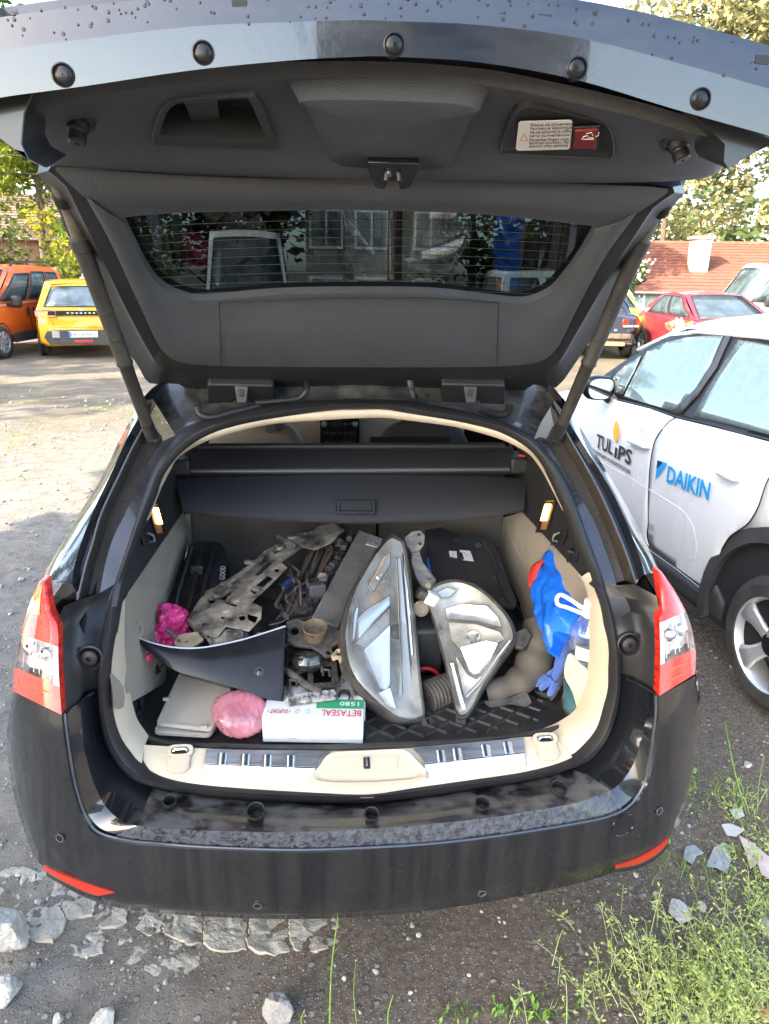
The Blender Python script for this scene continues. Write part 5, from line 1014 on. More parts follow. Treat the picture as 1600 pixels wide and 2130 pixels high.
# lime car behind
lm = local('lime_yellow_car', (7.8, 20.6, 0), 'small lime yellow car facing the camera behind the red saloon', 'car', rz=R(-92))
LM = mat('lime_paint', (.62, .56, .05), .3, 0, .7)
shell(lm, LM, [(-.7, .7, .3, .9, .95), (-.5, .82, .22, .92, .97), (2.2, .82, .2, .88, .95), (2.8, .78, .22, .74, .82), (3.05, .6, .3, .62, .66)])
g6 = Green(-.6, 2.1, .74, .90, -.1, 1.2, .58, 1.46, .05); g6.build(lm, LM); g6.pane(lm, 'e', 1, (.05, .95), (.08, .92), .06, .92, CGLB, 'windscreen')
for sg in (-1, 1):
    g6.pane(lm, 's', sg, (.1, .9), (.12, .85), .1, .86, CGLB); pl(lm, 'headlamp', [(2.80, sg*.45, .62), (2.80, sg*.74, .66), (2.66, sg*.78, .78), (2.80, sg*.48, .72)], (.12, 0, 0), CBK, .01)
    for x in (0, 2.4): arch(lm, x, sg*.80, .3, sg); wheel(lm, (x, sg*.75, .31), (0, sg, 0), .3, .18, 5, detail=False)
bx(lm, 'grille', (3.0, 0, .55), (.10, .9, .08), CBK, .02)
# white minibus
WV = mat('white_paint', (.80, .80, .79), .25, 0, .7, dust=((.5, .47, .42), .10, 3., .3))
def van(loc, rz, label, nm='white_van', H=1.97, L=4.9, hw=.93, side_glass=True):
    v = local(nm, loc, label, 'van', rz=rz)
    shell(v, WV, [(-1.0, hw*.92, .35, 1.05, 1.1), (-.9, hw, .28, 1.08, 1.12), (2.6, hw, .26, 1.05, 1.12), (3.4, hw*.97, .28, 1.0, 1.12), (3.8, hw*.86, .32, .8, .9), (3.95, hw*.7, .36, .7, .75)])
    q = Green(-.98, 3.35, hw*.95, 1.06, -.88, 2.75, hw*.80, H, .08); q.build(v, WV); q.pane(v, 'e', 1, (.04, .96), (.07, .93), .06, .9, CGLB, 'windscreen'); q.pane(v, 'e', 0, (.08, .92), (.1, .9), .1, .75, CGL, 'rear_window')
    if side_glass:
        for sg in (-1, 1):
            for a, b in ((.05, .30), (.34, .60), (.66, .95)): q.pane(v, 's', sg, (a, b), (a, b-.04), .1, .76, CGLB)
    for sg in (-1, 1):
        pl(v, 'headlamp', [(3.72, sg*.55, .66), (3.72, sg*.80, .70), (3.55, sg*.86, .92), (3.66, sg*.6, .86)], (.12, 0, 0), mat('clear_lens'), .01); bx(v, 'door_mirror', (2.7, sg*(hw+.12), 1.2), (.12, .2, .28), CBK, .04)
        for x in (0, 3.0): arch(v, x, sg*hw*.99, .33, sg); wheel(v, (x, sg*(hw-.07), .33), (0, sg, 0), .33, .2, 5, mat('steel_cover'), detail=False)
    bx(v, 'grille', (3.9, 0, .62), (.08, 1.0, .12), CBK, .02); return v
van((14.0, 17.6, 0), R(170), 'white minibus with side windows parked before the red-roofed house', 'white_minibus', H=2.06)
van((-2.0, 18.4, 0), R(-84), 'tall white delivery van seen through the tailgate window on the left', 'white_delivery_van', H=2.5, side_glass=False)
van((6.0, 21.5, 0), R(8), 'white van with roof rails seen through the right end of the tailgate window', 'low_white_van', H=1.80)

# ------------------------------------------------------------ white hatchback beside the estate car (traced on its side plane)
WA = R(-6); WF = V((math.sin(WA), math.cos(WA), 0)); WN = V((-math.cos(WA), math.sin(WA), 0)); WP = V((1.76, 1.30, 0))
wc = local('white_hatchback', WP, 'white hatchback with company lettering on its doors, parked right of the estate car', 'car', rz=R(96))
def wy(z): return .012-.23*max(0, .7-z)**2-.543*max(0, z-.8)**1.8
def ws(X, Y, off=0., zoom=True):          # pixel of the photo on the side of the white car, in its own axes
    px, py = (1180+X/3.226, 640+Y/3.226) if zoom else (X, Y)
    d = ray(px, py); o = 0.
    for _ in range(12):
        p = CAM+d*((WP+WN*(o+off)-CAM).dot(WN)/d.dot(WN)); o = wy(p.z)
    q = p-WP; return V((q.dot(WF), q.dot(WN), p.z))
WPT = mat('white_hatch_paint', (.80, .80, .80), .25, 0, .35, crough=.03, dust=((.5, .48, .45), .06, 3., .3, (1, 1, .3)))
def wshell():
    g = G(); rr = []
    for x, hw, lo, sh, tp in [(-.74, .62, .36, .9, .95), (-.62, .76, .28, 1.0, 1.04), (-.3, .805, .26, 1.05, 1.08), (.4, .815, .26, 1.05, 1.08), (1.4, .815, .26, 1.01, 1.04), (2.0, .83, .25, .98, 1.02), (2.6, .84, .24, .93, .99), (3.0, .78, .26, .84, .92), (3.22, .6, .32, .70, .76)]:
        h = [(0, lo), (hw*.9, lo), (hw*.985, lo+.10), (hw, .6), (hw, .82), (hw*.985, sh-.09), (hw*.94, sh), (hw*.5, lerp(sh, tp, .85)), (0, tp)]
        rr.append([V((x, -.868-y, z)) for y, z in h]+[V((x, -.868+y, z)) for y, z in h[-2:0:-1]])
    g.loft(rr, True, True); return M('body', g, WPT, wc, ang=38)
wshell()
def wsheet(nm, pol, m, off=.0, par=None, th=.006, bv=.0, k=0):
    """sheet on the side: outline in photo zoom pixels, filled on a grid so that it follows the curve of the side"""
    pts = [ws(x, y) for x, y in pol]; pts = rs(pts, k, True) if k else pts
    bm = bmesh.new(); vs = [bm.verts.new((p.x, p.z, 0)) for p in pts]; bm.faces.new(vs)
    zs = [p.z for p in pts]; z = math.floor(min(zs)/.05)*.05
    while z < max(zs):
        bmesh.ops.bisect_plane(bm, geom=bm.verts[:]+bm.edges[:]+bm.faces[:], plane_co=(0, z, 0), plane_no=(0, 1, 0)); z += .05
    xs = [p.x for p in pts]; x_ = math.floor(min(xs)/.07)*.07
    while x_ < max(xs):
        bmesh.ops.bisect_plane(bm, geom=bm.verts[:]+bm.edges[:]+bm.faces[:], plane_co=(x_, 0, 0), plane_no=(1, 0, 0)); x_ += .07
    bmesh.ops.triangulate(bm, faces=bm.faces)
    g = G(); g.add([V((v.co.x, wy(v.co.y)+off, v.co.y)) for v in bm.verts], [tuple(l.vert.index for l in f.loops) for f in (bm.verts.index_update(), bm.faces)[1]]); bm.free()
    return M(nm, g, m, par or wc, ang=30, solid=th, bevel=bv)
FD = wsheet('front_door', [(640, 815), (590, 900), (562, 1050), (550, 1250), (549, 1450), (538, 1530), (555, 1600), (430, 1480), (300, 1330), (100, 1050), (20, 700), (110, 580), (345, 618), (560, 665), (735, 730), (690, 760)], WPT, .008)
RDr = wsheet('rear_door', [(752, 735), (1000, 795), (1355, 890), (1500, 930), (1400, 1090), (1340, 1180), (1290, 1330), (1240, 1420), (1200, 1462), (1100, 1530), (1042, 1620), (1008, 1750), (985, 1850), (965, 1895), (940, 1900), (760, 1755), (575, 1612), (551, 1530), (556, 1450), (558, 1250), (570, 1050), (600, 900), (650, 815), (700, 765)], WPT, .008)
wsheet('side_frame', [(205, 480), (330, 390), (520, 270), (700, 180), (800, 140), (900, 138), (1110, 158), (1355, 208), (1560, 250), (1560, 960), (1355, 896), (1000, 800), (735, 735), (560, 672), (345, 622), (290, 560), (320, 480), (250, 500)], CBK, -.006)
WGL = mat('fogged_glass', (.27, .33, .33), .02, .55, 0, spec=.8, dust=((.50, .56, .56), .12, 1., .10, (34, 34, 2.6)))
w1 = wsheet('front_window', [(545, 290), (640, 240), (800, 200), (930, 188), (1048, 192), (960, 400), (880, 560), (710, 690), (560, 652), (385, 600), (440, 480)], WGL, .004)
wsheet('quarter_window', [(310, 470), (400, 380), (500, 320), (450, 430), (375, 580), (335, 575), (322, 520)], WGL, .004)
w2 = wsheet('rear_door_window', [(1155, 218), (1250, 230), (1400, 262), (1500, 285), (1520, 900), (1355, 850), (1100, 785), (850, 725), (900, 630), (1030, 410)], WGL, .004)
wsheet('pillar_cover', [(1062, 195), (1108, 188), (1010, 400), (880, 590), (765, 712), (725, 692), (870, 540), (980, 370)], mat('pillar_black', (.05, .05, .052), .4), .007)
wsheet('belt_moulding', [(345, 608), (560, 660), (735, 722), (1000, 782), (1355, 872), (1520, 915), (1520, 940), (1355, 895), (1000, 802), (735, 738), (560, 674), (342, 620)], CBK, .010)
wsheet('sill_cladding', [(480, 1560), (560, 1622), (760, 1770), (945, 1915), (990, 1910), (1020, 1860), (1075, 1985), (1060, 2110), (1040, 2125), (900, 2010), (700, 1840), (560, 1690), (480, 1590)], CCL, .004, th=.02)
wsheet('sill_bright_strip', [(480, 1558), (760, 1757), (945, 1902), (965, 1898), (975, 1905), (945, 1918), (760, 1773), (480, 1572)], CHROME, .012)
# door crease: a shallow airbump-like recess edge on the rear door
def wtube(nm, L, r, m, par, o=.009): g = G(); g.tube(rs([ws(x, y)+V((0, o, 0)) for x, y in L], 4), r, 6); return M(nm, g, m, par)
wtube('door_crease', [(190, 1010), (380, 1115), (550, 1215), (690, 1300), (780, 1360), (840, 1440), (870, 1540), (875, 1630), (860, 1685), (830, 1690)], .004, WPT, RDr, .006)
wtube('door_joint', [(645, 815), (595, 900), (566, 1050), (554, 1250), (553, 1450), (545, 1530), (566, 1608)], .003, CBK, wc, .007)
wtube('door_joint', [(1400, 1090), (1345, 1180), (1295, 1330), (1244, 1424), (1204, 1466), (1104, 1534), (1046, 1624)], .003, CBK, wc, .007)
for hx, hy in ((505, 905), (1110, 1120)):
    a = ws(hx-62, hy-18); b = ws(hx+60, hy+30); ctr = a.lerp(b, .5)
    g = G(); g.tube(rs([a+V((0, -.006, 0)), a.lerp(b, .12)+V((0, .034, .002)), ctr+V((0, .040, .004)), a.lerp(b, .88)+V((0, .034, .002)), b+V((0, -.006, 0))], 4), [.014]*17, 8); H_ = M('door_handle', g, WPT, wc)
    g = G(); g.lathe(ctr+V((0, .010, .03)), (0, 1, 0), [(.052, 0), (.050, .004), (.045, .003), (.03, -.0), (.001, -.002)], 20, False); M('handle_cup', g, WPT, H_)
# rear arch cladding, wheel
g = G(); n = 24; ai, ao = .41, .475; hub = V((0, 0, .312))
o_ = [hub+V((ao*math.cos(a), .012, ao*math.sin(a))) for a in [R(-12+k*204/n) for k in range(n+1)]]; i_ = [hub+V((ai*math.cos(a), .018, ai*math.sin(a))) for a in [R(-12+k*204/n) for k in range(n+1)]]
g.loft([[p+V((0, -.03, 0)) for p in o_], o_, i_, [p+V((0, -.22, 0)) for p in i_]]); M('rear_arch_cladding', g, CCL, wc, ang=40)
g = G(); g.prism([hub+V((.415*math.cos(a), -.012, .415*math.sin(a))) for a in [R(-14+k*208/30) for k in range(31)]], (0, -.02, 0)); M('wheel_well', g, mat('felt_black'), wc)
W1 = wheel(wc, hub+V((-.03, -.072, -.012)), (0, 1, 0), .298, .205, 5, mat('hatch_alloy', (.62, .63, .64), .35, .7, dust=((.2, .18, .16), .12, 12., .2)), mat('gloss_black'))
wheel(wc, (2.54, -.09, .312), (0, 1, 0), .312, .205, 5, mat('hatch_alloy'), detail=False); wheel(wc, (2.54, -1.646, .312), (0, -1, 0), .312, .205, 5, mat('hatch_alloy'), detail=False); wheel(wc, (0, -1.646, .312), (0, -1, 0), .312, .205, 5, mat('hatch_alloy'), detail=False)
# roof, windscreen, far side
rf = [ws(x, y) for x, y in ((800, 140), (960, 142), (1110, 158), (1355, 208), (1560, 252))]; rx = [p.x for p in rf]
g = G(); rr = []
for x, z, e in [(1.70, 1.345, -.20), (1.48, 1.44, -.235), (1.2, 1.492, -.25), (.7, 1.507, -.26), (.2, 1.502, -.26), (-.2, 1.475, -.26), (-.5, 1.42, -.27)]:
    rr.append([V((x+.16*math.sin(math.pi*t)*(1 if x > 1.3 else 0), lerp(e, -1.736-e, t), z+.10*math.sin(math.pi*t))) for t in [k/8 for k in range(9)]])
g.loft(rr); M('roof', g, WPT, wc, ang=60, solid=.02)
g = G(); g.loft([[V((lerp(1.60, 2.2, k/4)+.16*math.sin(math.pi*t), lerp(-.20+.12*k/4, -1.536-.12*k/4, t), lerp(1.335, 1.0, k/4)+.03*math.sin(math.pi*t))) for t in [j/8 for j in range(9)]] for k in range(5)]); M('windscreen', g, CGLB, wc, ang=60)
g = G(); g.loft([[V((x, -1.736+.05-.0, 1.06)), V((x-.02, -1.50, 1.42))] for x in (-.45, .5, 1.3)]); M('far_windows', g, CGL, wc)
g = G(); g.loft([[V((-.70, y, 1.0)), V((-.50, lerp(-.868, y, .75), 1.40))] for y in (-.2, -.868, -1.53)]); M('rear_window', g, CGL, wc)
# door mirror
mc = ws(222, 545, .12)
ol = [(-.075, .055), (-.03, .068), (.03, .07), (.075, .055), (.092, .02), (.085, -.03), (.05, -.06), (-.02, -.066), (-.07, -.05), (-.09, -.005)]
d_ = (CAM-(WP+WF*mc.x+WN*mc.y+V((0, 0, mc.z)))); 
mx = V((0, 1, 0)); mz = V((0, 0, 1))
loopm = lambda sc, dx: rs([mc+V((dx, sc*a, sc*b)) for a, b in ol], 3, True)
g = G(); g.loft([loopm(.92, -.012), loopm(1.0, -.008), loopm(1.08, .03), loopm(.95, .075), loopm(.55, .105), loopm(.05, .112)], True, True); MR = M('door_mirror', g, mat('gloss_black'), wc, ang=60)
g = G(); g.prism(loopm(.86, -.0135), (-.003, 0, 0)); M('mirror_glass', g, mat('mirror', (.72, .78, .80), .04, 1.), MR)
g = G(); g.tube([mc+V((.03, -.04, -.05)), mc+V((.04, -.08, -.075)), V((mc.x+.10, -.04, mc.z-.06))], [.018, .02, .022], 10); M('mirror_foot', g, CBK, MR)
# lettering
def wtext(s, X, Y, X2, Y2, size_px, m, nm, par, sx=1., sh=0.):
    a = ws(X, Y)+V((0, .0165, 0)); b = ws(X2, Y2)+V((0, .0165, 0)); xa = V((-(a-b).length, 0, b.z-a.z)).normalized()
    t = text(nm, s, size_px, a, xa, (0, 0, 1), m, par, sx=sx, shear=sh, bold=size_px*.018 if size_px > .06 else 0.)
    w = max(v.co.x for v in t.data.vertices)-min(v.co.x for v in t.data.vertices); k = abs(b.x-a.x)/w
    for v in t.data.vertices: v.co.x = a.x+(v.co.x-a.x)*k
    return t
GREY = mat('letter_grey', (.045, .045, .048), .5); BLUE = mat('letter_blue', (.005, .33, .72), .4)
wtext('TUL', 208, 932, 320, 985, .115, GREY, 'door_lettering', FD); wtext('I', 326, 1000, 340, 1005, .085, GREY, 'door_lettering', FD); wtext('PS', 352, 1012, 440, 1048, .115, GREY, 'door_lettering', FD)
wtext('отопление и климатизация', 186, 968, 438, 1112, .040, mat('letter_light_grey', (.16, .16, .165), .5), 'door_lettering', FD)
YT = mat('tulip_yellow', (.75, .42, .03), .5)
def petal(L, m, nm, par, k=3): 
    g = G(); g.prism(rs([ws(x, y)+V((0, .0155, 0)) for x, y in L], k, True) if k else [ws(x, y)+V((0, .0155, 0)) for x, y in L], (0, .001, 0)); return M(nm, g, m, par)
petal([(345, 757), (330, 800), (328, 850), (340, 900), (352, 885), (360, 820), (358, 780)], YT, 'tulip_emblem', FD)
wtube('tulip_outline', [(378, 790), (383, 830), (372, 870), (352, 893), (364, 850), (370, 800)], .0018, mat('tulip_orange', (.72, .36, .12), .5), FD, .017)
petal([(624, 1022), (690, 1045), (656, 1092), (612, 1150)], BLUE, 'maker_emblem', RDr, 0); petal([(624, 1022), (660, 1036), (640, 1062), (618, 1080)], mat('emblem_navy', (.01, .025, .07), .5), 'maker_emblem', RDr, 0)
wtext('DAIKIN', 680, 1163, 962, 1288, .118, BLUE, 'door_lettering', RDr)
# ------------------------------------------------------------ what lies in the boot
FZ = .600
def base_of(pts): return V((sum(p.x for p in pts)/len(pts), sum(p.y for p in pts)/len(pts), min(p.z for p in pts)))
def plate(g, loops, ext):                 # flat plate with holes, loops of 3D points
    allp = [V(p) for l in loops for p in l]; t = tessellate_polygon([[V(p) for p in l] for l in loops]); n = len(allp); e = V(ext)
    fs = [tuple(q) for q in t]+[tuple(i+n for i in q)[::-1] for q in t]; o = 0
    for l in loops:
        m_ = len(l)
        for j in range(m_): k = (j+1) % m_; fs.append((o+j, o+k, o+k+n, o+j+n))
        o += m_
    return g.add(allp+[p+e for p in allp], fs)
def circ(P, x, y, r, n=12, sq=1.): return [P(x+r*math.cos(2*math.pi*k/n), y+r*sq*math.sin(2*math.pi*k/n)) for k in range(n)]
def crumple(g, c, rad, seed, amp=.16, fr=2.2, sub=4, pw=1., floor=None, soft=0.):
    bm = bmesh.new(); bmesh.ops.create_icosphere(bm, subdivisions=sub, radius=1.); c = V(c); vs = []
    for v in bm.verts:
        d = v.co.normalized(); q = d*fr+V((seed*3.1, seed*1.7, 0)); h = 1-abs(noise.noise(q))*2; h2 = 1-abs(noise.noise(q*2.3+V((5, 1, 2))))*2; k = 1+amp*(h-.4)+amp*.5*(h2-.4)
        if soft: k = 1+soft*noise.noise(q*.8)*1.2+soft*.22*noise.noise(V((d.x*9+d.z*2, d.y*2, d.z*3))+V((seed, 0, 0)))
        p = c+V((d.x*rad[0]*k, d.y*rad[1]*k, d.z*rad[2]*k))
        if floor is not None and p.z < floor: p.z = floor+.002*noise.noise(q*4)
        vs.append(p)
    bm.verts.index_update(); g.add(vs, [tuple(v.index for v in f.verts) for f in bm.faces]); bm.free(); return g
# rubber boot liner with raised rim and diamond tread
LINER = mat('liner_rubber', (.014, .014, .015), .42, bump=.2, bs=120, dust=((.14, .125, .105), .32, 9., .22))
rimp = [Uz(x, y, .632) for x, y in ((352, 1330), (314, 1390), (292, 1440), (284, 1485), (296, 1527), (345, 1546), (480, 1553), (620, 1556), (763, 1553), (1000, 1541), (1130, 1522), (1195, 1502), (1214, 1482), (1200, 1444), (1172, 1412), (1130, 1330))]
rimp += [V((.53, 1.25, .632)), V((.2, 1.27, .632)), V((-.2, 1.27, .632)), V((-.53, 1.25, .632))]
LN = root('boot_liner', (0, .7, .58), 'black rubber liner with a raised rim and diamond tread on the boot floor', 'boot liner')
rp = rs(rimp, 4, True); ce = V((0, .75, .632)); inn = [p+(ce-p).normalized()*.022 for p in rp]
g = G(); g.loft([[p+V((0, 0, -.03)) for p in rp], rp, [p.lerp(q, .5)+V((0, 0, .002)) for p, q in zip(rp, inn)], [V((q.x, q.y, FZ+.006)) for q in inn], [V((q.x, q.y, FZ)).lerp(V((ce.x, ce.y, FZ)), .05) for q in inn], [V((ce.x, ce.y, FZ))]*len(rp)], True); M('tray', g, LINER, LN, ang=50)
poly2 = [(p.x, p.y) for p in [V((q.x, q.y, 0)).lerp(V((0, .75, 0)), .10) for q in inn]]
def inside(x, y):
    r = False; j = len(poly2)-1
    for i in range(len(poly2)):
        if (poly2[i][1] > y) != (poly2[j][1] > y) and x < (poly2[j][0]-poly2[i][0])*(y-poly2[i][1])/(poly2[j][1]-poly2[i][1])+poly2[i][0]: r = not r
        j = i
    return r
g = G(); sp = .062
for sgn in (1, -1):
    for k in range(-24, 40):
        c0 = k*sp; t = -1.2; run = None
        while t < 1.6:
            x, y = t, c0+sgn*t*.8; ok = inside(x, y)
            if ok and run is None: run = (x, y)
            if (not ok) and run is not None:
                x2, y2 = x-.02, y-sgn*.016; a = V((run[0], run[1], FZ)); b = V((x2, y2, FZ)); d = (b-a); run = None
                if d.length > .03: s_ = d.cross(V((0, 0, 1))).normalized(); g.loft([[a-s_*.006, a-s_*.003+V((0, 0, .006)), a+s_*.003+V((0, 0, .006)), a+s_*.006], [b-s_*.006, b-s_*.003+V((0, 0, .006)), b+s_*.003+V((0, 0, .006)), b+s_*.006]])
            t += .02
M('tread_ridges', g, LINER, LN, kind='stuff')
# two beige lids
BEI = mat('beige_lid', (.42, .37, .305), .55, var=.06, vs=5., bump=.1, bs=300, dust=((.25, .21, .16), .3, 8., .2))
def lid(nm, px, z, lab, clip):
    pts = [Uz(x, y, zz) for (x, y), zz in zip(px, z)]; T = root(nm, base_of(pts), lab, 'lid', 'beige lids stacked in the boot')
    n = (pts[1]-pts[0]).cross(pts[3]-pts[0]).normalized(); n = n if n.z > 0 else -n; q = []
    for i in range(4):
        a, b, c = pts[i-1], pts[i], pts[(i+1) % 4]; q += [b+(a-b).normalized()*.012, b+((a-b).normalized()+(c-b).normalized())*.0035, b+(c-b).normalized()*.012]
    ce = sum(q, V())/len(q); g = G(); g.loft([q, [p+n*.008 for p in q], [p.lerp(ce, .02)+n*.010 for p in q], [p.lerp(ce, .075)+n*.010 for p in q], [p.lerp(ce, .085)+n*.007 for p in q], [ce+n*.007]*len(q)], True); g.prism(q, n*.002); M('panel', g, BEI, T, ang=40)
    for (x, y) in clip: c = pts[0]*(1-x)*(1-y)+pts[1]*x*(1-y)+pts[2]*x*y+pts[3]*(1-x)*y; g = G(); g.box(c+n*.012, (.018, .010, .008)); M('clip', g, BEI, T, bevel=.002)
lid('beige_lid', [(380, 1402), (487, 1448), (437, 1536), (320, 1529)], (.640, .635, .609, .609), 'lower of the two beige plastic lids lying on the boot liner', [])
lid('beige_lid', [(381, 1388), (486, 1432), (441, 1524), (325, 1511)], (.662, .655, .624, .624), 'upper of the two beige plastic lids, tilted beside the pink bag', [(.86, .97), (.0, .62)])
# pink bags
g = G(); c = Uz(500, 1500, .655); crumple(g, c+V((0, .03, 0)), (.078, .075, .056), 1, .17, 1.15, 6, floor=FZ+.008, soft=.17)
PK1 = M('pink_plastic_bag', g, thin_glass('pale_pink_film', (.96, .62, .66), 1.6, .12, ((.80, .34, .40), .30, .75, 10)), loc=base_of(g.v), ang=25, label='pale pink crumpled plastic bag between the beige lids and the white carton', cat='bag')
HP = mat('hot_pink_film', (.80, .055, .24), .35, 0, .4, var=.2, vs=12., bump=.5, bs=40)
pb0 = Uy(347, 1306, .66); pbag = root('hot_pink_bag', pb0+V((0, 0, -.05)), 'hot pink plastic bag stuffed beside the cream side panel', 'bag')
g = G(); crumple(g, pb0, (.060, .07, .058), 3, .3, 1.9, 5); M('bag_body', g, HP, pbag, ang=25)
g = G(); crumple(g, Uy(297, 1364, .50), (.026, .03, .018), 4, .3, 2., 4); M('bag_end', g, HP, pbag, ang=25)
# sealant cartons
CART = mat('white_card', (.76, .76, .74), .55, var=.03, vs=9.); CRED = mat('carton_red', (.60, .035, .03), .6); CGRN = mat('carton_green', (.03, .30, .12), .6)
def carton(fl, fr, top, dep, lab, z0=FZ+.008, nm='sealant_carton', txt=True):
    a = Uz(*fl, z0); b = Uz(*fr, z0); h = Uy(top[0], top[1], a.y).z-z0; d = V((0, 0, 1)).cross(b-a).normalized()*dep
    T = root(nm, a.lerp(b, .5)+d*.5, lab, 'carton', 'white sealant cartons')
    g = G(); g.prism([a, b, b+d, a+d], (0, 0, h)); M('box', g, CART, T, bevel=.0015)
    x = (b-a).normalized(); y = d.normalized(); L = (b-a).length; up = V((0, 0, 1)); tz = z0+h+.0008
    def T3(u, v): return V(((a+x*u*L+y*v*dep).x, (a+x*u*L+y*v*dep).y, tz))
    g = G(); g.prism([T3(.52, .50), T3(1., .50), T3(1., .98), T3(.52, .98)], (0, 0, .0004)); M('green_band', g, CGRN, T, smooth=False)
    if txt:
        text('carton_text', 'BETASEAL', dep*.46, T3(.985, .42), -x, -y, CRED, T, ext=.0003, sx=1.0*(.46*L)/(dep*.46*5.0)); text('carton_text', '1580', dep*.30, T3(.97, .86), -x, -y, WHITE, T, ext=.0007, sx=1.1)
        text('carton_text', '• DUPONT •', dep*.30, T3(.27, .40), -x, -y, CRED, T, ext=.0003, sx=.26*L/(dep*.30*6.2)*1.)
        for u in (.34, .44): g = G(); g.tube([T3(u+.02*math.cos(k*.7), .32+.12*math.sin(k*.7)) for k in range(10)], .0006, 4); M('carton_mark', g, CRED if u < .4 else mat('ink_grey', (.35, .35, .35), .6), T)
        F = lambda u, v: a+x*u*L+up*v*h-y*.0008
        IG = mat('ink_grey', (.35, .35, .35), .6)
        for i in range(6): 
            for v in (.72, .36): g = G(); g.tube([F(.10+.14*i, v), F(.10+.14*i, v+.12)], .0005, 4); M('carton_mark', g, IG, T)
        g = G(); g.tube([F(.22, .30), F(.40, .30)], .0005, 4); M('carton_mark', g, IG, T); g = G(); g.tube([F(.26, .16), F(.34, .16)], .0005, 4); M('carton_mark', g, IG, T); g = G(); g.tube([F(.55, .22), F(.58, .40), F(.62, .42)], .0006, 4); M('carton_mark', g, IG, T)
    return T
carton((547, 1543), (755, 1547), (547, 1491), .085, 'white carton printed in red and green at the front of the boot')
carton((556, 1500), (760, 1500), (556, 1452), .06, 'white carton half hidden behind the front carton, below the black bumper corner', txt=False)
# black bumper corner piece
GLB = mat('gloss_black_part', (.007, .007, .009), .13, 0, .9, crough=.03, dust=((.2, .18, .15), .12, 12., .22))
BPp = Pl((589, 1459, .37), (593, 1303, .50), (300, 1350, .44))
top = [(272, 1318), (314, 1337), (370, 1348), (426, 1347), (501, 1332), (557, 1315), (594, 1303)]; bot = [(280, 1328), (318, 1362), (366, 1395), (420, 1411), (490, 1431), (550, 1452), (589, 1459)]
g = G(); rr = []
for i in range(9):
    t = i/8; rr.append(rs([BPp(lerp(a[0], b[0], t), lerp(a[1], b[1], t), .014*math.sin(math.pi*(t*.8+.1))*min(1, k/3)) for k, (a, b) in enumerate(zip(top, bot))], 4))
rr = [[p-BPp.n*.012+V((0, .012, -.002)) for p in rr[0]]]+rr+[[p-BPp.n*.05 for p in rr[-1]]]
g.loft(rr); BC = M('bumper_corner', g, mat('dull_gloss_black', (.007, .007, .009), .22, 0, .12, spec=.25, dust=((.2, .18, .15), .05, 12., .2)), loc=base_of(g.v), ang=40, solid=.004, label='glossy black bumper corner panel propped across the left of the boot', cat='bumper part')
g = G(); g.tube([p+V((0, -.002, .002)) for p in rr[1]], .0022, 6); M('bare_edge', g, mat('worn_silver_edge', (.50, .52, .58), .3, .4), BC)
c = BPp(540, 1398, .014); g = G(); g.lathe(c, BPp.n, [(.0115, -.002), (.0115, .0035), (.0095, .0035), (.0085, .001), (.006, .0025), (.001, .0025)], 24, False); M('sensor_socket', g, GLB, BC)
g = G(); g.loft([[BPp(x, y, o) for x, y, o in ((590, 1304, 0), (598, 1306, -.01), (598, 1460, -.01), (589, 1460, 0))], [BPp(x, y, o) for x, y, o in ((592, 1304, -.04), (600, 1306, -.04), (600, 1460, -.04), (591, 1460, -.04))]], True); M('end_flange', g, PLAS, BC)
# black bracket frame hanging at the end of the corner piece
PBK = mat('dusty_black_plastic', (.016, .016, .017), .5, bump=.3, bs=120, dust=((.17, .145, .115), .55, 24., .16))
BKp = Pl((590, 1400, .46), (705, 1400, .46), (650, 1460, .36))
bk = root('clip_bracket', BKp(650, 1455), 'black plastic bracket frame with clips beside the bumper corner', 'bumper part')
g = G(); plate(g, [[BKp(x, y) for x, y in ((590, 1390), (640, 1372), (700, 1366), (708, 1440), (698, 1462), (600, 1464))], [BKp(x, y) for x, y in ((604, 1402), (604, 1440), (640, 1446), (640, 1392))], [BKp(x, y) for x, y in ((652, 1386), (652, 1420), (690, 1418), (690, 1380))], [BKp(x, y) for x, y in ((652, 1430), (652, 1448), (692, 1446), (692, 1428))]], -BKp.n*.012); M('frame', g, PBK, bk, bevel=.002)
g = G(); g.tube([BKp(592, 1392, .02), BKp(636, 1424, .018), BKp(668, 1440, .012)], [.010, .011, .012], 10); M('tube', g, PBK, bk)
for x, y in ((664, 1396), (680, 1404), (672, 1376), (612, 1426)): g = G(); g.tube([BKp(x-8, y, 0), BKp(x-8, y-12, .02), BKp(x+6, y-10, .022), BKp(x+6, y+2, .02)], .004, 6); M('clip', g, PBK, bk)
g = G(); g.prism([BKp(x, y, .006) for x, y in ((592, 1450), (696, 1440), (704, 1456), (600, 1470))], BKp.n*.012); M('scuffed_edge', g, mat('scuffed_plastic', (.05, .05, .05), .6, dust=((.5, .48, .45), .7, 60., .08)), bk, bevel=.003)
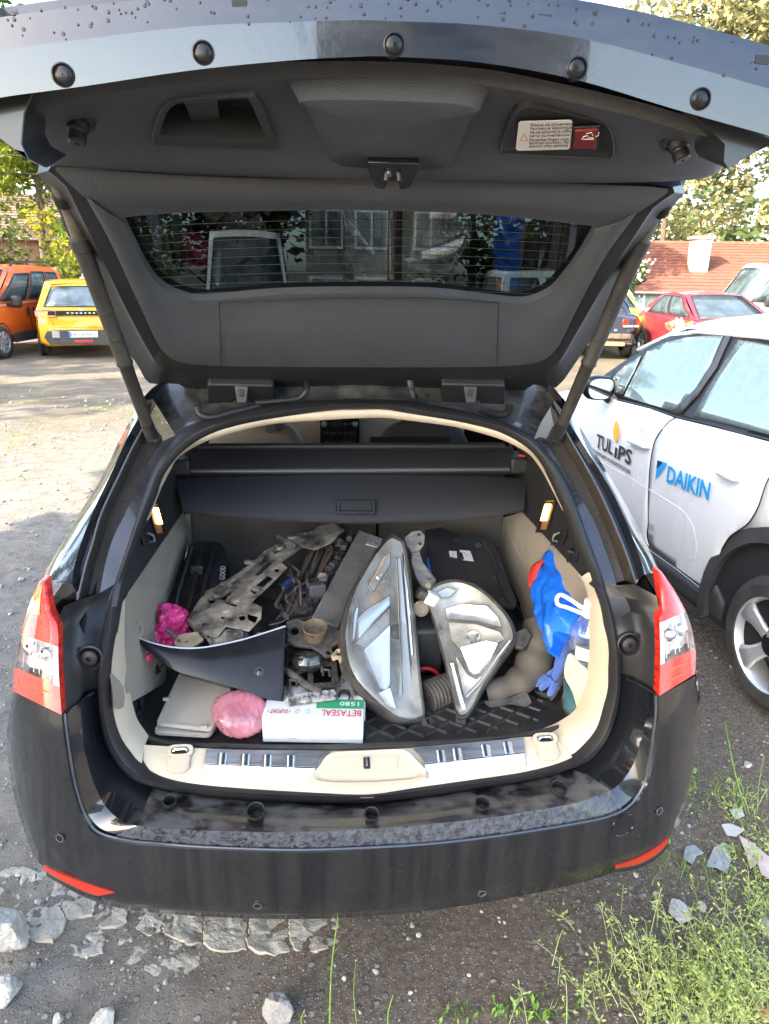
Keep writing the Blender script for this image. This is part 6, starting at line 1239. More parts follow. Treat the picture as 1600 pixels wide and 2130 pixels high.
# fog lamp cup on its mounting plate
FGp = Pl((600, 1290, .56), (705, 1310, .54), (650, 1360, .47))
fg = root('fog_lamp_mount', FGp(650, 1350), 'black mounting plate with a round tan-lined lamp cup', 'car part')
g = G(); plate(g, [[FGp(x, y) for x, y in ((596, 1292), (620, 1286), (640, 1296), (668, 1300), (700, 1306), (712, 1316), (706, 1336), (690, 1346), (694, 1362), (676, 1366), (650, 1346), (612, 1340), (594, 1330))], circ(FGp, 614, 1312, 9), circ(FGp, 684, 1357, 5)], -FGp.n*.014); M('plate', g, PBK, fg, bevel=.003)
c = FGp(655, 1326, .005); ax = (FGp.n*.6+V((0, -.05, .8))).normalized(); g = G(); g.lathe(c, ax, [(.027, 0), (.030, .012), (.032, .030), (.0345, .040), (.033, .041), (.029, .030), (.024, .012), (.001, .004)], 28, False); M('lamp_cup', g, [mat('tan_cup', (.22, .16, .10), .25, .3, var=.5, vs=30., dust=((.02, .02, .02), .7, 30., .1))], fg)
g = G(); crumple(g, FGp(640, 1376, -.02), (.045, .03, .028), 7, .1, 1.5, 3); M('lamp_housing', g, GLB, fg)
g = G(); plate(g, [[FGp(x, y, .01) for x, y in ((688, 1366), (700, 1352), (712, 1350), (716, 1366), (708, 1382), (703, 1372), (692, 1376))], circ(FGp, 704, 1362, 3.5, 8)], FGp.n*.005); M('tan_bracket', g, mat('tan_plastic', (.36, .27, .17), .6, var=.3, vs=20.), fg, bevel=.001)
# grey alloy crash beam
AB = Pl((651, 1285, .60), (704, 1304, .58), (770, 1108, 1.08))
ab = root('alloy_beam', AB(675, 1295), 'dusty grey aluminium crash beam lying lengthways in the boot', 'car part')
pts = [AB(x, y) for x, y in ((746, 1104), (792, 1122), (704, 1306), (648, 1286))]; g = G(); g.loft([pts, [p+AB.n*.004 for p in pts], [p-AB.n*.045 for p in pts]][1:], True, True)
M('beam', g, mat('dusty_aluminium', (.19, .185, .165), .55, .45, var=.2, vs=14., dust=((.24, .22, .18), .4, 22., .2, (1, 1, 3)), bump=.15, bs=60), ab, bevel=.004)
g = G(); plate(g, [[AB(x, y, .006) for x, y in ((770, 1112), (795, 1122), (789, 1141), (760, 1133))], circ(lambda x, y: AB(x, y, .006), 772, 1126, 2.5, 8), circ(lambda x, y: AB(x, y, .006), 783, 1130, 3, 8)], AB.n*.003); M('end_plate', g, mat('bright_alloy', (.52, .52, .51), .45, .7, var=.15, vs=20.), ab, bevel=.001)
g = G(); g.tube([AB(746, 1103, .004), AB(770, 1112, .004), AB(794, 1121, .004)], .0035, 6); M('cut_edge', g, CHROME, ab)
# dusty front frame
DST = mat('dusty_steel', (.05, .047, .043), .6, .2, var=.4, vs=16., dust=((.37, .325, .255), .92, 15., .14), bump=.25, bs=40)
RFp = Pl((430, 1310, .58), (540, 1280, .62), (660, 1110, 1.12))
rf_ = root('radiator_frame', RFp(450, 1315), 'long dirt-caked steel radiator frame lying diagonally in the boot', 'car part')
def rpl(nm, loops, off=0., th=.010, m=DST, bv=.002): g = G(); plate(g, [[RFp(x, y, off) for x, y in loops[0]]]+[([RFp(x, y, off) for x, y in l]) for l in loops[1:]], -RFp.n*th); return M(nm, g, m, rf_, bevel=bv)
def pc(x, y, r, sq=.8): return [(x+r*math.cos(2*math.pi*k/12), y+r*sq*math.sin(2*math.pi*k/12)) for k in range(12)]
rpl('long_rail', [[(389, 1289), (407, 1258), (428, 1228), (448, 1220), (497, 1190), (552, 1146), (632, 1104), (690, 1086), (716, 1100), (664, 1126), (626, 1134), (580, 1166), (540, 1204), (505, 1234), (478, 1252), (452, 1262), (430, 1322), (412, 1318)], pc(440, 1248, 8), pc(512, 1186, 6), pc(552, 1150, 7), [(455, 1240), (478, 1225), (486, 1231), (462, 1247)], [(566, 1145), (592, 1132), (596, 1138), (572, 1152)], [(530, 1190), (560, 1166), (566, 1172), (536, 1198)]], .01, .014)
rpl('foot_plate', [[(400, 1280), (440, 1262), (462, 1252), (490, 1262), (520, 1250), (545, 1262), (543, 1286), (518, 1312), (470, 1302), (452, 1324), (430, 1320), (398, 1300)], pc(504, 1285, 7), pc(464, 1284, 4), pc(426, 1298, 5), [(515, 1276), (538, 1282), (530, 1296), (516, 1288)]], .022, .004)
rpl('gusset', [[(470, 1252), (530, 1204), (582, 1166), (598, 1180), (556, 1222), (512, 1262)], [(520, 1228), (556, 1196), (568, 1202), (530, 1236)], pc(576, 1186, 5)], .016, .004)
rpl('upper_arm', [[(600, 1118), (625, 1112), (640, 1128), (680, 1112), (712, 1104), (690, 1128), (655, 1144), (628, 1136)], [(640, 1132), (662, 1124), (668, 1130), (648, 1138)]], .02, .004)
rpl('cross_tab', [[(576, 1112), (600, 1122), (616, 1132), (612, 1138), (574, 1120)]], .026, .004)
rng_ = random.Random(5)
for x, y in ((448, 1238), (470, 1216), (520, 1170), (545, 1160), (580, 1138), (610, 1118), (640, 1108), (470, 1270), (490, 1250), (535, 1225)):
    c = RFp(x, y, .02); g = G(); g.box(c, (.02+rng_.random()*.02, .02, .012), Matrix.Rotation(rng_.random()*3, 3, 'Z')); M('boss', g, DST, rf_, bevel=.003)
g = G(); g.tube(rs([RFp(545, 1160, .03), RFp(520, 1180, .034), RFp(480, 1210, .03), RFp(455, 1232, .03)], 4), .006, 6); M('stiffening_bead', g, DST, rf_)
g = G(); crumple(g, RFp(478, 1330, -.01), (.05, .04, .02), 9, .4, 3., 3); M('caked_grip', g, DST, rf_)
# tan cut bracket under it
g = G(); PT = Pl((365, 1330, .50), (420, 1326, .52), (390, 1350, .47)); plate(g, [[PT(x, y) for x, y in ((362, 1338), (366, 1322), (384, 1318), (410, 1314), (424, 1330), (400, 1346), (372, 1350))], circ(PT, 372, 1332, 4), circ(PT, 388, 1334, 3)], -PT.n*.008); M('bracket_piece', g, mat('tan_plastic'), loc=base_of(g.v), bevel=.002, label='tan bracket piece lying behind the bumper corner', cat='car part')
g = G(); g.tube([Uy(345, 1308, .50), Uy(368, 1326, .49)], .006, 6); M('black_rod', g, PBK, loc=base_of(g.v), label='short black rod poking out over the bumper corner beside the hot pink bag', cat='car part')
# black grille support with blocks, brown dirty slats, blue tool between frame and beam
GSp = Pl((600, 1290, .66), (660, 1280, .66), (720, 1110, 1.14))
gs = root('grille_support', GSp(630, 1290), 'black slotted plastic support between the dusty frame and the alloy beam', 'car part')
g = G(); plate(g, [[GSp(x, y) for x, y in ((600, 1296), (655, 1280), (742, 1110), (700, 1104))], [GSp(x, y) for x, y in ((640, 1240), (656, 1236), (672, 1204), (656, 1206))], [GSp(x, y) for x, y in ((668, 1186), (684, 1182), (700, 1150), (684, 1152))]], -GSp.n*.02); M('bar', g, PBK, gs, bevel=.003)
for i in range(9):
    t = i/8; x, y = lerp(640, 728, t), lerp(1270, 1118, t); g = G(); g.box(GSp(x, y, .012), (.035, .022, .022), Matrix.Rotation(R(20+i*7), 3, 'Z')); M('block', g, PBK, gs, bevel=.004)
g = G(); g.box(GSp(660, 1228, .04), (.05, .03, .045), Matrix.Rotation(R(12), 3, 'Z')); M('big_block', g, mat('grey_part', (.06, .06, .065), .5), gs, bevel=.004)
rz_ = random.Random(12)
for i in range(16):                        # torn ribs, tabs and hooks along the support
    t = rz_.random(); x, y = lerp(606, 716, t)+rz_.uniform(-16, 16), lerp(1290, 1122, t)+rz_.uniform(-8, 8); w = rz_.uniform(5, 12); pts_ = [GSp(x+w*math.cos(a)*rz_.uniform(.5, 1.2), y+w*.8*math.sin(a)*rz_.uniform(.5, 1.2), rz_.uniform(.01, .045)) for a in [k*1.047 for k in range(6)]]
    g = G(); g.prism(pts_, GSp.n*.006); M('torn_tab', g, PBK if i % 3 else DST, gs, bevel=.001)
for i in range(9):
    x, y = rz_.uniform(585, 650), rz_.uniform(1200, 1300); g = G(); g.tube(rs([GSp(x, y, .02), GSp(x+rz_.uniform(-20, 20), y-rz_.uniform(5, 30), .05), GSp(x+rz_.uniform(-30, 30), y-rz_.uniform(20, 60), .03)], 4), .003+.003*rz_.random(), 6); M('cable', g, PBK, gs)
for i in range(10):
    x, y = rz_.uniform(440, 600), rz_.uniform(1318, 1340); c = Uy(x, y, rz_.uniform(.50, .58)); g = G(); g.box(c, (rz_.uniform(.02, .05), .02, rz_.uniform(.015, .04)), Matrix.Rotation(rz_.uniform(-1, 1), 3, 'Y') @ Matrix.Rotation(rz_.uniform(-1, 1), 3, 'Z')); M('broken_clip', g, DST if i % 2 else PBK, gs, bevel=.003)
sl_ = root('dirty_slat_grille', GSp(600, 1260, -.02), 'bundle of brown dirt-caked plastic slats beside the black support', 'car part')
for i in range(6):
    a = GSp(586+i*9, 1284-i*2, .012+.004*(i % 3)); b = GSp(650+i*8, 1130+i*4, .012); g = G(); g.tube([a, a.lerp(b, .5)+V((.006*(-1)**i, 0, .004)), b], .006+.002*(i % 2), 6); M('slat', g, mat('brown_slat', (.05, .038, .028), .7, dust=((.17, .12, .08), .7, 20., .2)) if i % 3 else PBK, sl_)
g = G(); g.tube([GSp(588, 1222, -.01), GSp(604, 1212, -.004), GSp(618, 1200, -.01)], [.012, .016, .012], 8); M('blue_cloth', g, mat('blue_cloth', (.02, .07, .35), .7), loc=base_of(g.v), label='scrap of dark blue cloth under the dusty frame', cat='cloth')
hs = root('loose_wires', GSp(600, 1290, .03), 'thin black wires and a grey hook above the bumper corner', 'wire')
for L in ([(560, 1300), (590, 1292), (612, 1268), (618, 1256), (606, 1240)], [(575, 1288), (588, 1270), (580, 1248), (596, 1226)], [(640, 1262), (632, 1250), (646, 1232)]):
    g = G(); g.tube(rs([GSp(x, y, .035) for x, y in L], 4), .0025, 5); M('wire', g, mat('grey_part'), hs)
g = G()
for k in range(14):
    r_ = random.Random(k); c = V((r_.uniform(-.42, .1), r_.uniform(.72, 1.18), r_.uniform(.62, .74))); g.box(c, (r_.uniform(.06, .18), r_.uniform(.05, .14), r_.uniform(.03, .1)), Matrix.Rotation(r_.uniform(-.6, .6), 3, 'Z') @ Matrix.Rotation(r_.uniform(-.4, .4), 3, 'X'))
M('plastic_scrap_heap', g, PBK, bevel=.006, kind='stuff', label='heap of black plastic car scraps under the dusty frame', cat='scrap')
# the two headlamps
LENS = thin_glass('headlamp_lens', (.92, .94, .94), 1.5, .05, ((.66, .64, .58), .06, .30, 10)); REF = mat('lamp_chrome', (.86, .86, .85), .24, .9); REFW = mat('lamp_satin', (.70, .70, .69), .28, .9); REFD = mat('lamp_dark_bowl', (.44, .42, .38), .35, .35, var=.4, vs=10.); BEZ = mat('lamp_grey_bezel', (.40, .41, .42), .35, .3)
HBK = mat('lamp_housing_black', (.016, .016, .017), .5, dust=((.18, .16, .13), .4, 14., .2))
def headlamp(lab, P, out, bulge, depth, inner, tabs, face, bulbs=()):
    loop = rs([P(x, y) for x, y in out], 3, True); ce = sum(loop, V())/len(loop); n = P.n
    T = root('headlamp', base_of(loop), lab, 'headlamp', 'loose headlamps in the boot')
    rr = [loop]; 
    for t, h in ((.015, .70), (.07, .86), (.3, .96), (.6, 1.), (1., 1.02)): rr.append([p.lerp(ce, t)+n*bulge*h for p in loop] if t < 1 else [ce+n*bulge*h]*len(loop))
    g = G(); g.loft(rr, True); M('lens', g, LENS, T, ang=80)
    g = G(); o = [p+(p-ce).normalized()*.005 for p in loop]; g.loft([loop, [p+n*.006 for p in loop], [p+n*.006 for p in o], o, [p-n*.012 for p in o], [p.lerp(ce, .04)-n*depth*.5 for p in loop], [p.lerp(ce, .3)-n*depth for p in loop], [ce-n*depth]*len(loop)], True); H = M('housing', g, HBK, T, ang=45)
    g = G(); g.loft([[p.lerp(ce, .03)+n*.002 for p in loop], [p.lerp(ce, .13)-n*.012 for p in loop], [p.lerp(ce, .35)-n*.04 for p in loop], [ce-n*.055]*len(loop)], True); M('bowl', g, face, T, ang=50)
    for nm, pol, o0, o1, m_ in inner:
        cy_ = sum(q[1] for q in pol)/len(pol); pp_ = [P(x, y, o0+.035*(cy_-y)/100) for x, y in pol]; lq = rs(pp_, 1, True); cq = sum(lq, V())/len(lq); g = G(); g.loft([[p-n*.006 for p in lq], lq]+[[p.lerp(cq, t)-n*d_ for p in lq] for t, d_ in ((.15, .001), (.45, .002), (.8, .003), (1., .003))], True); FC = M(nm, g, m_, T, ang=50); g = G(); g.tube([p+n*.0008 for p in lq]+[lq[0]+n*.0008], .0013, 5, False); M('facet_outline', g, HBK, FC)  # dark line round each facet, setting the parts apart
    for x, y, r in bulbs:
        c = P(x, y, -.02); g = G(); g.lathe(c, n, [(r, -.01), (r, .006), (r*.86, .010), (r*.8, .004), (r*.45, -.002), (.001, -.004)], 24, False); BB = M('projector_ring', g, REF, T); g = G(); g.lathe(c, n, [(r*.3, -.004), (r*.28, .012), (r*.14, .018), (.001, .019)], 14, False); M('bulb', g, mat('bulb_glass', (.55, .5, .42), .1, .2), BB)
    for pol, hl in tabs:
        g = G(); plate(g, [[P(x, y, -.004) for x, y in pol]]+[circ(P, *h) for h in hl], -n*.010); M('mounting_tab', g, HBK, T, bevel=.002)
    return T
HA_ = Pl((872, 1500, .355), (716, 1310, .50), (815, 1112, .86))
headlamp('large clear headlamp standing upright in the middle of the boot, left of the other one', HA_, [(812, 1116), (790, 1138), (764, 1178), (736, 1228), (720, 1284), (716, 1332), (726, 1388), (756, 1436), (808, 1484), (842, 1500), (874, 1498), (880, 1484), (872, 1420), (866, 1350), (860, 1290), (852, 1210), (838, 1134), (826, 1120)], .020, .11,
  [('high_beam_reflector', [(742, 1286), (764, 1266), (812, 1238), (812, 1258), (780, 1292), (746, 1330)], .0, -.01, REF), ('grey_gap', [(738, 1338), (782, 1294), (812, 1262), (810, 1300), (766, 1352)], -.018, -.022, REFD),
   ('low_beam_reflector', [(756, 1352), (812, 1300), (812, 1420), (806, 1438), (790, 1432)], -.004, -.004, REF), ('light_guide', [(826, 1160), (834, 1160), (846, 1300), (858, 1440), (850, 1474), (828, 1470), (838, 1440), (832, 1300)], .006, .004, BEZ),
   ('side_strip', [(838, 1150), (848, 1220), (858, 1340), (868, 1470), (862, 1474), (852, 1340), (840, 1210)], .010, .010, REFW), ('upper_lens_block', [(766, 1216), (800, 1156), (812, 1150), (812, 1176), (776, 1232)], -.006, -.006, REFW),
   ('marker_bar', [(734, 1280), (742, 1262), (746, 1266), (738, 1330), (732, 1330)], .008, .008, REFW), ('bottom_chrome', [(812, 1430), (826, 1474), (806, 1470), (786, 1442)], -.002, -.002, REF)],
  [([(872, 1496), (898, 1490), (908, 1500), (902, 1514), (912, 1530), (902, 1534), (888, 1516), (880, 1506)], [(892, 1500, 4.5)])], REFD, ((790, 1200, .020), (776, 1376, .022)))
HB_ = Pl((966, 1490, .365), (1068, 1330, .52), (940, 1212, .72))
headlamp('clear headlamp lying tilted beside the blue bag, right of the other one', HB_, [(896, 1226), (918, 1214), (944, 1209), (970, 1213), (1000, 1228), (1034, 1258), (1060, 1292), (1070, 1332), (1040, 1378), (1004, 1432), (982, 1476), (966, 1492), (950, 1484), (936, 1420), (922, 1360), (908, 1306), (894, 1268), (886, 1246)], .030, .10,
  [('high_beam_reflector', [(926, 1266), (960, 1256), (1012, 1260), (1036, 1284), (1044, 1306), (990, 1292), (930, 1288)], -.004, -.006, REF), ('projector_bowl', [(932, 1294), (990, 1298), (1040, 1314), (1050, 1330), (1000, 1360), (956, 1352), (938, 1330)], -.02, -.022, mat('dusty_bowl', (.34, .30, .24), .4, .5, var=.4, vs=18.)),
   ('low_beam_reflector', [(956, 1346), (1012, 1332), (1036, 1338), (1020, 1376), (996, 1402), (986, 1404), (976, 1396)], .004, .004, REF), ('lower_bowl', [(946, 1360), (974, 1404), (990, 1412), (1006, 1404), (980, 1450), (964, 1446)], -.012, -.012, REFD),
   ('trim_rod', [(1064, 1334), (1040, 1366), (1000, 1424), (972, 1452), (968, 1448), (998, 1416), (1036, 1360), (1060, 1330)], .014, .014, BEZ), ('side_strip', [(936, 1378), (944, 1380), (966, 1460), (972, 1478), (962, 1480), (952, 1450)], .006, .006, REFW), ('top_tint', [(908, 1232), (930, 1222), (950, 1228), (936, 1242), (918, 1244)], .010, .010, mat('pale_blue_tape', (.45, .55, .62), .4))],
  [([(948, 1486), (968, 1490), (970, 1518), (962, 1524), (948, 1518)], [(959, 1508, 4.)])], REFD, ((984, 1326, .024),))
# grey cast bracket and bulb caps between the lamps
CB_ = Pl((850, 1110, .92), (890, 1110, .92), (890, 1230, .74)); cbk = root('lamp_bracket', CB_(880, 1220), 'dusty grey ribbed bracket with a tan bulb cap between the two headlamps', 'car part'); DGR = mat('dusty_grey_plastic', (.30, .28, .25), .65, var=.25, vs=20., dust=((.10, .09, .08), .6, 30., .15))
g = G(); plate(g, [[CB_(x, y) for x, y in ((842, 1118), (858, 1106), (874, 1104), (884, 1114), (882, 1132), (872, 1146), (856, 1148), (846, 1134))], circ(CB_, 872, 1111, 4.5), circ(CB_, 874, 1130, 4)], -CB_.n*.012); M('upper_plate', g, DGR, cbk, bevel=.002)
for i in range(4): g = G(); g.tube([CB_(846+i*2, 1118+i*8, .003), CB_(866, 1112+i*8, .003)], .0028, 5); M('rib', g, DGR, cbk)
g = G(); plate(g, [[CB_(x, y, -.01) for x, y in ((858, 1146), (872, 1146), (880, 1170), (908, 1206), (900, 1220), (880, 1222), (866, 1200), (856, 1168))], circ(CB_, 894, 1202, 4)], -CB_.n*.012); M('lower_plate', g, DGR, cbk, bevel=.002)
for i in range(5): g = G(); g.tube([CB_(860+i*5, 1160+i*10, -.006), CB_(878+i*5, 1166+i*9, -.006)], .0026, 5); M('rib', g, DGR, cbk)
c = Uy(876, 1266, .66); g = G(); g.lathe(c, (-.1, -.85, .45), [(.024, -.02), (.0245, 0), (.022, .003), (.018, .001), (.016, -.008), (.001, -.010)], 24, False); M('bulb_cap', g, mat('tan_cap', (.30, .23, .155), .55, var=.25, vs=20.), cbk)
c = Uy(890, 1222, .70); g = G(); g.lathe(c, (0, -.5, .8), [(.010, -.03), (.010, .01), (.007, .014), (.001, .014)], 14); M('cap_screw', g, mat('tan_cap'), cbk)
g = G(); g.box(Uy(897, 1245, .66), (.036, .03, .036), Matrix.Rotation(.5, 3, 'Y')); CN = M('connector', g, WHITE, cbk, bevel=.003)
g = G(); g.box(Uy(884, 1238, .67), (.05, .04, .03), Matrix.Rotation(.5, 3, 'Y')); M('connector_cap', g, PBK, cbk, bevel=.006)
# things in the gap behind the lamps: black case with red handle, white connector
kc = root('black_tool_case', V((.16, .62, FZ)), 'black case with a red handle in the gap between the two headlamps', 'case')
g = G(); g.box((.17, .66, .69), (.16, .14, .15)); M('case', g, PLAS, kc, bevel=.012)
g = G(); g.tube(rs([Uy(868, 1394, .565), Uy(884, 1390, .56), Uy(902, 1394, .56), Uy(918, 1410, .565)], 4), .006, 8); M('handle', g, mat('red_handle', (.45, .02, .02), .4), kc)
g = G(); g.box(Uy(882, 1342, .60), (.04, .02, .016)); g.box(Uy(880, 1350, .61), (.06, .03, .012)); M('clasp', g, mat('grey_part'), kc, bevel=.003)
# corrugated hose, brown air duct
a, b = Uy(884, 1454, .46), Uy(952, 1428, .52); L = (b-a).length; prof = []
for k in range(30): prof.append((.046*(1.07 if k % 3 == 1 else .93), L*k/29))
g = G(); g.lathe(a, b-a, [(.034, 0), (.044, 0)]+prof, 26, True); M('corrugated_hose', g, mat('dusty_hose', (.022, .021, .020), .6, dust=((.23, .19, .15), .7, 12., .22)), loc=base_of(g.v), label='short black corrugated air hose lying under the two headlamps', cat='hose', ang=80)
DUC = mat('dusty_duct', (.040, .034, .029), .65, var=.3, vs=8., dust=((.20, .165, .125), .6, 7., .25))
dk = root('air_duct', Uz(1060, 1440, FZ), 'dusty brown-black plastic air duct between the tilted headlamp and blue glove', 'air duct')
g = G(); g.tube(rs([Uy(1118, 1292, .62), Uy(1122, 1330, .58), Uy(1112, 1376, .53), Uy(1086, 1412, .49), Uy(1046, 1432, .47), Uy(1012, 1440, .47)], 5), [.045+.012*math.sin(k*.22)+.006*nz((k*.4, 1, 2)) for k in range(26)], 18); M('duct', g, DUC, dk, ang=60)
g = G(); g.tube([Uy(1104, 1286, .63), Uy(1124, 1282, .63), Uy(1132, 1296, .62)], .012, 8); M('duct_lip', g, DUC, dk)
g = G(); PD = Pl((1070, 1320, .58), (1110, 1300, .60), (1090, 1360, .53)); plate(g, [[PD(x, y, .04) for x, y in ((1068, 1316), (1096, 1304), (1108, 1322), (1092, 1350), (1072, 1346))]], -PD.n*.02); M('flap', g, PBK, dk, bevel=.004)
g = G(); PD2 = Pl((1010, 1455, .44), (1110, 1440, .44), (1060, 1476, .41)); plate(g, [[PD2(x, y) for x, y in ((1004, 1458), (1050, 1452), (1096, 1436), (1108, 1462), (1096, 1470), (1064, 1464), (1020, 1472))]], -PD2.n*.012); M('skirt', g, PBK, dk, bevel=.003)
# undertray with stickers at the back right
UT_ = Pl((896, 1194, .92), (1070, 1250, .80), (960, 1106, 1.16)); ut = root('undertray', UT_(980, 1250), 'black plastic undertray with white stickers leaning at the back right', 'undertray')
g = G(); plate(g, [[UT_(x, y) for x, y in ((884, 1102), (918, 1096), (960, 1112), (1000, 1118), (1024, 1128), (1040, 1154), (1058, 1206), (1076, 1250), (1072, 1262), (1010, 1260), (940, 1214), (898, 1196), (888, 1150))], circ(UT_, 950, 1122, 9, 12, .4)], -UT_.n*.012); M('panel', g, mat('undertray_black', (.016, .017, .019), .48, bump=.2, bs=70, dust=((.12, .11, .10), .3, 9., .25)), ut, bevel=.003)
g = G(); g.tube(rs([UT_(1004, 1122, .004), UT_(1024, 1156, .004), UT_(1040, 1206, .004), UT_(1058, 1254, .004)], 4), .008, 8); M('rib', g, mat('undertray_black'), ut)
for x, y in ((996, 1135), (1032, 1204), (1047, 1250)): c = UT_(x, y); g = G(); g.lathe(c, UT_.n, [(.012, 0), (.0115, .004), (.007, .004), (.006, -.003), (.001, -.003)], 16, False); M('bolt_recess', g, mat('grey_part'), ut)
for q, bk_ in (([(934, 1146), (950, 1147), (951, 1161), (936, 1158)], 0), ([(956, 1144), (978, 1146), (986, 1168), (962, 1165)], 1)):
    g = G(); g.prism([UT_(x, y, .001) for x, y in q], UT_.n*.0006); S_ = M('sticker', g, mat('sticker_white'), ut, smooth=False)
    if bk_: g = G(); g.prism([UT_(x, y, .0018) for x, y in ((957, 1149), (961, 1149), (966, 1164), (962, 1164))], UT_.n*.0004); M('barcode', g, BLACKP, S_, smooth=False)
    for k in range(2): g = G(); g.tube([UT_(q[0][0]+7+k*5*bk_, q[0][1]+5+k*5, .002), UT_(q[0][0]+12+k*5*bk_, q[0][1]+6+k*5, .002)], .0006, 4); M('sticker_print', g, BLACKP, S_)
g = G(); g.tube([UT_(890, 1160, .004), UT_(892, 1190, .004), UT_(894, 1206, .004)], [.004, .009, .006], 8); M('blue_strap', g, mat('blue_strap', (.02, .18, .50), .6), loc=base_of(g.v), label='bright blue strap end beside the undertray', cat='strap')
# blue bag, washer bottle, glove on the right
BLU = mat('blue_film', (.008, .14, .70), .26, 0, .35, var=.25, vs=5.)
bb = root('blue_bag', V((.53, .62, .70)), 'shiny blue plastic carrier bag with a red strap against the right side panel', 'bag')
PB = Pl((1150, 1150, .76), (1120, 1300, .57), (1210, 1290, .455))
outl = [(1144, 1146), (1160, 1158), (1180, 1180), (1204, 1212), (1222, 1240), (1222, 1290), (1206, 1320), (1192, 1324), (1160, 1318), (1150, 1338), (1140, 1358), (1132, 1334), (1122, 1300), (1114, 1264), (1108, 1222), (1118, 1182), (1128, 1160)]
lp = even(rs([PB(x, y) for x, y in outl], 3, True), 64, True); ce = sum(lp, V())/64; rr = []
for i in range(15):
    t = i/14; rr.append([p.lerp(ce, t)+PB.n*(.032*math.sin(math.pi*min(1, t*.55))+.030*(abs(nz((p.lerp(ce, t))*9+V((3, 1, 0))))-.2)+.014*abs(nz((p.lerp(ce, t))*24))) for p in lp])
g = G(); g.loft([[p-PB.n*.04 for p in lp]]+rr, True); M('bag_body', g, BLU, bb, ang=18)
g = G(); P1 = [PB(1130, 1164, .01), PB(1118, 1172, .02), PB(1111, 1190, .02), PB(1110, 1212, .015), PB(1116, 1226, .0)]; st_ = V((.006, -.004, .004)); g.loft([[p-st_*2.2 for p in rs(P1, 4)], [p+st_*2.2 for p in rs(P1, 4)]]); M('red_strap', g, mat('red_strap', (.58, .04, .03), .6), bb, solid=.003)
bo_ = Uy(1216, 1400, .37); BX = bo_.x+.004; bt = root('washer_bottle', V((BX, .375, .70)), 'clear washer fluid bottle with white cap and teal liquid in the right side pocket', 'bottle')
zc = Uy(1222, 1276, .375).z; zb = Uy(1220, 1412, .375).z
CLB = thin_glass('clear_bottle', (.80, .89, .95), 1.9, .05, ((.75, .80, .85), .03, .18, 20))
H = zc-zb; prof = [(.050, -.10), (.054, -.09)]; 
for k in range(16): prof.append((.054*(1.04 if k % 4 < 2 else .97), -.08+(H*.72+.08)*k/15))
prof += [(.050, H*.78), (.038, H*.90), (.022, H*.97), (.020, H)]
g = G(); g.lathe((BX, .375, zb), (0, 0, 1), prof, 28, True); M('bottle', g, CLB, bt, ang=60)
g = G(); g.lathe((BX, .375, zb), (0, 0, 1), [(.048, -.095), (.0505, -.08), (.0505, H*.34), (.001, H*.34)], 28, False); M('fluid', g, mat('teal_fluid', (.02, .42, .46), .05, 0, 0, trans=.7, ior=1.33), bt)
g = G(); g.prism([(BX-.046, .375-.030, zb+H*.42), (BX-.010, .375-.0545, zb+H*.42), (BX+.02, .375-.052, zb+H*.42), (BX+.02, .375-.052, zb+H*.60), (BX-.010, .375-.0545, zb+H*.60), (BX-.046, .375-.030, zb+H*.60)], (0, -.003, 0)); M('paper_label', g, WHITE, bt)
g = G(); g.lathe((BX, .375, zc-.006), (0, 0, 1), [(.026, 0), (.026, .010), (.023, .014), (.024, .040), (.022, .044), (.001, .044)], 28, False); M('cap', g, mat('white_cap', (.82, .82, .81), .35), bt)
g = G(); ha = [V((BX-.022, .375, zc-.002)), V((BX-.05, .425, zc-.006)), V((BX-.078, .42, zc+.006)), V((BX-.083, .42, zc+.026)), V((BX-.065, .425, zc+.030)), V((BX-.024, .375, zc+.014))]; g.tube(rs(ha, 5), .0055, 8); M('carry_handle', g, mat('white_cap'), bt)
g = G(); PQ = Pl((1180, 1360, .345), (1236, 1412, .30), (1212, 1482, .31)); pq = [PQ(x, y) for x, y in ((1174, 1384), (1184, 1360), (1206, 1382), (1240, 1416), (1230, 1484), (1204, 1482), (1190, 1440), (1174, 1410))]; g.prism(rs(pq, 3, True), -PQ.n*.012); M('side_pocket', g, CREAM, WAG, bevel=.003)
GLV = mat('blue_knit', (.045, .13, .48), .9, bump=1., bs=260, var=.25, vs=30., sheen=.3); GLD = mat('grey_latex', (.035, .035, .04), .6, bump=.6, bs=120)
gv = root('work_glove', Uz(1150, 1450, FZ), 'blue knitted work glove with dark coated palm on the boot liner edge', 'glove')
PV = Pl((1180, 1330, .50), (1120, 1436, .46), (1180, 1440, .40))
def sheet(nm, outl, P, m, par, amp=.008, th=.004):
    lp = even(rs([P(x, y) for x, y in outl], 3, True), 48, True); ce = sum(lp, V())/48; rr = [[p.lerp(ce, t)+P.n*(.010*math.sin(math.pi*t*.5)+amp*nz(p.lerp(ce, t)*40)) for p in lp] for t in [k/8 for k in range(9)]]; g = G(); g.loft(rr, True); return M(nm, g, m, par, ang=50, solid=th)
sheet('cuff_and_back', [(1166, 1330), (1180, 1326), (1194, 1332), (1188, 1356), (1178, 1384), (1168, 1410), (1150, 1440), (1140, 1438), (1146, 1410), (1124, 1426), (1114, 1424), (1130, 1406), (1150, 1392), (1158, 1360)], PV, GLV, gv)
sheet('dark_palm', [(1190, 1352), (1186, 1380), (1172, 1420), (1150, 1456), (1142, 1448), (1160, 1416), (1176, 1384)], PV, GLD, gv, .004)
for a, b, c in (((1140, 1408), (1124, 1416), (1113, 1426)), ((1148, 1412), (1134, 1424), (1124, 1434)), ((1156, 1420), (1148, 1436), (1142, 1446))):
    g = G(); g.tube(rs([PV(*a, .006), PV(*b, .008), PV(*c, .004)], 3), [.011, .0115, .011, .0105, .010, .009, .006], 10); M('finger', g, GLV, gv)
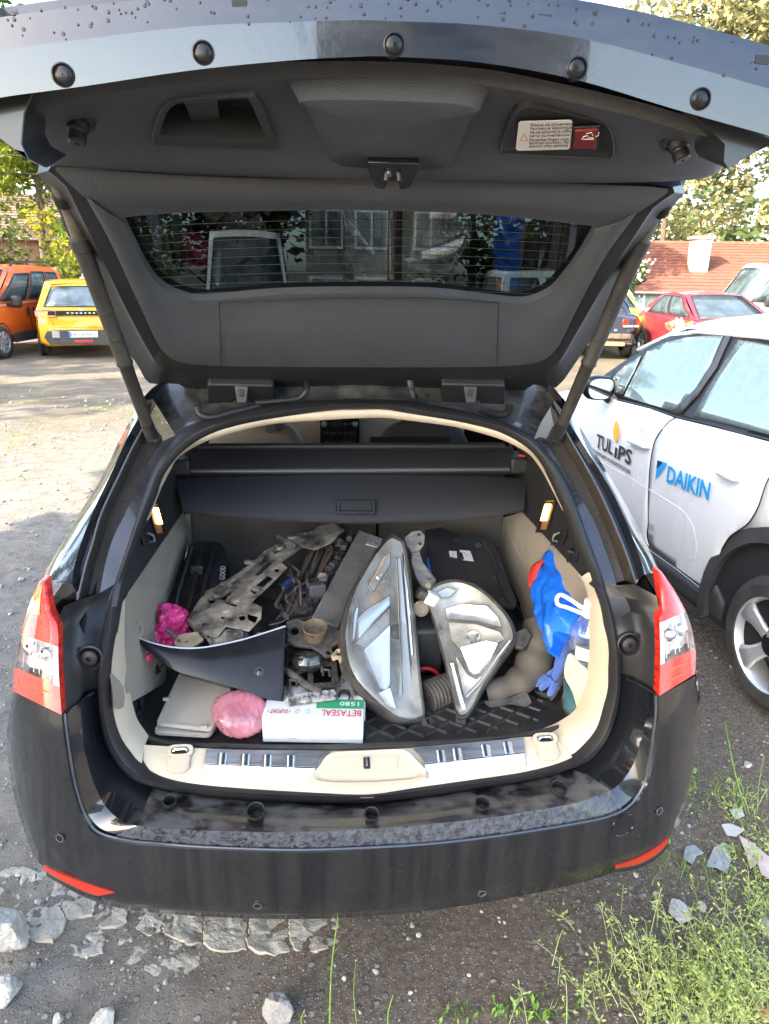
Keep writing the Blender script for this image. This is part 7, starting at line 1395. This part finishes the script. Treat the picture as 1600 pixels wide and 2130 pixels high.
g = G(); sheet('dark_cuff_edge', [(1110, 1436), (1140, 1440), (1150, 1452), (1128, 1450)], PV, GLD, gv, .003)
# silver foil hose, tool bag, felt box at the left
FOI = mat('crumpled_foil', (.72, .72, .72), .25, .9, bump=.9, bs=30); a, b = Uy(716, 1450, .38), Uy(740, 1400, .52); ax = b-a; L = ax.length
fo = root('foil_hose', a+V((0, 0, -.03)), 'crumpled silver foil hose with a dark open end beside the large headlamp', 'hose')
g = G(); n = 26; o1 = ax.normalized().orthogonal().normalized(); o2 = ax.normalized().cross(o1); rings = []
for i in range(14):
    t = i/13; rings.append([a+ax*t+(o1*math.cos(2*math.pi*k/n)+o2*math.sin(2*math.pi*k/n))*(.028+.010*t)*(1+.28*nz((k*.55, i*.9, 2)))*(1 if i else .9) for k in range(n)])
g.loft([[p.lerp(a, .35)+ax*.05 for p in rings[0]]]+rings, True); M('foil', g, FOI, fo, ang=20)
g = G(); g.lathe(a, -ax, [(.0165, -.004), (.0165, .003), (.013, .003), (.012, -.02), (.001, -.02)], 20, False); M('hose_end', g, mat('felt_black'), fo)
TB = mat('bag_nylon', (.012, .012, .013), .6, bump=.5, bs=160, var=.3, vs=5.); PTb = Pl((396, 1132, 1.10), (460, 1132, 1.08), (360, 1270, .72))
tb = root('black_tool_bag', V((-.46, .85, FZ)), 'black nylon tool bag standing against the left side panel', 'bag')
ol = [(398, 1130), (430, 1126), (458, 1130), (470, 1150), (470, 1196), (452, 1218), (424, 1240), (408, 1272), (380, 1280), (358, 1270), (354, 1246), (368, 1212), (386, 1160)]
lp = rs([PTb(x, y) for x, y in ol], 3, True); ce = sum(lp, V())/len(lp); back = [p-PTb.n*.12 for p in lp]
g = G(); g.loft([back, lp]+[[p.lerp(ce, t)+PTb.n*(.03*t+.012*nz(p.lerp(ce, t)*14)) for p in lp] for t in (.1, .25, .45, .7, .9, 1.)], True); M('bag_body', g, TB, tb, ang=40)
g = G(); g.tube(rs([PTb(400, 1136, .016), PTb(388, 1180, .024), PTb(372, 1230, .022), PTb(366, 1268, .014)], 4), .004, 6); M('zip', g, mat('grey_part'), tb)
for x0, y0, x1, y1 in ((420, 1140, 392, 1262), (444, 1142, 420, 1236)): g = G(); g.tube([PTb(x0, y0, .022), PTb((x0+x1)/2, (y0+y1)/2, .036), PTb(x1, y1, .022)], [.007, .008, .007], 6); M('webbing', g, TB, tb)
g = G(); g.box(PTb(410, 1186, .04), (.04, .016, .03)); M('buckle', g, PLAS, tb, bevel=.004)
u = PTb(468, 1206, .014); v = PTb(470, 1158, .014); text('bag_text', 'GOOD', .026, u, v-u, (PTb(455, 1180, .014)-PTb(470, 1180, .014)), mat('faded_print', (.42, .42, .42), .7), tb, sx=1.0)
fb = root('black_felt_organiser', Uz(285, 1470, FZ), 'black felt organiser with a grey clip in the left corner of the boot', 'organiser')
PFL = Pl((262, 1380, .50), (330, 1372, .62), (285, 1480, .40)); FLT = mat('felt_dark', (.013, .013, .014), .95, bump=.6, bs=200)
sheet('organiser', [(256, 1385), (290, 1374), (340, 1360), (352, 1376), (320, 1396), (300, 1430), (288, 1470), (290, 1500), (276, 1500), (264, 1460)], PFL, FLT, fb, .012, .02)
g = G(); PFc = PFL; plate(g, [[PFL(x, y, .02) for x, y in ((284, 1410), (298, 1413), (296, 1432), (300, 1444), (290, 1446), (276, 1430), (276, 1420))]], PFL.n*.010); M('grey_clip', g, mat('clip_grey', (.10, .105, .11), .45), fb, bevel=.002)
g = G(); g.lathe(Uy(287, 1310, .46), (1, -.3, .2), [(.022, 0), (.020, .004), (.010, .003), (.008, -.006)], 18, False); M('carpet_grommet', g, CARPET, WAG)
# ------------------------------------------------------------ stones, slabs, debris, weeds on the ground
def hit(px, py): 
    p = Uz(px, py, 0)
    for _ in range(3): p = Uz(px, py, gz(p.x, p.y))
    return p
CONC = mat('old_concrete', (.46, .42, .35), .9, var=.15, vs=9., bump=1., bs=60, dust=((.20, .165, .125), .55, 9., .1))
LIME = mat('limestone', (.44, .41, .36), .9, var=.15, vs=12., bump=.8, bs=40, dust=((.33, .28, .23), .4, 9., .2))
GRYS = mat('grey_stone', (.30, .285, .26), .9, var=.2, vs=14., bump=.9, bs=45, dust=((.14, .12, .10), .4, 10., .2))
def rock(nm, px, py, w, h, seed, m, label, cat='stone', group='stones on the ground', flat=.7, fr=1.6, dp=1.):
    c = hit(px, py); g = G(); bm = bmesh.new(); bmesh.ops.create_icosphere(bm, subdivisions=5, radius=1.); vs = []
    for v in bm.verts:
        d = v.co.normalized(); k = 1.
        rn = random.Random(seed)
        for _ in range(14):                 # knock flat facets off
            n = V((rn.gauss(0, 1), rn.gauss(0, 1), rn.gauss(0, 1))).normalized(); q = rn.uniform(.55, .82); dd = d.dot(n)
            if dd*k > q: k = q/dd
        k *= 1+.07*nz(d*3.3+V((seed, 0, 0)))+.06*nz(d*8)+.04*nz(d*19)+.03*nz(d*37)
        vs.append(c+V((d.x*w*k, d.y*w*dp*k, max(-.02, d.z*h*k+h*.32))))
    bm.verts.index_update(); g.add(vs, [tuple(v.index for v in f.verts) for f in bm.faces]); bm.free()
    return M(nm, g, m, loc=c, ang=55, label=label, cat=cat, group=group)
rock('stone_block', 12, 1955, .075, .085, 1, LIME, 'large pale limestone block at the left edge below the bumper')
rock('stone_block', 14, 2070, .045, .04, 2, LIME, 'white stone below the large limestone block at the left edge')
rock('stone_block', 580, 2108, .048, .05, 3, GRYS, 'rough grey stone at the bottom of the photo, left of a grass stalk')
rock('stone_block', 215, 2126, .035, .02, 4, LIME, 'flat white stone at the bottom left edge of the photo')
rock('stone_block', 122, 2124, .016, .016, 5, LIME, 'small pale stone left of the flat white stone at the bottom edge')
rock('stone_block', 1415, 1905, .038, .03, 6, mat('blueish_slab', (.36, .38, .38), .8, var=.15, vs=9., bump=.5, bs=40), 'bluish white slab among the weeds at the lower right', dp=1.3)
rock('stone_block', 1458, 1890, .018, .018, 7, LIME, 'pale stone right of the bluish slab')
rock('stone_block', 1322, 1822, .010, .010, 8, LIME, 'small pale stone under the right bumper reflector')
rock('stone_block', 1556, 1592, .02, .012, 9, LIME, 'flat white stone near the hatchback rear wheel')
rock('stone_block', 1350, 2040, .018, .016, 10, GRYS, 'grey stone half hidden in the weed patch')
rock('stone_block', 716, 2036, .008, .008, 11, LIME, 'little white pebble right of the grass stalk')
rock('stone_block', 1592, 1935, .03, .03, 12, GRYS, 'mossy grey stone at the right edge among the weeds')
# broken concrete slab under the bumper, in cracked pieces
sl = root('broken_concrete_slab', hit(300, 1930), 'cracked pale concrete slab under the left end of the bumper', 'concrete slab')
rn = random.Random(4)
cells = [(40, 1850), (105, 1860), (160, 1880), (100, 1915), (235, 1895), (170, 1945), (300, 1905), (265, 1960), (380, 1925), (350, 1985), (470, 1935), (560, 1940), (640, 1935)]
for i, (x, y) in enumerate(cells):
    n = 13; out = []
    for k in range(n):
        a = 2*math.pi*k/n; q = V((x+math.cos(a)*75, y+math.sin(a)*48, 0)); t = 1.
        for j, (u, v) in enumerate(cells):  # stop at the crack half way to each neighbour
            if j == i: continue
            dx, dy = u-x, v-y; pr = (math.cos(a)*75*dx+math.sin(a)*48*dy)/(dx*dx+dy*dy)
            if pr*t > .497: t = .497/pr
        t *= rn.uniform(.97, 1.03); out.append((x+math.cos(a)*75*t, y+math.sin(a)*48*t))
    z = rn.uniform(-.003, .005); g = G(); c = hit(x, y); out2 = []
    for k in range(n):                      # ragged edge
        p, q = out[k], out[(k+1) % n]
        for t in (0, .25, .5, .75): out2.append((lerp(p[0], q[0], t)+rn.uniform(-3, 3), lerp(p[1], q[1], t)+rn.uniform(-2, 2)))
    lo = [hit(*p)+V((0, 0, -.012)) for p in out2]; tz = c.z+z; rg = [lo]
    for t in (0., .03, .1, .25, .45, .7, .9): rg.append([V((lerp(p.x, c.x, t), lerp(p.y, c.y, t), tz-(.004 if t == 0 else 0)+.006*nz(V((lerp(p.x, c.x, t), lerp(p.y, c.y, t), 0))*28)+.004*nz(V((lerp(p.x, c.x, t), lerp(p.y, c.y, t), 3))*70))) for p in lo])
    g.loft(rg+[[V((c.x, c.y, tz))]*len(lo)], True); M('slab_piece', g, CONC, sl, ang=30)
# flakes and shards
def shard(nm, px, m, label, cat='debris', lift=.012, group='debris on the ground'):
    pts = [hit(x, y)+V((0, 0, lift+.015*nz((x*.03, y*.03, 1)))) for x, y in px]; g = G(); g.prism(pts, (0, 0, -.004)); return M(nm, g, m, loc=base_of(pts), label=label, cat=cat, group=group, bevel=.0008)
shard('paint_shard', [(1534, 1752), (1560, 1768), (1600, 1800), (1625, 1830), (1622, 1860), (1580, 1838), (1572, 1812), (1558, 1820), (1550, 1790)], mat('pinkish_shard', (.52, .40, .39), .5, var=.1, vs=20.), 'pinkish pointed plastic shard at the right edge of the photo', lift=.03)
PEEL = mat('peeled_flake', (.28, .31, .33), .4, var=.3, vs=25., dust=((.2, .18, .15), .3, 12., .2))
shard('film_flake', [(1500, 1720), (1520, 1716), (1548, 1732), (1530, 1744), (1512, 1738)], mat('white_flake', (.48, .48, .46), .6), 'white flake lying right of the bumper corner')
shard('film_flake', [(1425, 1765), (1445, 1762), (1462, 1784), (1448, 1786), (1440, 1802), (1420, 1792)], PEEL, 'grey-blue curled flake below the right bumper reflector')
shard('film_flake', [(1484, 1770), (1512, 1756), (1520, 1790), (1512, 1824), (1490, 1810), (1468, 1806)], PEEL, 'larger grey-blue flake left of the pinkish shard')
shard('film_flake', [(1516, 1688), (1542, 1684), (1548, 1702), (1528, 1708)], mat('white_flake'), 'torn grey-white flake in the grass beside the wheel')
shard('brick_piece', [(1578, 2112), (1605, 2108), (1605, 2140), (1574, 2140)], mat('brick_red', (.45, .16, .09), .85, bump=.5, bs=60), 'reddish brick piece in the bottom right corner of the photo', 'brick', .03)
# gravel and pebbles
g = G(); rn = random.Random(9); bmI = bmesh.new(); bmesh.ops.create_icosphere(bmI, subdivisions=1, radius=1.); bmI.verts.index_update(); iv = [v.co.copy() for v in bmI.verts]; iF = [tuple(v.index for v in f.verts) for f in bmI.faces]; bmI.free()
vs, fs = [], []
def peb(c, s, sq):
    o = len(vs); q = Matrix.Rotation(rn.random()*6.3, 3, 'Z'); k = rn.random()*9
    for v in iv: w = v*(1+.35*nz(v*1.3+V((k, k, 0)))); vs.append(c+q @ V((w.x*s, w.y*s*.8, w.z*s*sq))+V((0, 0, s*.25)))
    fs.extend([tuple(i+o for i in f) for f in iF])
for _ in range(6500):
    x = rn.uniform(-1.7, 2.4); y = rn.uniform(-.25, 2.8)
    if -.75 < x < .75 and .5 < y: continue
    dens = .45+.55*nz((x*2.2, y*2.2, 3))+(.35 if x < -.5 else 0)
    if rn.random() > dens: continue
    peb(V((x, y, gz(x, y))), rn.choice((.002, .0025, .003, .003, .004, .005, .006, .009)) * rn.uniform(.7, 1.2), rn.uniform(.5, .8))
for _ in range(900):
    x = rn.uniform(-6.5, -1.2); y = rn.uniform(2.0, 9.5); peb(V((x, y, gz(x, y))), rn.uniform(.008, .035)*rn.uniform(.5, 1.), .5)
g.add(vs, fs); M('gravel', g, mat('gravel_stone', (.19, .165, .135), .9, col2=(.46, .42, .37), vs=30.), kind='stuff', ang=50)
# weeds: pale seeding weed patch, grass tufts, single stalks
def blade(g, b, d, L, w, droop):
    s = d.cross(V((0, 0, 1))).normalized()*w; P = []
    for i in range(5): t = i/4; P.append(b+V((0, 0, 1))*L*t*(1-.35*droop*t)+d*L*droop*t*t)
    g.loft([[p-s*(1-i/4.2) for i, p in enumerate(P)], [p+s*(1-i/4.2) for i, p in enumerate(P)]])
WEED = leafmat('weed_leaf', (.36, .45, .13), .4); WST = leafmat('weed_stem', (.38, .43, .20), .2); GRS = leafmat('grass_blade', (.22, .36, .08), .35)
rn = random.Random(21); g = G(); g2_ = G()
def weed(p, L, lean):
    a = rn.random()*6.28; d = V((math.cos(a), math.sin(a), 0))*lean+V((-.25, -.05, 0)); tip = p+V((0, 0, L))+d*L; mid = p.lerp(tip, .5)+V((0, 0, L*.12)); P = rs([p, mid, tip], 4); g2_.tube(P, [.0014-.0001*i for i in range(9)], 4, False)
    for i in range(2, 9):
        for _ in range(2):
            if rn.random() < .55:
                b = rn.random()*6.28; e = V((math.cos(b), math.sin(b), rn.uniform(.1, .9))).normalized(); q = P[i]+e*rn.uniform(.006, .022); g2_.tube([P[i], q], .0006, 3, False)
                s = rn.uniform(.003, .0065); f = e.orthogonal().normalized()*s*.55; g.add([q-e*s, q+f, q+e*s*1.4, q-f], [(0, 1, 2, 3)])
for _ in range(430):
    u = rn.gauss(0, 1); v = rn.gauss(0, 1); px, py = 1470+u*105, 2085+v*75
    if px > 1640 or px < 1120 or py < 1880 or py > 2175: continue
    weed(hit(px, py), rn.uniform(.05, .15), rn.uniform(.1, .6))
for _ in range(60):
    px, py = rn.uniform(1500, 1620), rn.uniform(1640, 1960); weed(hit(px, py), rn.uniform(.04, .10), rn.uniform(.1, .6))
for px, py in ((1120, 2060), (1180, 2030), (1060, 2100), (1230, 1990), (1250, 1960), (1010, 2110), (1150, 1990)): weed(hit(px+40, py+50), rn.uniform(.08, .13), .6)
M('weed_foliage', g, WEED, kind='stuff', smooth=False, label='pale seeding weeds at the lower right', cat='weeds'); M('weed_stalks', g2_, WST, kind='stuff', label='thin stalks of the weeds at the lower right', cat='weeds')
g = G()
for _ in range(420):
    px, py = rn.choice(((1480, 1660), (1540, 1660), (1580, 1720), (1440, 1640), (1560, 1800), (1480, 1840), (1400, 1800), (1590, 1880))); px += rn.gauss(0, 32); py += rn.gauss(0, 26); a = rn.random()*6.28
    blade(g, hit(px, py), V((math.cos(a), math.sin(a), 0)), rn.uniform(.02, .06), rn.uniform(.001, .0024), rn.uniform(.3, 1.1))
for _ in range(150):
    px, py = rn.choice(((930, 2105), (985, 2110), (1040, 2100), (1100, 2090), (1195, 2110), (1120, 2120))); px += rn.gauss(0, 22); py += rn.gauss(0, 14); a = rn.random()*6.28; p = hit(px, py); s = rn.uniform(.004, .010); d = V((math.cos(a), math.sin(a), .5)).normalized(); e = d.cross(V((0, 0, 1))).normalized(); g.add([p, p+d*s+e*s*.5+V((0, 0, .006)), p+d*s*2+V((0, 0, .008)), p+d*s-e*s*.5+V((0, 0, .006))], [(0, 1, 2, 3)])
for _ in range(500):
    px, py = rn.uniform(0, 420), rn.gauss(870, 45); x = hit(px, py); a = rn.random()*6.28
    if nz((x.x*.8, x.y*.8, 2)) > .05: blade(g, x, V((math.cos(a), math.sin(a), 0)), rn.uniform(.03, .10), .006, 1.)
M('grass', g, GRS, kind='stuff', smooth=False)
def stalk(nm, px, py, tx, ty, label, leaves, w=.0016, col=None):
    b = hit(px, py); t = Uy(tx, ty, b.y-.01); T = root(nm, b, label, 'grass', 'tall grass stalks'); P = rs([b, b.lerp(t, .5)+V((-.006, 0, 0)), t], 5); g = G(); g.tube(P, [w*(1-.6*i/len(P)) for i in range(len(P))], 5); M('stem', g, GRS, T)
    for k, (f, ax, L) in enumerate(leaves): g = G(); blade(g, P[int(f*(len(P)-1))], V((ax, -.2, 0)).normalized(), L, .0028, .45); M('leaf', g, GRS, T, smooth=False)
    return T
stalk('grass_stalk', 686, 2128, 704, 1900, 'tall green grass stalk rising before the middle of the bumper', [(.28, -1, .045), (.45, -1, .05), (.62, 1, .045), (.66, .6, .06), (.7, 1, .04), (.05, 1, .03)], .0022)
stalk('grass_stalk', 1552, 1690, 1508, 1500, 'tall green grass stalk standing left of the hatchback rear wheel', [(.3, -1, .05), (.7, -.6, .06), (.8, .6, .05), (.5, 1, .05)], .0026)
stalk('grass_stalk', 742, 2130, 740, 2000, 'thin dry stalk right of the tall grass stalk at the bottom', [(.75, 1, .02), (.6, 1, .016)], .0011)
stalk('grass_stalk', 630, 2140, 634, 2100, 'short grass blade at the bottom edge left of the tall stalk', [(.4, 1, .03), (.5, -1, .03)], .002)
stalk('grass_stalk', 1575, 1690, 1590, 1570, 'dry stalk at the right edge beside the rear wheel', [(.6, 1, .04), (.7, -1, .03)], .0018)
stalk('grass_stalk', 808, 2140, 818, 2070, 'grass blade at the bottom edge right of the tall stalk', [(.3, 1, .03), (.5, -1, .03)], .002)
